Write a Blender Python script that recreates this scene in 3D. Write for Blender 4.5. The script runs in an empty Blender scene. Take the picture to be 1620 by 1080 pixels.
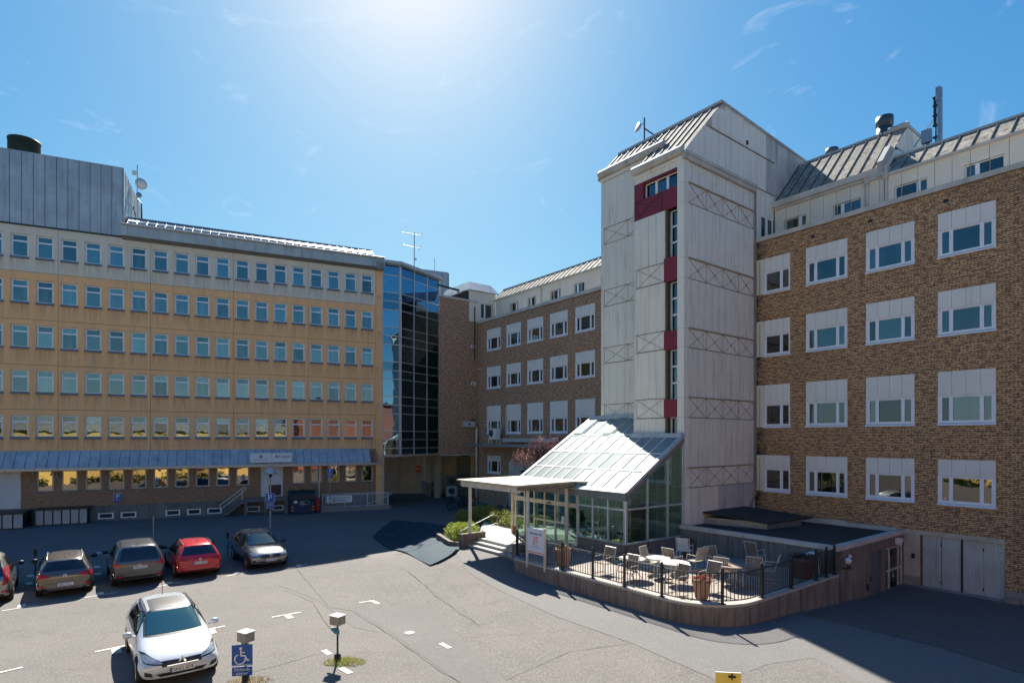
import bpy, bmesh, math, random
from mathutils import Vector, Matrix
from mathutils.bvhtree import BVHTree
random.seed(7)
sc = bpy.context.scene
C = sc.collection
R = math.radians
# ---------------------------------------------------------------- camera, sky, sun, exposure
CAM_H = 6.0
FOC = 912.0 / 1620.0
cam_d = bpy.data.cameras.new('camera')
cam = bpy.data.objects.new('camera', cam_d)
C.objects.link(cam)
cam.location = (0, 0, CAM_H)
cam.rotation_euler = (R(90), 0, 0)
cam_d.sensor_width = 36.0
cam_d.lens = 36.0 * FOC
cam_d.shift_y = 153.0 / 1620.0
cam_d.clip_end = 3000
cam_d.clip_start = 0.05
sc.camera = cam
SUN_EL = 44.5
SUN_AZ = -10.3
world = bpy.data.worlds.new('World')
sc.world = world
world.use_nodes = True
wn = world.node_tree
for n in list(wn.nodes):
    wn.nodes.remove(n)
wo = wn.nodes.new('ShaderNodeOutputWorld')
bg = wn.nodes.new('ShaderNodeBackground')
bg.inputs['Strength'].default_value = 0.15
sky = wn.nodes.new('ShaderNodeTexSky')
sky.sky_type = 'NISHITA'
sky.sun_disc = False
sky.sun_elevation = R(SUN_EL)
sky.sun_rotation = R(SUN_AZ)
sky.altitude = 50
sky.air_density = 1.0
sky.dust_density = 0.6
sky.ozone_density = 2.5
# a few thin wisps of cirrus mixed over the sky
SKY_CURVE = [(6.8, 1.75, 1.5), (7.7, 2.28, 0.94), (9.7, 2.72, 0.52)]
tcw = wn.nodes.new('ShaderNodeTexCoord')
mpw = wn.nodes.new('ShaderNodeMapping')
mpw.inputs['Scale'].default_value = (7, 7, 16)
mpw.inputs['Rotation'].default_value = (0.3, 0.5, 0.2)
nzw = wn.nodes.new('ShaderNodeTexNoise')
nzw.inputs['Scale'].default_value = 1.3
nzw.inputs['Detail'].default_value = 9
nzw.inputs['Roughness'].default_value = 0.62
nzw.inputs['Distortion'].default_value = 0.9
rpw = wn.nodes.new('ShaderNodeValToRGB')
rpw.color_ramp.elements[0].position = 0.60
rpw.color_ramp.elements[0].color = (0, 0, 0, 1)
rpw.color_ramp.elements[1].position = 0.82
rpw.color_ramp.elements[1].color = (0.32, 0.32, 0.32, 1)
mxw = wn.nodes.new('ShaderNodeMixRGB')
mxw.inputs['Color2'].default_value = (2.6, 2.9, 3.3, 1)
wn.links.new(tcw.outputs['Generated'], mpw.inputs['Vector'])
wn.links.new(mpw.outputs['Vector'], nzw.inputs['Vector'])
wn.links.new(nzw.outputs['Fac'], rpw.inputs['Fac'])
wn.links.new(rpw.outputs['Color'], mxw.inputs['Fac'])
sepw = wn.nodes.new('ShaderNodeSeparateColor')
comw = wn.nodes.new('ShaderNodeCombineColor')
wn.links.new(sky.outputs['Color'], sepw.inputs[0])
# film response of the clear sky: deep blue away from the sun, pale towards it and the horizon
for i, (ref, gain, gam) in enumerate(SKY_CURVE):
    mn = wn.nodes.new('ShaderNodeMath'); mn.operation = 'MINIMUM'; mn.inputs[1].default_value = 12.5
    dv = wn.nodes.new('ShaderNodeMath'); dv.operation = 'DIVIDE'; dv.inputs[1].default_value = ref
    pw = wn.nodes.new('ShaderNodeMath'); pw.operation = 'POWER'; pw.inputs[1].default_value = gam
    ml = wn.nodes.new('ShaderNodeMath'); ml.operation = 'MULTIPLY'; ml.inputs[1].default_value = gain
    wn.links.new(sepw.outputs[i], mn.inputs[0]); wn.links.new(mn.outputs[0], dv.inputs[0]); wn.links.new(dv.outputs[0], pw.inputs[0]); wn.links.new(pw.outputs[0], ml.inputs[0])
    wn.links.new(ml.outputs[0], comw.inputs[i])
wn.links.new(comw.outputs[0], mxw.inputs['Color1'])
wn.links.new(mxw.outputs['Color'], bg.inputs['Color'])
wn.links.new(bg.outputs['Background'], wo.inputs['Surface'])
sun_d = bpy.data.lights.new('sun', 'SUN')
sun = bpy.data.objects.new('sun', sun_d)
C.objects.link(sun)
sun_d.energy = 5.0
sun_d.angle = R(0.53)
sun_d.color = (1.0, 0.94, 0.84)
sdir = Vector((math.sin(R(-SUN_AZ)) * math.cos(R(SUN_EL)), -math.cos(R(SUN_AZ)) * math.cos(R(SUN_EL)), -math.sin(R(SUN_EL))))
sun.rotation_euler = sdir.to_track_quat('-Z', 'Y').to_euler()
sun.location = (0, 0, 40)
sc.view_settings.view_transform = 'Standard'
sc.view_settings.look = 'None'
sc.view_settings.exposure = 1.32
sc.view_settings.gamma = 1.0
sc.view_settings.use_curve_mapping = False
sc.render.engine = 'CYCLES'
sc.cycles.max_bounces = 8
sc.cycles.transparent_max_bounces = 16

# ---------------------------------------------------------------- materials
MATS = {}
def newmat(name):
    m = bpy.data.materials.new(name)
    m.use_nodes = True
    nt = m.node_tree
    for n in list(nt.nodes):
        nt.nodes.remove(n)
    out = nt.nodes.new('ShaderNodeOutputMaterial')
    MATS[name] = m
    return m, nt, out
def N(nt, typ, **kw):
    n = nt.nodes.new(typ)
    for k, v in kw.items():
        if k in n.inputs:
            n.inputs[k].default_value = v
        else:
            setattr(n, k, v)
    return n
def rgb(c):
    return (c[0], c[1], c[2], 1.0)
def noise(nt, vec, scale, detail=4, rough=0.55, dist=0.0):
    n = N(nt, 'ShaderNodeTexNoise', Scale=scale, Detail=detail, Roughness=rough, Distortion=dist)
    nt.links.new(vec, n.inputs['Vector'])
    return n.outputs['Fac']
def ramp(nt, fac, p0, p1, c0=(0, 0, 0), c1=(1, 1, 1)):
    r = nt.nodes.new('ShaderNodeValToRGB')
    r.color_ramp.elements[0].position = p0
    r.color_ramp.elements[0].color = rgb(c0)
    r.color_ramp.elements[1].position = p1
    r.color_ramp.elements[1].color = rgb(c1)
    nt.links.new(fac, r.inputs['Fac'])
    return r.outputs['Color']
def mix(nt, fac, a, b, mode='MIX'):
    m = N(nt, 'ShaderNodeMixRGB', blend_type=mode)
    for sock, v in (('Fac', fac), ('Color1', a), ('Color2', b)):
        if hasattr(v, 'is_linked') or isinstance(v, bpy.types.NodeSocket):
            nt.links.new(v, m.inputs[sock])
        elif isinstance(v, (int, float)):
            m.inputs[sock].default_value = v
        else:
            m.inputs[sock].default_value = rgb(v)
    return m.outputs['Color']
def coords(nt, scale=(1, 1, 1), loc=(0, 0, 0), kind='Object'):
    t = nt.nodes.new('ShaderNodeTexCoord')
    mp = N(nt, 'ShaderNodeMapping')
    mp.inputs['Scale'].default_value = scale
    mp.inputs['Location'].default_value = loc
    nt.links.new(t.outputs[kind], mp.inputs['Vector'])
    return mp.outputs['Vector']
def worldpos(nt, scale=(1, 1, 1)):
    g = nt.nodes.new('ShaderNodeNewGeometry')
    mp = N(nt, 'ShaderNodeMapping')
    mp.inputs['Scale'].default_value = scale
    nt.links.new(g.outputs['Position'], mp.inputs['Vector'])
    return mp.outputs['Vector']
def bump(nt, h, strength=0.3, dist=0.02):
    b = N(nt, 'ShaderNodeBump', Strength=strength, Distance=dist)
    nt.links.new(h, b.inputs['Height'])
    return b.outputs['Normal']
def M(name, c1, c2=None, scale=3.0, rough=0.6, metal=0.0, fine=None, streak=None, bmp=0.0, bscale=40.0, spec=0.5, lo=0.35, hi=0.65, rvar=0.0):
    """general procedural surface: two tones by noise, optional fine grain, vertical streaks, bump"""
    m, nt, out = newmat(name)
    p = N(nt, 'ShaderNodeBsdfPrincipled', Roughness=rough, Metallic=metal)
    p.inputs['Specular IOR Level'].default_value = spec
    w = worldpos(nt)
    if c2 is None:
        c2 = tuple(v * 0.86 for v in c1)
    col = mix(nt, ramp(nt, noise(nt, w, scale, 5), lo, hi), c1, c2)
    if fine:
        col = mix(nt, ramp(nt, noise(nt, w, fine[0], 2), 0.35, 0.7), col, fine[1])
    if streak:
        ws = worldpos(nt, (streak[0], streak[0], streak[0] * 0.08))
        col = mix(nt, ramp(nt, noise(nt, ws, 1.0, 6, 0.65), streak[2], streak[3]), col, streak[1])
    nt.links.new(col, p.inputs['Base Color'])
    if rvar:
        rr = N(nt, 'ShaderNodeMapRange')
        nt.links.new(noise(nt, w, scale * 2.2, 4), rr.inputs['Value'])
        rr.inputs['To Min'].default_value = max(0.02, rough - rvar)
        rr.inputs['To Max'].default_value = min(1, rough + rvar)
        nt.links.new(rr.outputs['Result'], p.inputs['Roughness'])
    if bmp:
        nt.links.new(bump(nt, noise(nt, w, bscale, 3), bmp, 0.01), p.inputs['Normal'])
    nt.links.new(p.outputs['BSDF'], out.inputs['Surface'])
    return m
def brick_mat(name, ca, cb, cc, mortar, bw=0.24, bh=0.0667, dark=(0.10, 0.06, 0.035), darkamt=(0.52, 0.8), stain_x=None):
    m, nt, out = newmat(name)
    p = N(nt, 'ShaderNodeBsdfPrincipled', Roughness=0.85)
    t = nt.nodes.new('ShaderNodeTexCoord')
    s = nt.nodes.new('ShaderNodeSeparateXYZ')
    nt.links.new(t.outputs['Object'], s.inputs[0])
    ad = N(nt, 'ShaderNodeMath', operation='ADD')
    nt.links.new(s.outputs['X'], ad.inputs[0]); nt.links.new(s.outputs['Y'], ad.inputs[1])
    cb_ = nt.nodes.new('ShaderNodeCombineXYZ')
    nt.links.new(ad.outputs[0], cb_.inputs['X']); nt.links.new(s.outputs['Z'], cb_.inputs['Y'])
    b = nt.nodes.new('ShaderNodeTexBrick')
    b.inputs['Scale'].default_value = 1.0
    b.inputs['Brick Width'].default_value = bw
    b.inputs['Row Height'].default_value = bh
    b.inputs['Mortar Size'].default_value = 0.011
    b.inputs['Mortar Smooth'].default_value = 0.15
    b.inputs['Bias'].default_value = -0.1
    b.offset = 0.5
    b.squash = 0.55
    b.squash_frequency = 3
    b.inputs['Color1'].default_value = rgb(ca)
    b.inputs['Color2'].default_value = rgb(cb)
    b.inputs['Mortar'].default_value = rgb(mortar)
    nt.links.new(cb_.outputs[0], b.inputs['Vector'])
    # per-brick variation: noise stretched along courses
    v = N(nt, 'ShaderNodeMapping'); v.inputs['Scale'].default_value = (1 / bw, 1 / bh, 1)
    nt.links.new(cb_.outputs[0], v.inputs['Vector'])
    wn_ = N(nt, 'ShaderNodeTexNoise', Scale=0.9, Detail=1.0)
    nt.links.new(v.outputs[0], wn_.inputs['Vector'])
    col = mix(nt, ramp(nt, wn_.outputs['Fac'], 0.45, 0.62), b.outputs['Color'], cc)
    mo = mix(nt, b.outputs['Fac'], col, mortar)
    big = noise(nt, cb_.outputs[0], 0.35, 5, 0.6)
    col2 = mix(nt, ramp(nt, big, darkamt[0], darkamt[1], (0, 0, 0), (0.45, 0.45, 0.45)), mo, dark)
    if stain_x is not None:   # sooty run-off beside the tower corner
        mx_ = N(nt, 'ShaderNodeMapRange'); mx_.inputs['From Min'].default_value = stain_x[0]; mx_.inputs['From Max'].default_value = stain_x[1]
        mx_.inputs['To Min'].default_value = 1.0; mx_.inputs['To Max'].default_value = 0.0
        nt.links.new(s.outputs['X'], mx_.inputs['Value'])
        ns = noise(nt, cb_.outputs[0], 1.6, 6, 0.7)
        mu = N(nt, 'ShaderNodeMath', operation='MULTIPLY'); mu.use_clamp = True
        nt.links.new(mx_.outputs['Result'], mu.inputs[0]); nt.links.new(ramp(nt, ns, 0.35, 0.6), mu.inputs[1])
        col2 = mix(nt, mu.outputs[0], col2, (0.02, 0.017, 0.014))
    nt.links.new(col2, p.inputs['Base Color'])
    inv = N(nt, 'ShaderNodeMath', operation='SUBTRACT'); inv.inputs[0].default_value = 1.0
    nt.links.new(b.outputs['Fac'], inv.inputs[1])
    nt.links.new(bump(nt, inv.outputs[0], 0.7, 0.012), p.inputs['Normal'])
    nt.links.new(p.outputs['BSDF'], out.inputs['Surface'])
    return m
def glass_mat(name, tint, refl=0.12, rough=0.015, body=None, bodyfac=0.0, gcol=(0.85, 0.95, 1.0), grazing=0.75):
    """window glass: see-through tint + mirror reflection that grows towards grazing angles"""
    m, nt, out = newmat(name)
    tr = N(nt, 'ShaderNodeBsdfTransparent'); tr.inputs['Color'].default_value = rgb(tint)
    gl = N(nt, 'ShaderNodeBsdfGlossy', Roughness=rough); gl.inputs['Color'].default_value = rgb(gcol)
    w = worldpos(nt)
    oi = nt.nodes.new('ShaderNodeObjectInfo')
    nt.links.new(mix(nt, oi.outputs['Random'], gcol, tuple(v * 0.5 for v in gcol)), gl.inputs['Color'])
    nt.links.new(bump(nt, noise(nt, w, 0.9, 2), 0.09, 0.05), gl.inputs['Normal'])
    base = tr.outputs[0]
    if body:
        df = N(nt, 'ShaderNodeBsdfDiffuse'); df.inputs['Color'].default_value = rgb(body)
        ms = N(nt, 'ShaderNodeMixShader', Fac=bodyfac)
        nt.links.new(tr.outputs[0], ms.inputs[1]); nt.links.new(df.outputs[0], ms.inputs[2])
        base = ms.outputs[0]
    lw = N(nt, 'ShaderNodeLayerWeight', Blend=0.25)
    mr = N(nt, 'ShaderNodeMapRange')
    mr.inputs['To Min'].default_value = refl
    mr.inputs['To Max'].default_value = grazing
    nt.links.new(lw.outputs['Fresnel'], mr.inputs['Value'])
    mx = nt.nodes.new('ShaderNodeMixShader')
    nt.links.new(mr.outputs['Result'], mx.inputs['Fac'])
    nt.links.new(base, mx.inputs[1]); nt.links.new(gl.outputs[0], mx.inputs[2])
    nt.links.new(mx.outputs[0], out.inputs['Surface'])
    return m
def paint_mat(name, c, rough=0.28, metal=0.35, coat=0.8):
    m, nt, out = newmat(name)
    p = N(nt, 'ShaderNodeBsdfPrincipled', Roughness=rough, Metallic=metal)
    w = worldpos(nt)
    col = mix(nt, ramp(nt, noise(nt, w, 2.5, 4), 0.4, 0.75), c, tuple(v * 0.8 + 0.02 for v in c))
    nt.links.new(col, p.inputs['Base Color'])
    p.inputs['Coat Weight'].default_value = coat
    p.inputs['Coat Roughness'].default_value = 0.05
    nt.links.new(p.outputs[0], out.inputs['Surface'])
    return m
def emit_mat(name, c, s):
    m, nt, out = newmat(name)
    e = N(nt, 'ShaderNodeEmission', Strength=s); e.inputs['Color'].default_value = rgb(c)
    nt.links.new(e.outputs[0], out.inputs['Surface'])
    return m

brick_mat('brick_yellow', (0.74, 0.455, 0.22), (0.58, 0.34, 0.165), (0.31, 0.17, 0.092), (0.06, 0.043, 0.034), bw=0.25, bh=0.075, darkamt=(0.5, 0.8), stain_x=(-7.5, -6.9))
brick_mat('brick_wing', (0.68, 0.42, 0.25), (0.52, 0.31, 0.185), (0.32, 0.18, 0.115), (0.10, 0.072, 0.06), bw=0.25, bh=0.075, darkamt=(0.58, 0.9))
brick_mat('brick_ground', (0.46, 0.265, 0.145), (0.36, 0.195, 0.105), (0.26, 0.135, 0.08), (0.22, 0.16, 0.11), darkamt=(0.6, 0.9))
M('render_tan', (0.86, 0.49, 0.235), (0.80, 0.445, 0.205), 1.4, 0.9, fine=(60, (0.81, 0.46, 0.22)), streak=(2.6, (0.56, 0.35, 0.20), 0.50, 0.85), bmp=0.25, bscale=90)
M('render_cream', (0.72, 0.64, 0.525), (0.66, 0.585, 0.475), 1.4, 0.9, fine=(60, (0.61, 0.55, 0.45)), streak=(2.6, (0.47, 0.42, 0.34), 0.55, 0.95), bmp=0.25, bscale=90)
def sill_stains(name, col, amt):
    """rain streaks that start under each window ledge of the long facade"""
    m = MATS[name]; nt = m.node_tree
    p = [n for n in nt.nodes if n.type == 'BSDF_PRINCIPLED'][0]
    src = p.inputs['Base Color'].links[0].from_socket
    t = nt.nodes.new('ShaderNodeTexCoord'); s = nt.nodes.new('ShaderNodeSeparateXYZ'); nt.links.new(t.outputs['Object'], s.inputs[0])
    def ma(op, a, b=None, clamp=False):
        n = N(nt, 'ShaderNodeMath', operation=op); n.use_clamp = clamp
        for i, v in enumerate((a, b)):
            if v is None: continue
            if isinstance(v, (int, float)): n.inputs[i].default_value = v
            else: nt.links.new(v, n.inputs[i])
        return n.outputs[0]
    fx = ma('FRACT', ma('DIVIDE', ma('ADD', s.outputs['X'], 4.54 + 13.918 + 0.08), 1.3918))
    inx = ma('MULTIPLY', ma('GREATER_THAN', fx, 0.0), ma('LESS_THAN', fx, 0.80))
    fz = ma('FRACT', ma('DIVIDE', ma('SUBTRACT', 60.0 + 18.40, s.outputs['Z']), 3.118))
    off = (60.0 / 3.118) % 1.0
    fz = ma('FRACT', ma('SUBTRACT', fz, off - 1.0))
    fade = ma('SUBTRACT', 1.0, ma('DIVIDE', fz, 0.36), True)
    ws = worldpos(nt, (7, 7, 0.5))
    ns = ramp(nt, noise(nt, ws, 1.0, 5, 0.7), 0.40, 0.68)
    f = ma('MULTIPLY', ma('MULTIPLY', inx, fade), ma('MULTIPLY', ns, amt), True)
    nt.links.new(mix(nt, f, src, col), p.inputs['Base Color'])
sill_stains('render_tan', (0.30, 0.19, 0.11), 0.75)
sill_stains('render_cream', (0.30, 0.26, 0.20), 0.75)
M('joint_dark', (0.10, 0.075, 0.055), None, 4, 0.9)
M('plaster_tan', (0.66, 0.54, 0.40), (0.58, 0.47, 0.34), 1.0, 0.9, streak=(1.5, (0.30, 0.24, 0.18), 0.5, 0.9), bmp=0.2)
M('plaster_cream', (0.50, 0.45, 0.37), (0.42, 0.37, 0.30), 1.2, 0.9, streak=(2.0, (0.28, 0.25, 0.2), 0.5, 0.85), bmp=0.2)
M('tower_panel', (0.78, 0.73, 0.62), (0.72, 0.67, 0.57), 0.6, 0.7, streak=(5.0, (0.44, 0.37, 0.29), 0.52, 0.88), bmp=0.05)
M('tower_panel_warm', (0.76, 0.69, 0.58), (0.70, 0.63, 0.53), 0.6, 0.72, streak=(6.0, (0.42, 0.34, 0.27), 0.50, 0.85), bmp=0.05)
M('tower_stained', (0.52, 0.51, 0.48), (0.36, 0.35, 0.33), 0.55, 0.75, streak=(4.0, (0.11, 0.11, 0.095), 0.54, 0.76), bmp=0.08)
M('panel_red', (0.20, 0.012, 0.022), (0.17, 0.012, 0.02), 1.0, 0.5, streak=(3, (0.13, 0.02, 0.02), 0.6, 0.95))
M('brace_rust', (0.30, 0.245, 0.195), (0.17, 0.145, 0.12), 3.0, 0.8)
M('attic_panel', (0.72, 0.66, 0.55), (0.67, 0.61, 0.51), 0.7, 0.75, streak=(3.5, (0.42, 0.36, 0.28), 0.58, 0.95))
M('white_panel', (0.74, 0.72, 0.67), (0.69, 0.67, 0.62), 0.8, 0.65, streak=(4, (0.50, 0.46, 0.40), 0.6, 0.95))
M('trim_cream', (0.55, 0.53, 0.48), (0.44, 0.41, 0.36), 1.3, 0.7, streak=(2.5, (0.25, 0.22, 0.18), 0.55, 0.85))
M('window_white', (0.78, 0.80, 0.82), (0.72, 0.75, 0.78), 2.0, 0.45, spec=0.5)
M('window_beige', (0.56, 0.49, 0.40), (0.50, 0.43, 0.35), 2.0, 0.5)
M('sill_metal', (0.13, 0.16, 0.19), (0.10, 0.12, 0.145), 2.0, 0.45, metal=0.4)
M('metal_blue', (0.40, 0.475, 0.52), (0.31, 0.375, 0.42), 0.9, 0.55, metal=0.1, streak=(3.0, (0.17, 0.20, 0.23), 0.5, 0.85), rvar=0.12)
M('seam_blue', (0.05, 0.07, 0.09), None, 2.0, 0.6)
M('metal_roof', (0.30, 0.33, 0.36), (0.20, 0.22, 0.25), 1.6, 0.34, metal=0.75, rvar=0.14)
M('metal_cap', (0.46, 0.46, 0.45), (0.36, 0.36, 0.35), 2.0, 0.55, metal=0.1)
M('lichen_roof', (0.44, 0.405, 0.345), (0.22, 0.20, 0.17), 1.3, 0.85, fine=(16, (0.24, 0.22, 0.185)), streak=(5.0, (0.055, 0.05, 0.042), 0.47, 0.70), bmp=0.1, spec=0.2)
M('seam_dark', (0.07, 0.065, 0.06), None, 3, 0.6)
M('metal_dark', (0.045, 0.055, 0.06), (0.03, 0.035, 0.04), 3, 0.5, metal=0.5)
M('vent_metal', (0.065, 0.10, 0.12), (0.04, 0.065, 0.08), 2, 0.5, metal=0.4)
M('vent_green', (0.035, 0.06, 0.058), (0.02, 0.04, 0.04), 2, 0.5, metal=0.3)
M('galv', (0.36, 0.38, 0.40), (0.26, 0.28, 0.30), 6, 0.42, metal=0.7)
M('alu', (0.55, 0.56, 0.55), (0.46, 0.47, 0.46), 3, 0.4, metal=0.35)
M('alu_dark', (0.24, 0.235, 0.225), (0.18, 0.175, 0.17), 2, 0.5, metal=0.3)
M('white_paint', (0.72, 0.71, 0.68), (0.62, 0.61, 0.58), 4, 0.5)
M('cream_paint', (0.62, 0.58, 0.50), (0.50, 0.46, 0.39), 2.5, 0.6, streak=(3, (0.32, 0.25, 0.17), 0.55, 0.85))
M('canopy_top', (0.62, 0.58, 0.42), (0.52, 0.48, 0.34), 0.9, 0.75, fine=(14, (0.50, 0.47, 0.34)), streak=(1.5, (0.36, 0.33, 0.22), 0.6, 0.85))
M('canopy_edge', (0.30, 0.24, 0.15), (0.17, 0.13, 0.085), 5, 0.85)
M('concrete', (0.30, 0.275, 0.245), (0.22, 0.20, 0.18), 1.3, 0.9, fine=(35, (0.26, 0.24, 0.21)), bmp=0.25)
M('concrete_light', (0.50, 0.48, 0.44), (0.42, 0.40, 0.37), 1.0, 0.9, fine=(30, (0.45, 0.43, 0.40)), bmp=0.2)
M('coping_conc', (0.44, 0.39, 0.34), (0.33, 0.29, 0.25), 1.7, 0.9, fine=(25, (0.36, 0.32, 0.28)), bmp=0.2)
M('board_concrete', (0.27, 0.22, 0.19), (0.18, 0.148, 0.128), 0.9, 0.9, streak=(9.0, (0.065, 0.048, 0.04), 0.45, 0.72), fine=(50, (0.18, 0.135, 0.11)), bmp=0.5, bscale=22)
M('board_grey', (0.24, 0.225, 0.20), (0.16, 0.15, 0.135), 0.8, 0.9, streak=(8.0, (0.07, 0.066, 0.06), 0.45, 0.75), fine=(50, (0.2, 0.19, 0.17)), bmp=0.5, bscale=22)
M('plinth_conc', (0.20, 0.20, 0.185), (0.13, 0.13, 0.125), 0.9, 0.9, streak=(7.0, (0.075, 0.08, 0.075), 0.45, 0.75), bmp=0.4, bscale=30)
M('stone_slab', (0.25, 0.20, 0.165), (0.19, 0.15, 0.125), 1.5, 0.85, streak=(4, (0.11, 0.09, 0.075), 0.5, 0.8), bmp=0.2)
M('roof_felt', (0.022, 0.028, 0.030), (0.014, 0.018, 0.02), 0.8, 0.85, fine=(40, (0.03, 0.035, 0.036)))
M('deck_wood', (0.34, 0.29, 0.25), (0.25, 0.21, 0.18), 2.0, 0.8, fine=(30, (0.28, 0.24, 0.2)))
M('curtain', (0.80, 0.81, 0.82), (0.66, 0.68, 0.70), 6, 0.9, streak=(12, (0.42, 0.44, 0.48), 0.4, 0.8))
M('interior_dark', (0.045, 0.045, 0.045), (0.03, 0.03, 0.03), 1, 0.9)
M('interior_light', (0.50, 0.52, 0.47), (0.42, 0.44, 0.4), 1, 0.8)
M('door_white', (0.62, 0.63, 0.66), (0.55, 0.56, 0.6), 2, 0.5)
M('door_grey', (0.12, 0.135, 0.14), (0.10, 0.11, 0.12), 2, 0.5)
M('door_maroon', (0.07, 0.022, 0.025), None, 2, 0.5)
M('garage_metal', (0.50, 0.52, 0.52), (0.42, 0.44, 0.44), 1.2, 0.5, metal=0.25, streak=(5, (0.2, 0.21, 0.22), 0.55, 0.85))
M('black_metal', (0.012, 0.012, 0.013), (0.02, 0.02, 0.02), 8, 0.45, spec=0.5)
M('rubber', (0.014, 0.014, 0.015), None, 20, 0.85)
M('plastic_black', (0.02, 0.021, 0.023), None, 10, 0.5)
M('rim_silver', (0.42, 0.43, 0.44), (0.32, 0.33, 0.34), 12, 0.3, metal=0.85)
M('rim_dark', (0.10, 0.10, 0.105), None, 12, 0.35, metal=0.8)
M('chrome', (0.75, 0.76, 0.78), None, 12, 0.12, metal=1.0)
M('lamp_clear', (0.50, 0.53, 0.56), (0.2, 0.22, 0.24), 30, 0.08, metal=0.5)
M('lamp_red', (0.42, 0.012, 0.015), (0.30, 0.01, 0.012), 25, 0.12)
M('lamp_orange', (0.85, 0.25, 0.03), None, 25, 0.2)
M('plate_white', (0.70, 0.72, 0.74), None, 20, 0.45)
M('plate_blue', (0.02, 0.10, 0.42), None, 20, 0.45)
M('ink', (0.02, 0.02, 0.025), None, 20, 0.6)
M('sign_blue', (0.012, 0.095, 0.36), (0.012, 0.08, 0.32), 4, 0.4)
M('sign_white', (0.72, 0.74, 0.76), (0.66, 0.68, 0.7), 4, 0.45)
M('sign_lilac', (0.62, 0.63, 0.70), (0.58, 0.59, 0.66), 3, 0.45)
M('sign_red', (0.55, 0.012, 0.02), None, 4, 0.4)
M('sign_orange', (0.80, 0.17, 0.06), None, 4, 0.5)
M('sign_yellow', (0.75, 0.60, 0.10), (0.68, 0.54, 0.1), 4, 0.5)
M('ink_teal', (0.02, 0.09, 0.14), None, 20, 0.6)
M('ink_green', (0.35, 0.75, 0.50), None, 20, 0.6)
M('teal_box', (0.03, 0.20, 0.26), (0.02, 0.14, 0.19), 6, 0.5)
M('dumpster_blue', (0.012, 0.035, 0.10), (0.01, 0.028, 0.08), 2, 0.5)
M('dumpster_lid', (0.008, 0.02, 0.024), (0.006, 0.014, 0.018), 2, 0.5)
M('bin_white', (0.46, 0.45, 0.44), (0.38, 0.375, 0.37), 2, 0.6, streak=(6, (0.26, 0.25, 0.24), 0.5, 0.85))
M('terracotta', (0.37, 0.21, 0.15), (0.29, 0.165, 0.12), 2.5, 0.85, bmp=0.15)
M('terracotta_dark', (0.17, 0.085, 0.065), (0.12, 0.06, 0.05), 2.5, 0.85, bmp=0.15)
M('soil', (0.05, 0.035, 0.025), None, 10, 0.95)
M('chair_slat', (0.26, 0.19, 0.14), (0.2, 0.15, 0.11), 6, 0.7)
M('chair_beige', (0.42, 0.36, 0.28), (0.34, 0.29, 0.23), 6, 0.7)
M('chair_frame', (0.60, 0.58, 0.52), (0.50, 0.48, 0.43), 6, 0.45)
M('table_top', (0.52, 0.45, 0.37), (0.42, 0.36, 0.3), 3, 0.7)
M('bark', (0.09, 0.06, 0.045), (0.06, 0.04, 0.03), 8, 0.9, bmp=0.4)
M('shade_blue', (0.014, 0.036, 0.062), (0.014, 0.044, 0.058), 0.35, 0.8, spec=0.2, lo=0.3, hi=0.7, bmp=0.2, bscale=6)  # dark blue that stands in for shade lying on the asphalt
M('meter_steel', (0.36, 0.31, 0.26), (0.25, 0.22, 0.19), 7, 0.45, metal=0.5)
M('yellow_wall', (0.66, 0.46, 0.15), (0.6, 0.41, 0.13), 0.8, 0.85)
M('red_wall', (0.30, 0.10, 0.06), (0.24, 0.08, 0.05), 0.8, 0.85)
M('cable_white', (0.6, 0.6, 0.58), None, 5, 0.6)
M('skin_grey', (0.5, 0.5, 0.5), None, 5, 0.6)
def leaf_mat(name, c1, c2, c3):
    m, nt, out = newmat(name)
    w = worldpos(nt)
    col = mix(nt, ramp(nt, noise(nt, w, 2.2, 3), 0.35, 0.65), c1, c2)
    col = mix(nt, ramp(nt, noise(nt, w, 17, 2), 0.45, 0.7), col, c3)
    d = N(nt, 'ShaderNodeBsdfPrincipled', Roughness=0.55)
    nt.links.new(col, d.inputs['Base Color'])
    t = nt.nodes.new('ShaderNodeBsdfTranslucent')
    nt.links.new(col, t.inputs['Color'])
    mx = N(nt, 'ShaderNodeMixShader', Fac=0.4)
    nt.links.new(d.outputs[0], mx.inputs[1]); nt.links.new(t.outputs[0], mx.inputs[2])
    nt.links.new(mx.outputs[0], out.inputs['Surface'])
leaf_mat('leaf_bright', (0.26, 0.31, 0.035), (0.17, 0.23, 0.03), (0.38, 0.40, 0.06))
leaf_mat('leaf_green', (0.23, 0.26, 0.05), (0.14, 0.18, 0.035), (0.36, 0.33, 0.10))
leaf_mat('leaf_brown', (0.16, 0.12, 0.06), (0.10, 0.08, 0.045), (0.22, 0.15, 0.08))
leaf_mat('leaf_red', (0.20, 0.09, 0.095), (0.13, 0.06, 0.062), (0.34, 0.20, 0.20))
leaf_mat('leaf_dry', (0.30, 0.10, 0.06), (0.2, 0.07, 0.05), (0.4, 0.16, 0.1))
leaf_mat('leaf_dark', (0.03, 0.07, 0.02), (0.02, 0.05, 0.015), (0.05, 0.10, 0.03))
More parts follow.
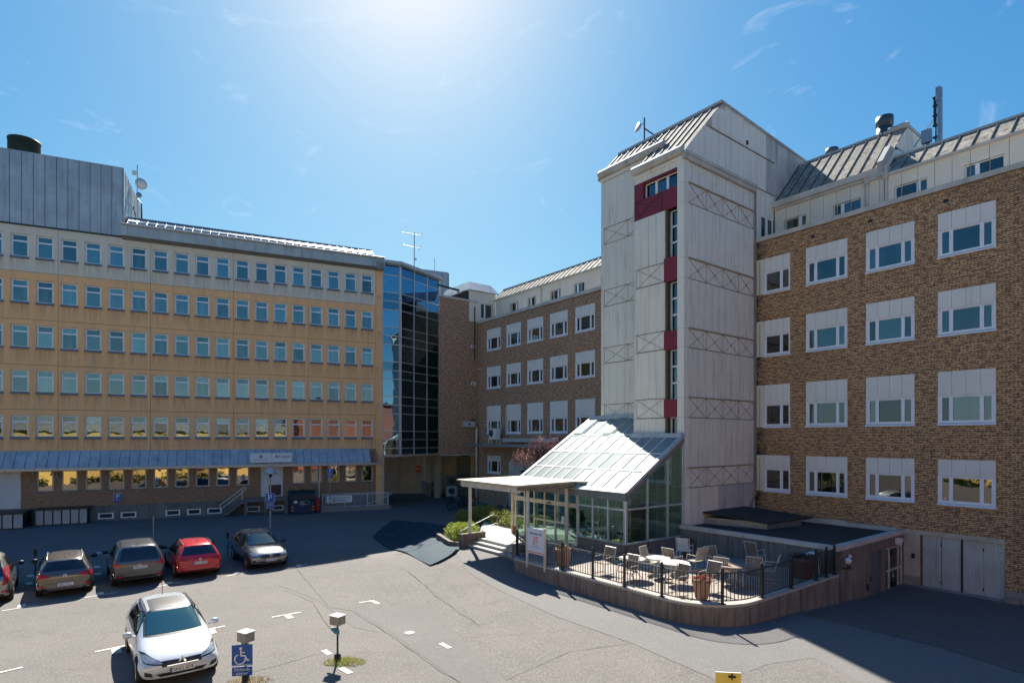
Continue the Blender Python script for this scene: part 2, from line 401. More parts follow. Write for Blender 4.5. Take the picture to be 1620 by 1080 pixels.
def asphalt(name, c1, c2, c3, speck, scale=0.25):
    m, nt, out = newmat(name)
    p = N(nt, 'ShaderNodeBsdfPrincipled', Roughness=0.9)
    p.inputs['Specular IOR Level'].default_value = 0.3
    w = worldpos(nt)
    col = mix(nt, ramp(nt, noise(nt, w, scale, 6, 0.6), 0.38, 0.62), c1, c2)
    col = mix(nt, ramp(nt, noise(nt, w, 1.1, 6, 0.7, 0.6), 0.52, 0.74), col, c3)
    col = mix(nt, ramp(nt, noise(nt, w, 16, 4, 0.8), 0.50, 0.62), col, speck[0])
    col = mix(nt, ramp(nt, noise(nt, w, 23, 3, 0.85), 0.54, 0.66), col, speck[1])
    col = mix(nt, ramp(nt, noise(nt, w, 2.3, 6, 0.75, 1.0), 0.62, 0.72, (0, 0, 0), (0.55, 0.55, 0.55)), col, speck[1])
    ws = worldpos(nt, (0.12, 0.9, 1))
    col = mix(nt, ramp(nt, noise(nt, ws, 1.0, 6, 0.7, 0.4), 0.58, 0.8, (0, 0, 0), (0.5, 0.5, 0.5)), col, c3)
    nt.links.new(col, p.inputs['Base Color'])
    nt.links.new(bump(nt, noise(nt, w, 55, 4, 0.7), 0.5, 0.01), p.inputs['Normal'])
    nt.links.new(p.outputs[0], out.inputs['Surface'])
asphalt('asphalt', (0.145, 0.134, 0.124), (0.120, 0.113, 0.106), (0.100, 0.092, 0.085), ((0.21, 0.188, 0.17), (0.062, 0.056, 0.053)))
asphalt('asphalt_smooth', (0.145, 0.140, 0.133), (0.130, 0.126, 0.120), (0.155, 0.15, 0.142), ((0.18, 0.174, 0.166), (0.115, 0.111, 0.106)))
asphalt('asphalt_road', (0.165, 0.16, 0.155), (0.14, 0.136, 0.132), (0.18, 0.172, 0.165), ((0.12, 0.112, 0.107), (0.045, 0.043, 0.043)))
asphalt('asphalt_patch', (0.138, 0.128, 0.12), (0.122, 0.114, 0.108), (0.155, 0.145, 0.135), ((0.165, 0.153, 0.143), (0.09, 0.084, 0.08)))
asphalt('asphalt_old', (0.125, 0.11, 0.10), (0.10, 0.09, 0.083), (0.085, 0.077, 0.072), ((0.16, 0.142, 0.13), (0.07, 0.064, 0.06)))
M('road_paint', (0.70, 0.68, 0.62), (0.5, 0.48, 0.43), 6, 0.8, fine=(45, (0.36, 0.34, 0.31)))
M('crack', (0.085, 0.076, 0.068), (0.13, 0.118, 0.108), 8, 0.95)
M('dry_dirt', (0.16, 0.125, 0.08), (0.10, 0.08, 0.05), 6, 0.95)
glass_mat('glass_window', (0.55, 0.64, 0.66), 0.22, 0.012, gcol=(0.76, 0.86, 0.89), grazing=0.65)
glass_mat('glass_brick', (0.45, 0.52, 0.53), 0.22, 0.012, gcol=(0.80, 0.77, 0.74), grazing=0.6)
glass_mat('glass_ground', (0.35, 0.37, 0.36), 0.34, 0.01, gcol=(0.95, 0.88, 0.78))
glass_mat('glass_curtain_wall', (0.03, 0.06, 0.08), 0.42, 0.01, gcol=(0.45, 0.72, 0.95), grazing=0.8)
glass_mat('glass_green', (0.80, 0.90, 0.85), 0.05, 0.01, grazing=0.6)
glass_mat('glass_roof', (0.74, 0.82, 0.80), 0.03, 0.5, body=(0.56, 0.585, 0.60), bodyfac=0.30, gcol=(0.38, 0.39, 0.40), grazing=0.2)
glass_mat('car_glass', (0.02, 0.03, 0.035), 0.13, 0.02, body=(0.014, 0.018, 0.02), bodyfac=0.9, gcol=(0.85, 0.88, 0.88), grazing=0.7)

# ---------------------------------------------------------------- mesh helpers
class MB:
    def __init__(s):
        s.v = []; s.f = []; s.m = []; s.sm = []
    def add(s, vs, fs, m=0, smooth=False):
        o = len(s.v)
        s.v += [tuple(v) for v in vs]
        for f in fs:
            s.f.append([i + o for i in f]); s.m.append(m); s.sm.append(smooth)
        return s
    def box(s, x0, x1, y0, y1, z0, z1, m=0):
        if x0 > x1: x0, x1 = x1, x0
        if y0 > y1: y0, y1 = y1, y0
        if z0 > z1: z0, z1 = z1, z0
        return s.add([(x0, y0, z0), (x1, y0, z0), (x1, y1, z0), (x0, y1, z0), (x0, y0, z1), (x1, y0, z1), (x1, y1, z1), (x0, y1, z1)],
                     [(3, 2, 1, 0), (4, 5, 6, 7), (0, 1, 5, 4), (1, 2, 6, 5), (2, 3, 7, 6), (3, 0, 4, 7)], m)
    def poly(s, pts, m=0):
        return s.add(pts, [tuple(range(len(pts)))], m)
    def prism(s, poly, z0, z1, m=0):
        n = len(poly)
        ar = sum(poly[i][0] * poly[(i + 1) % n][1] - poly[(i + 1) % n][0] * poly[i][1] for i in range(n))
        if ar < 0: poly = poly[::-1]
        vs = [(p[0], p[1], z0) for p in poly] + [(p[0], p[1], z1) for p in poly]
        fs = [tuple(range(n - 1, -1, -1)), tuple(range(n, 2 * n))]
        fs += [(i, (i + 1) % n, n + (i + 1) % n, n + i) for i in range(n)]
        return s.add(vs, fs, m)
    def slab(s, pts, th, m=0):
        """planar polygon in 3D extruded by th along its own normal"""
        P = [Vector(p) for p in pts]
        n = Vector((0, 0, 0))
        for i in range(len(P)):
            a, b = P[i], P[(i + 1) % len(P)]
            n += a.cross(b)
        n.normalize()
        k = len(P)
        Q = [p - n * th for p in P]
        fs = [tuple(range(k)), tuple(range(2 * k - 1, k - 1, -1))]
        fs += [((i + 1) % k, i, k + i, k + (i + 1) % k) for i in range(k)]
        return s.add(P + Q, fs, m)
    def tube(s, p, q, r, n=8, m=0, r2=None, cap=True):
        p, q = Vector(p), Vector(q)
        d = (q - p)
        if d.length < 1e-6: return s
        d.normalize()
        a = d.orthogonal().normalized(); b = d.cross(a)
        r2 = r if r2 is None else r2
        vs = []
        for c, rr in ((p, r), (q, r2)):
            for i in range(n):
                t = 2 * math.pi * i / n + math.pi / n
                vs.append(c + a * (rr * math.cos(t)) + b * (rr * math.sin(t)))
        fs = [(i, (i + 1) % n, n + (i + 1) % n, n + i) for i in range(n)]
        s.add(vs, fs, m, n > 5)
        if cap:
            s.add(vs, [tuple(range(n - 1, -1, -1)), tuple(range(n, 2 * n))], m)
        return s
    def path(s, pts, r, n=6, m=0):
        for a, b in zip(pts[:-1], pts[1:]):
            s.tube(a, b, r, n, m)
        return s
    def lathe(s, prof, c=(0, 0, 0), n=20, m=0, axis='z', smooth=True, cap=True):
        vs = []; k = len(prof)
        for (r, h) in prof:
            for i in range(n):
                t = 2 * math.pi * i / n
                x, y = r * math.cos(t), r * math.sin(t)
                if axis == 'z': p = (c[0] + x, c[1] + y, c[2] + h)
                elif axis == 'y': p = (c[0] + x, c[1] + h, c[2] + y)
                else: p = (c[0] + h, c[1] + x, c[2] + y)
                vs.append(p)
        fs = []
        for j in range(k - 1):
            for i in range(n):
                q = (j * n + i, j * n + (i + 1) % n, (j + 1) * n + (i + 1) % n, (j + 1) * n + i)
                fs.append(q if axis != 'y' else q[::-1])
        s.add(vs, fs, m, smooth)
        if cap:
            s.add(vs, [tuple(range(n - 1, -1, -1)), tuple(range((k - 1) * n, k * n))], m)
        return s
    def ring(s, c, R_, r, n=24, k=6, m=0, axis='y'):
        vs = []; fs = []
        for i in range(n):
            t = 2 * math.pi * i / n
            for j in range(k):
                u = 2 * math.pi * j / k
                rr = R_ + r * math.cos(u); h = r * math.sin(u)
                if axis == 'y': vs.append((c[0] + rr * math.cos(t), c[1] + h, c[2] + rr * math.sin(t)))
                elif axis == 'z': vs.append((c[0] + rr * math.cos(t), c[1] + rr * math.sin(t), c[2] + h))
                else: vs.append((c[0] + h, c[1] + rr * math.cos(t), c[2] + rr * math.sin(t)))
                fs.append((i * k + j, ((i + 1) % n) * k + j, ((i + 1) % n) * k + (j + 1) % k, i * k + (j + 1) % k))
        return s.add(vs, fs, m, True)
    def mesh(s, name, mats):
        me = bpy.data.meshes.new(name)
        me.from_pydata(s.v, [], s.f)
        for mm in (mats if isinstance(mats, (list, tuple)) else [mats]):
            me.materials.append(MATS[mm] if isinstance(mm, str) else mm)
        me.polygons.foreach_set('material_index', s.m)
        me.polygons.foreach_set('use_smooth', s.sm)
        me.update()
        return me
    def build(s, name, mats, parent=None, loc=(0, 0, 0), rot=(0, 0, 0)):
        return inst(s.mesh(name, mats), name, parent, loc, rot)
def inst(me, name, parent=None, loc=(0, 0, 0), rot=(0, 0, 0), scale=None):
    o = bpy.data.objects.new(name, me)
    C.objects.link(o)
    o.parent = parent
    o.location = loc
    o.rotation_euler = rot
    if scale: o.scale = scale
    return o
def thing(name, label, cat, loc=(0, 0, 0), rz=0.0, group=None):
    o = bpy.data.objects.new(name, None)
    C.objects.link(o)
    o.empty_display_size = 0.3
    o.location = loc
    o.rotation_euler = (0, 0, rz)
    return tag(o, label, cat, group)
def tag(o, label, cat, group=None):
    o['label'] = label; o['category'] = cat
    if group: o['group'] = group
    return o
def struct(o, kind='structure'):
    o['kind'] = kind
    return o
def copy_tree(o, parent=None, loc=None, rz=None, label=None):
    c = o.copy(); C.objects.link(c); c.parent = parent
    if loc is not None: c.location = loc
    if rz is not None: c.rotation_euler = (0, 0, rz)
    if label: c['label'] = label
    for ch in list(o.children):
        copy_tree(ch, c)
    return c
def wall_holes(mb, x0, x1, z0, z1, y, holes, reveal=0.2, m=0, mr=None, thick=None):
    """front face at y (looking to -y) with rectangular holes and their reveals; thick closes the outer edge"""
    mr = m if mr is None else mr
    holes = [h for h in holes if h[1] > x0 and h[0] < x1 and h[3] > z0 and h[2] < z1]
    xs = sorted(set([x0, x1] + [min(max(h[i], x0), x1) for h in holes for i in (0, 1)]))
    zs = sorted(set([z0, z1] + [min(max(h[i], z0), z1) for h in holes for i in (2, 3)]))
    for j in range(len(zs) - 1):
        run = None
        for i in range(len(xs) - 1):
            cx, cz = (xs[i] + xs[i + 1]) / 2, (zs[j] + zs[j + 1]) / 2
            inside = any(h[0] < cx < h[1] and h[2] < cz < h[3] for h in holes)
            if not inside and run is None: run = xs[i]
            if (inside or i == len(xs) - 2) and run is not None:
                xe = xs[i] if inside else xs[i + 1]
                mb.poly([(run, y, zs[j]), (xe, y, zs[j]), (xe, y, zs[j + 1]), (run, y, zs[j + 1])], m)
                run = None
    for (a, b, c, d) in holes:
        a, b, c, d = max(a, x0), min(b, x1), max(c, z0), min(d, z1)
        Y = y + reveal
        mb.poly([(a, y, c), (a, y, d), (a, Y, d), (a, Y, c)], mr)
        mb.poly([(b, y, d), (b, y, c), (b, Y, c), (b, Y, d)], mr)
        mb.poly([(a, y, c), (a, Y, c), (b, Y, c), (b, y, c)], mr)
        mb.poly([(a, y, d), (b, y, d), (b, Y, d), (a, Y, d)], mr)
    if thick:
        Y = y + thick
        mb.poly([(x0, y, z0), (x0, Y, z0), (x1, Y, z0), (x1, y, z0)], m)
        mb.poly([(x0, y, z1), (x1, y, z1), (x1, Y, z1), (x0, Y, z1)], m)
        mb.poly([(x0, y, z0), (x0, y, z1), (x0, Y, z1), (x0, Y, z0)], m)
        mb.poly([(x1, y, z0), (x1, Y, z0), (x1, Y, z1), (x1, y, z1)], m)
    return mb
def text_mesh(s, size, mat, extrude=0.002, align='CENTER'):
    cu = bpy.data.curves.new('txt', 'FONT')
    cu.body = s; cu.size = size; cu.align_x = align; cu.align_y = 'CENTER'; cu.extrude = extrude
    cu.resolution_u = 3
    o = bpy.data.objects.new('txt', cu)
    C.objects.link(o)
    dg = bpy.context.evaluated_depsgraph_get()
    me = bpy.data.meshes.new_from_object(o.evaluated_get(dg))
    bpy.data.objects.remove(o)
    me.materials.clear()
    me.materials.append(MATS[mat])
    return me
def sgn_text(s, size, mat, parent, loc, name='lettering', rot=(R(90), 0, 0)):
    return inst(text_mesh(s, size, mat), name, parent, loc, rot)

# ---------------------------------------------------------------- site frames
# facade frame: a runs along the brick facade (away, to the left), b into the building
AX, AY = 17.820, 25.119
FX, FY = -0.6116, 0.7912
SX, SY = 0.7912, 0.6116
def FW(a, b, z=0.0):
    return (AX + a * FX + b * SX, AY + a * FY + b * SY, z)
def toF(x, y):
    dx, dy = x - AX, y - AY
    return dx * FX + dy * FY, dx * SX + dy * SY
F_RZ = math.atan2(-FY, -FX)          # local x = -a, local y = b
BX, BY = -30.273, 41.4545
LX, LY = 0.90667, 0.42187
MX, MY = -LY, LX
L_RZ = math.atan2(LY, LX)
def LW(l, m, z=0.0):
    return (BX + l * LX + m * MX, BY + l * LY + m * MY, z)
def at(u, v, z=0.0):
    """point of the level z seen at photo position (u, v): used to place loose things on the ground"""
    y = (CAM_H - z) * 912.0 / (v - 693.0)
    return ((u - 810.0) / 912.0 * y, y, z)
def ss(e0, e1, x):
    t = min(1, max(0, (x - e0) / (e1 - e0)))
    return t * t * (3 - 2 * t)
def gz(x, y):
    a, b = toF(x, y)
    h = ss(-22, -14.6, b) * (0.25 + 0.32 * ss(8, 13, a)) * (1 - ss(15, 21, a))
    h -= 0.70 * ss(-14, -1, b) * (1 - ss(1, 3, a))
    return h
def atg(u, v, dz=0.0):
    z = 0.0
    for _ in range(12):
        p = at(u, v, z + dz)
        z = gz(p[0], p[1])
    return (p[0], p[1], z)
# ---------------------------------------------------------------- ground
def axis_vals(segs):
    out = []
    for a, b, st in segs:
        n = max(1, int(round((b - a) / st)))
        out += [a + (b - a) * i / n for i in range(n)]
    out.append(segs[-1][1])
    return out
ga = axis_vals([(-400, -60, 60), (-60, -12, 6), (-12, 24, 0.6), (24, 60, 4), (60, 500, 70)])
gb = axis_vals([(-400, -60, 60), (-60, -26, 4), (-26, 2, 0.6), (2, 40, 5), (40, 500, 70)])
mb = MB()
nb = len(gb)
vs = []
for a in ga:
    for b in gb:
        p = FW(a, b); vs.append((p[0], p[1], gz(p[0], p[1])))
fs = []
for i in range(len(ga) - 1):
    for j in range(nb - 1):
        fs.append((i * nb + j, i * nb + j + 1, (i + 1) * nb + j + 1, (i + 1) * nb + j))
mb.add(vs, fs, 0, True)
ground = struct(mb.build('ground', 'asphalt'))
def sheet(name, poly, mat, dz, parent=None, kind='structure', step=0.7):
    """a thin sheet that follows the ground, from a polygon in world x, y"""
    bm = bmesh.new()
    f = bm.faces.new([bm.verts.new((p[0], p[1], 0)) for p in poly])
    bm.normal_update()
    if f.normal.z < 0: f.normal_flip()
    for ax in (0, 1):
        lo = min(p[ax] for p in poly); hi = max(p[ax] for p in poly)
        k = int((hi - lo) / step)
        for i in range(1, k + 1):
            co = [0, 0, 0]; no = [0, 0, 0]
            co[ax] = lo + i * (hi - lo) / (k + 1); no[ax] = 1
            bmesh.ops.bisect_plane(bm, geom=bm.verts[:] + bm.edges[:] + bm.faces[:], plane_co=co, plane_no=no)
    for v in bm.verts:
        v.co.z = gz(v.co.x, v.co.y) + dz
    me = bpy.data.meshes.new(name)
    bm.to_mesh(me); bm.free()
    me.materials.append(MATS[mat])
    o = inst(me, name, parent)
    if kind and parent is None: o['kind'] = kind
    return o
def apx(pts, z=None):
    return [atg(u, v)[:2] for u, v in pts]
# darker driving lane along the long building and into the passage
sheet('road', [LW(-30, -0.9), LW(24.5, -0.9)[:2], (-12, 72), (-3, 72), (-2.2, 52), (-1.2, 40), (-1.2, 31), LW(17.0, -19.5)[:2], LW(-2, -13.2)[:2], LW(-30, -13.2)[:2]], 'asphalt_road', 0.004, step=2.0)
sheet('smooth_asphalt', apx([(716, 868), (741, 905), (800, 938), (880, 975), (1000, 1017), (1126, 1072), (1180, 1110), (1500, 1110), (1700, 1100), (1625, 985)]) + [FW(-8, -0.5)[:2], FW(0.5, -0.5)[:2], FW(0.5, -6.8)[:2], FW(0.5, -12)[:2], FW(2.6, -14.3)[:2], FW(10.4, -14.3)[:2], FW(11.2, -13.4)[:2], FW(15.2, -13.2)[:2]], 'asphalt_smooth', 0.008)
sheet('asphalt_patch', apx([(566, 968), (603, 990), (660, 1030), (740, 1090), (830, 1095), (720, 1000), (690, 965), (640, 955)]), 'asphalt_patch', 0.006)
sheet('asphalt_patch', apx([(440, 925), (500, 948), (560, 992), (600, 1000), (566, 968), (520, 940), (480, 920)]), 'asphalt_patch', 0.006)
sheet('asphalt_patch', apx([(1130, 1085), (1165, 1066), (1290, 1040), (1330, 1060), (1400, 1100)]), 'asphalt', 0.012)
def ribbon(name, pts, w, mat, dz, jit=0.0):
    P = []
    for (a, b) in zip(pts[:-1], pts[1:]):
        n = max(1, int(math.dist(a, b) / 0.35))
        for i in range(n):
            t = i / n
            P.append((a[0] + (b[0] - a[0]) * t + random.uniform(-jit, jit), a[1] + (b[1] - a[1]) * t + random.uniform(-jit, jit)))
    P.append(pts[-1])
    mb = MB(); L_ = []
    for i, p in enumerate(P):
        q = P[min(i + 1, len(P) - 1)]; o = P[max(i - 1, 0)]
        d = Vector((q[0] - o[0], q[1] - o[1])).normalized()
        ww = w * random.uniform(0.5, 1.3) if jit else w
        L_.append((p[0] - d.y * ww / 2, p[1] + d.x * ww / 2, gz(p[0], p[1]) + dz)); L_.append((p[0] + d.y * ww / 2, p[1] - d.x * ww / 2, gz(p[0], p[1]) + dz))
    mb.add(L_, [(2 * i, 2 * i + 1, 2 * i + 3, 2 * i + 2) for i in range(len(P) - 1)])
    return struct(mb.build(name, mat))
for pts in ([(450, 933), (470, 940), (495, 952), (505, 970), (520, 990), (530, 1002)], [(563, 970), (600, 993), (625, 1010), (660, 1035), (700, 1062), (740, 1085)],
            [(400, 1062), (440, 1052), (480, 1040), (520, 1030)],
            [(800, 1075), (900, 1030), (1000, 1017)], [(640, 900), (700, 950), (760, 990)], [(1166, 1066), (1230, 1048), (1290, 1040)], [(470, 900), (520, 960), (566, 968)]):
    ribbon('crack', apx(pts), 0.018, 'crack', 0.016, 0.03)
def mark(pts, w):
    P = apx(pts)
    if w > .15:
        w *= .75
        if len(P) == 2 and math.dist(*P) > .5: P = [P[0], tuple(P[0][i] + (P[1][i] - P[0][i]) * .5 / math.dist(*P) for i in (0, 1))]
    return ribbon('parking_marking', P, w, 'road_paint', 0.012)
for pts, w in (([(3, 966), (61, 956.5)], .1), ([(33, 961), (38, 949)], .3), ([(134, 945), (185, 937)], .1), ([(160, 941), (156, 933)], .3), ([(247, 928), (290, 920)], .1), ([(270, 924), (264, 916)], .3),
               ([(358, 911), (390, 905)], .1), ([(376, 908), (371, 901)], .3), ([(455, 899), (486, 892)], .1), ([(474, 896), (469, 889)], .3), ([(430, 976), (476, 968)], .1), ([(453, 972), (462, 979)], .28),
               ([(568, 953), (588, 950)], .1), ([(588, 950), (599, 955)], .22), ([(150, 1031), (198, 1021)], .1), ([(183, 1025), (186, 1035)], .3), ([(330, 995), (356, 990)], .1), ([(333, 995), (338, 1003)], .28),
               ([(-6, 1065), (36, 1055)], .1), ([(512, 1028), (522, 1035)], .22), ([(539, 1056), (555, 1065)], .22), ([(372, 1057), (383, 1067)], .25), ([(697, 1017), (716, 1027)], .2),
               ([(50, 885), (75, 881)], .09), ([(155, 873), (158, 877)], .3), ([(152, 895), (157, 899)], .3), ([(153, 906), (158, 910)], .3), ([(140, 872), (170, 868)], .08), ([(46, 909), (51, 913)], .28), ([(45, 921), (48, 925)], .28)):
    mark(pts, w)
mb = MB(); mb.lathe([(0.17, 0), (0.17, 0.012)], n=12)
sheet('asphalt_old', apx([(1268, 972), (1340, 988), (1480, 1022), (1620, 1066), (1760, 1120)]) + [FW(-12, -8)[:2], FW(-12, -0.4)[:2], FW(0.5, -0.4)[:2], FW(0.5, -6.6)[:2]], 'asphalt_old', 0.018)
p = atg(648, 1001); struct(mb.build('drain_cover', 'metal_dark', None, (p[0], p[1], p[2] + 0.008)))

# ================================================================= long office building on the left
# local frame: x along the facade, y into the building
Lb = thing('office_building', 'long office block with ochre and cream rendered facade above a blue-grey metal roof strip', 'building', (BX, BY, 0), L_RZ)
NW0, NW1 = -8, 18
def wx(k): return -4.54 + 1.3918 * k
WW = 0.975
row_top = [20.09 - 3.118 * r for r in range(5)]
WH = 1.55
holes_all = [(wx(k), wx(k) + WW, row_top[r] - WH, row_top[r]) for r in range(5) for k in range(NW0, NW1)]
jx = [-13.05, -7.48, -1.91, 3.66, 9.22, 14.79, 20.35]
jz = [17.53, 14.24, 11.1, 8.0, 5.12]
G_ = 0.012
for i in range(6):
    x0, x1 = jx[i] + G_, jx[i + 1] - G_
    mb = MB(); wall_holes(mb, x0, x1, jz[0] + G_, 20.9, 0.0, holes_all, 0.2, thick=0.2)
    mb.build('wall_panel', 'render_cream', Lb)
    for j in range(4):
        mb = MB(); wall_holes(mb, x0, x1, jz[j + 1] + G_, jz[j] - G_, 0.0, holes_all, 0.2, thick=0.2)
        mb.build('wall_panel', 'render_tan', Lb)
mb = MB()
mb.box(20.35 + G_, 20.92, 0, 9, 0.0, 20.6)
mb.build('corner_wall', 'render_tan', Lb)
# dark backing behind the joints, floors and rear wall close the rooms
mb = MB(); wall_holes(mb, -13.2, 20.4, 5.0, 20.95, 0.1, holes_all, 0.02)
mb.build('joint_backing', 'joint_dark', Lb)
mb = MB()
for z in (3.95, 5.0, 8.0, 11.1, 14.24, 17.5, 20.6):
    mb.box(-13.2, 20.35, 0.15, 5.5, z, z + 0.25)
mb.box(-13.2, 20.9, 5.5, 9.0, -0.5, 20.6)
mb.box(-13.3, -13.15, 0.0, 9.0, -0.5, 20.6)
mb.build('interior', 'interior_dark', Lb)
# window meshes shared by all windows of the block
def win_meshes(w, h, transom, fm):
    f = MB(); t = 0.075
    f.box(0, t, 0, 0.07, 0, h); f.box(w - t, w, 0, 0.07, 0, h)
    f.box(t, w - t, 0, 0.07, 0, t); f.box(t, w - t, 0, 0.07, h - t, h)
    if transom:
        f.box(t, w - t, -0.012, 0.07, h * transom - 0.05, h * transom + 0.05)
    # inner sash line
    s_ = 0.03
    panes = []
    zs = [(t, h * transom - 0.05), (h * transom + 0.05, h - t)] if transom else [(t, h - t)]
    for a, b in zs:
        f.box(t, t + s_, 0.02, 0.06, a, b); f.box(w - t - s_, w - t, 0.02, 0.06, a, b)
        p = MB(); p.box(t + s_, w - t - s_, 0.035, 0.047, a + 0.003, b - 0.003)
        panes.append(p)
    return f, panes
f, pn = win_meshes(WW, WH - 0.02, 0.70, 'window_white')
wf = f.mesh('window', 'window_white'); wp = [p.mesh('pane', 'glass_window') for p in pn]
sl = MB()
sl.slab([(-0.03, 0.08, 0.03), (WW + 0.03, 0.08, 0.03), (WW + 0.03, -0.09, -0.03), (-0.03, -0.09, -0.03)][::-1], 0.012)
sl.box(-0.03, WW + 0.03, -0.10, -0.085, -0.15, -0.02)
sl.box(-0.03, WW + 0.03, -0.085, -0.003, -0.14, -0.045)
wsill = sl.mesh('sill', 'sill_metal')
cu = MB()
for i in range(7):
    cu.box(0.10 + i * 0.036, 0.13 + i * 0.036, 0.16 + 0.015 * (i % 2), 0.17 + 0.015 * (i % 2), 0.05, 1.4)
wcur = cu.mesh('curtain', 'curtain')
for r in range(5):
    for k in range(NW0, NW1):
        w = inst(wf, 'window', Lb, (wx(k), 0.11, row_top[r] - WH + 0.01))
        for p in wp: inst(p, 'pane', w)
        inst(wsill, 'sill', w, (0, -0.11, 0))
        q = random.random()
        if k >= 0 and r < 4 and q < (0.2, 0.75, 0.6, 0.45)[r]:
            c = inst(wcur, 'curtain', w, (random.choice((0, 0.5, 0.25)), 0, 0))
# small lamps standing behind the panes of the upper rows
lm = MB(); lm.lathe([(0.05, 0), (0.05, 0.02), (0.015, 0.03), (0.015, 0.2), (0.12, 0.2), (0.05, 0.36)], n=10)
lme = lm.mesh('table_lamp', 'curtain')
for (r, k, lab) in ((1, 1, 'small white lamp in the ochre top window row, nearest the left photo edge'), (1, 5, 'small white lamp in the ochre top window row under the left end of the roof eaves'),
                 (1, 9, 'small white lamp in the ochre top window row, left one of three neighbours'), (1, 10, 'small white lamp in the ochre top window row, middle one of three neighbours'),
                 (1, 11, 'small white lamp in the ochre top window row, right one of three neighbours'), (1, 14, 'small white lamp standing alone in the ochre top window row towards the stair tower'),
                 (2, 16, 'small white lamp in the middle window row beside the glazed stair tower'), (0, 3, 'small white lamp in the cream window row under the plant room')):
    o = inst(lme, 'table_lamp', None, LW(wx(k) + 0.5, 0.34, row_top[r] - WH + 0.08), (0, 0, L_RZ))
    tag(o, lab, 'lamp', 'table lamps in the office windows')
# ground floor: brick, windows, doors
gk = list(range(1, 11)) + [13, 14, 15, 16, 17]
gh = [(wx(k) + 0.02, wx(k) + 0.98, 2.28, 3.74) for k in gk]
doors_h = [(-5.65, -4.0, 1.16, 3.76), (11.2, 12.85, 1.32, 3.74)]
mb = MB(); wall_holes(mb, -13.2, 20.4, 1.1, 5.12, 0.02, gh + doors_h, 0.16)
mb.build('brick_wall', 'brick_ground', Lb)
bw = [(0.41, 1.37), (1.79, 2.77), (4.62, 5.58), (6.04, 6.97), (7.4, 8.41), (10.16, 11.12), (12.05, 12.9)]
bh = [(a, b, 0.17, 0.6) for a, b in bw]
mb = MB(); wall_holes(mb, -13.2, 20.35, -0.6, 1.12, -0.04, bh, 0.12, thick=0.1)
mb.build('plinth', 'plinth_conc', Lb)
for a, b in bw:
    f, pn = win_meshes(b - a, 0.43, 0, None)
    w = f.build('basement_window', 'window_white', Lb, (a, -0.03, 0.17))
    pn[0].build('pane', 'glass_ground', w)
f, pn = win_meshes(0.96, 1.44, 0, None)
gwf = f.mesh('ground_window', 'window_beige'); gwp = pn[0].mesh('pane', 'glass_ground')
gsl = MB(); gsl.box(-0.02, 0.98, -0.07, 0.08, -0.09, 0.0); gsl = gsl.mesh('sill', 'sill_metal')
for k in gk:
    w = inst(gwf, 'ground_window', Lb, (wx(k) + 0.02, 0.09, 2.29))
    inst(gwp, 'pane', w); inst(gsl, 'sill', w, (0, -0.07, 0))
# doors
d = MB(); d.box(-5.65, -4.0, 0.06, 0.12, 1.16, 3.76)
for i in range(12): d.box(-5.5 + i * 0.115, -5.42 + i * 0.115, 0.035, 0.06, 1.3 if i < 12 else 2, 3.6)
d.box(-5.6, -4.05, 0.02, 0.06, 2.1, 2.22)
dd = d.build('door', 'door_white', Lb)
h = MB(); h.box(-5.62, -5.5, 0.0, 0.04, 1.9, 2.3); h.build('handle', 'metal_dark', dd)
d = MB(); d.box(11.2, 12.85, 0.06, 0.1, 1.32, 3.74)
d.box(11.22, 11.32, 0.0, 0.06, 1.32, 3.74); d.box(12.73, 12.83, 0.0, 0.06, 1.32, 3.74); d.box(11.66, 11.76, 0.0, 0.06, 1.32, 3.6); d.box(11.32, 12.73, 0.0, 0.06, 3.62, 3.74)
dd = d.build('door', 'door_white', Lb)
MB().box(11.8, 12.7, 0.02, 0.06, 1.4, 2.25).build('lower_panel', 'door_maroon', dd)
MB().box(11.4, 11.6, -0.02, 0.06, 2.5, 2.7).box(11.42, 11.58, -0.02, 0.06, 3.0, 3.15).build('letter_box', 'white_paint', dd)
# landing and steps of that door
mb = MB(); mb.box(9.95, 13.25, -0.95, -0.05, 1.0, 1.3); mb.box(10.0, 10.2, -0.9, -0.05, -0.1, 1.0); mb.box(12.9, 13.2, -0.9, -0.05, -0.1, 1.0); mb.box(11.4, 11.6, -0.9, -0.6, -0.1, 1.0)
for i in range(6):
    mb.box(9.95 - 0.26 * (i + 1), 9.95 - 0.26 * i, -0.95, -0.05, 1.3 - 0.2 * (i + 1) - 0.2, 1.3 - 0.2 * (i + 1))
mb.build('door_landing', 'plinth_conc', Lb)
for y in (-0.9,):
    mb = MB()
    pts = [(8.35, y, 0.35), (8.3, y, 0.9), (8.45, y, 1.0), (9.9, y, 2.15), (10.05, y, 2.2), (10.1, y, 2.0), (8.6, y, 0.75), (8.35, y, 0.65)]
    mb.path(pts, 0.03, 6); mb.tube((9.85, y, 1.2), (9.85, y, 2.1), 0.028)
    mb.build('handrail', 'white_paint', Lb)
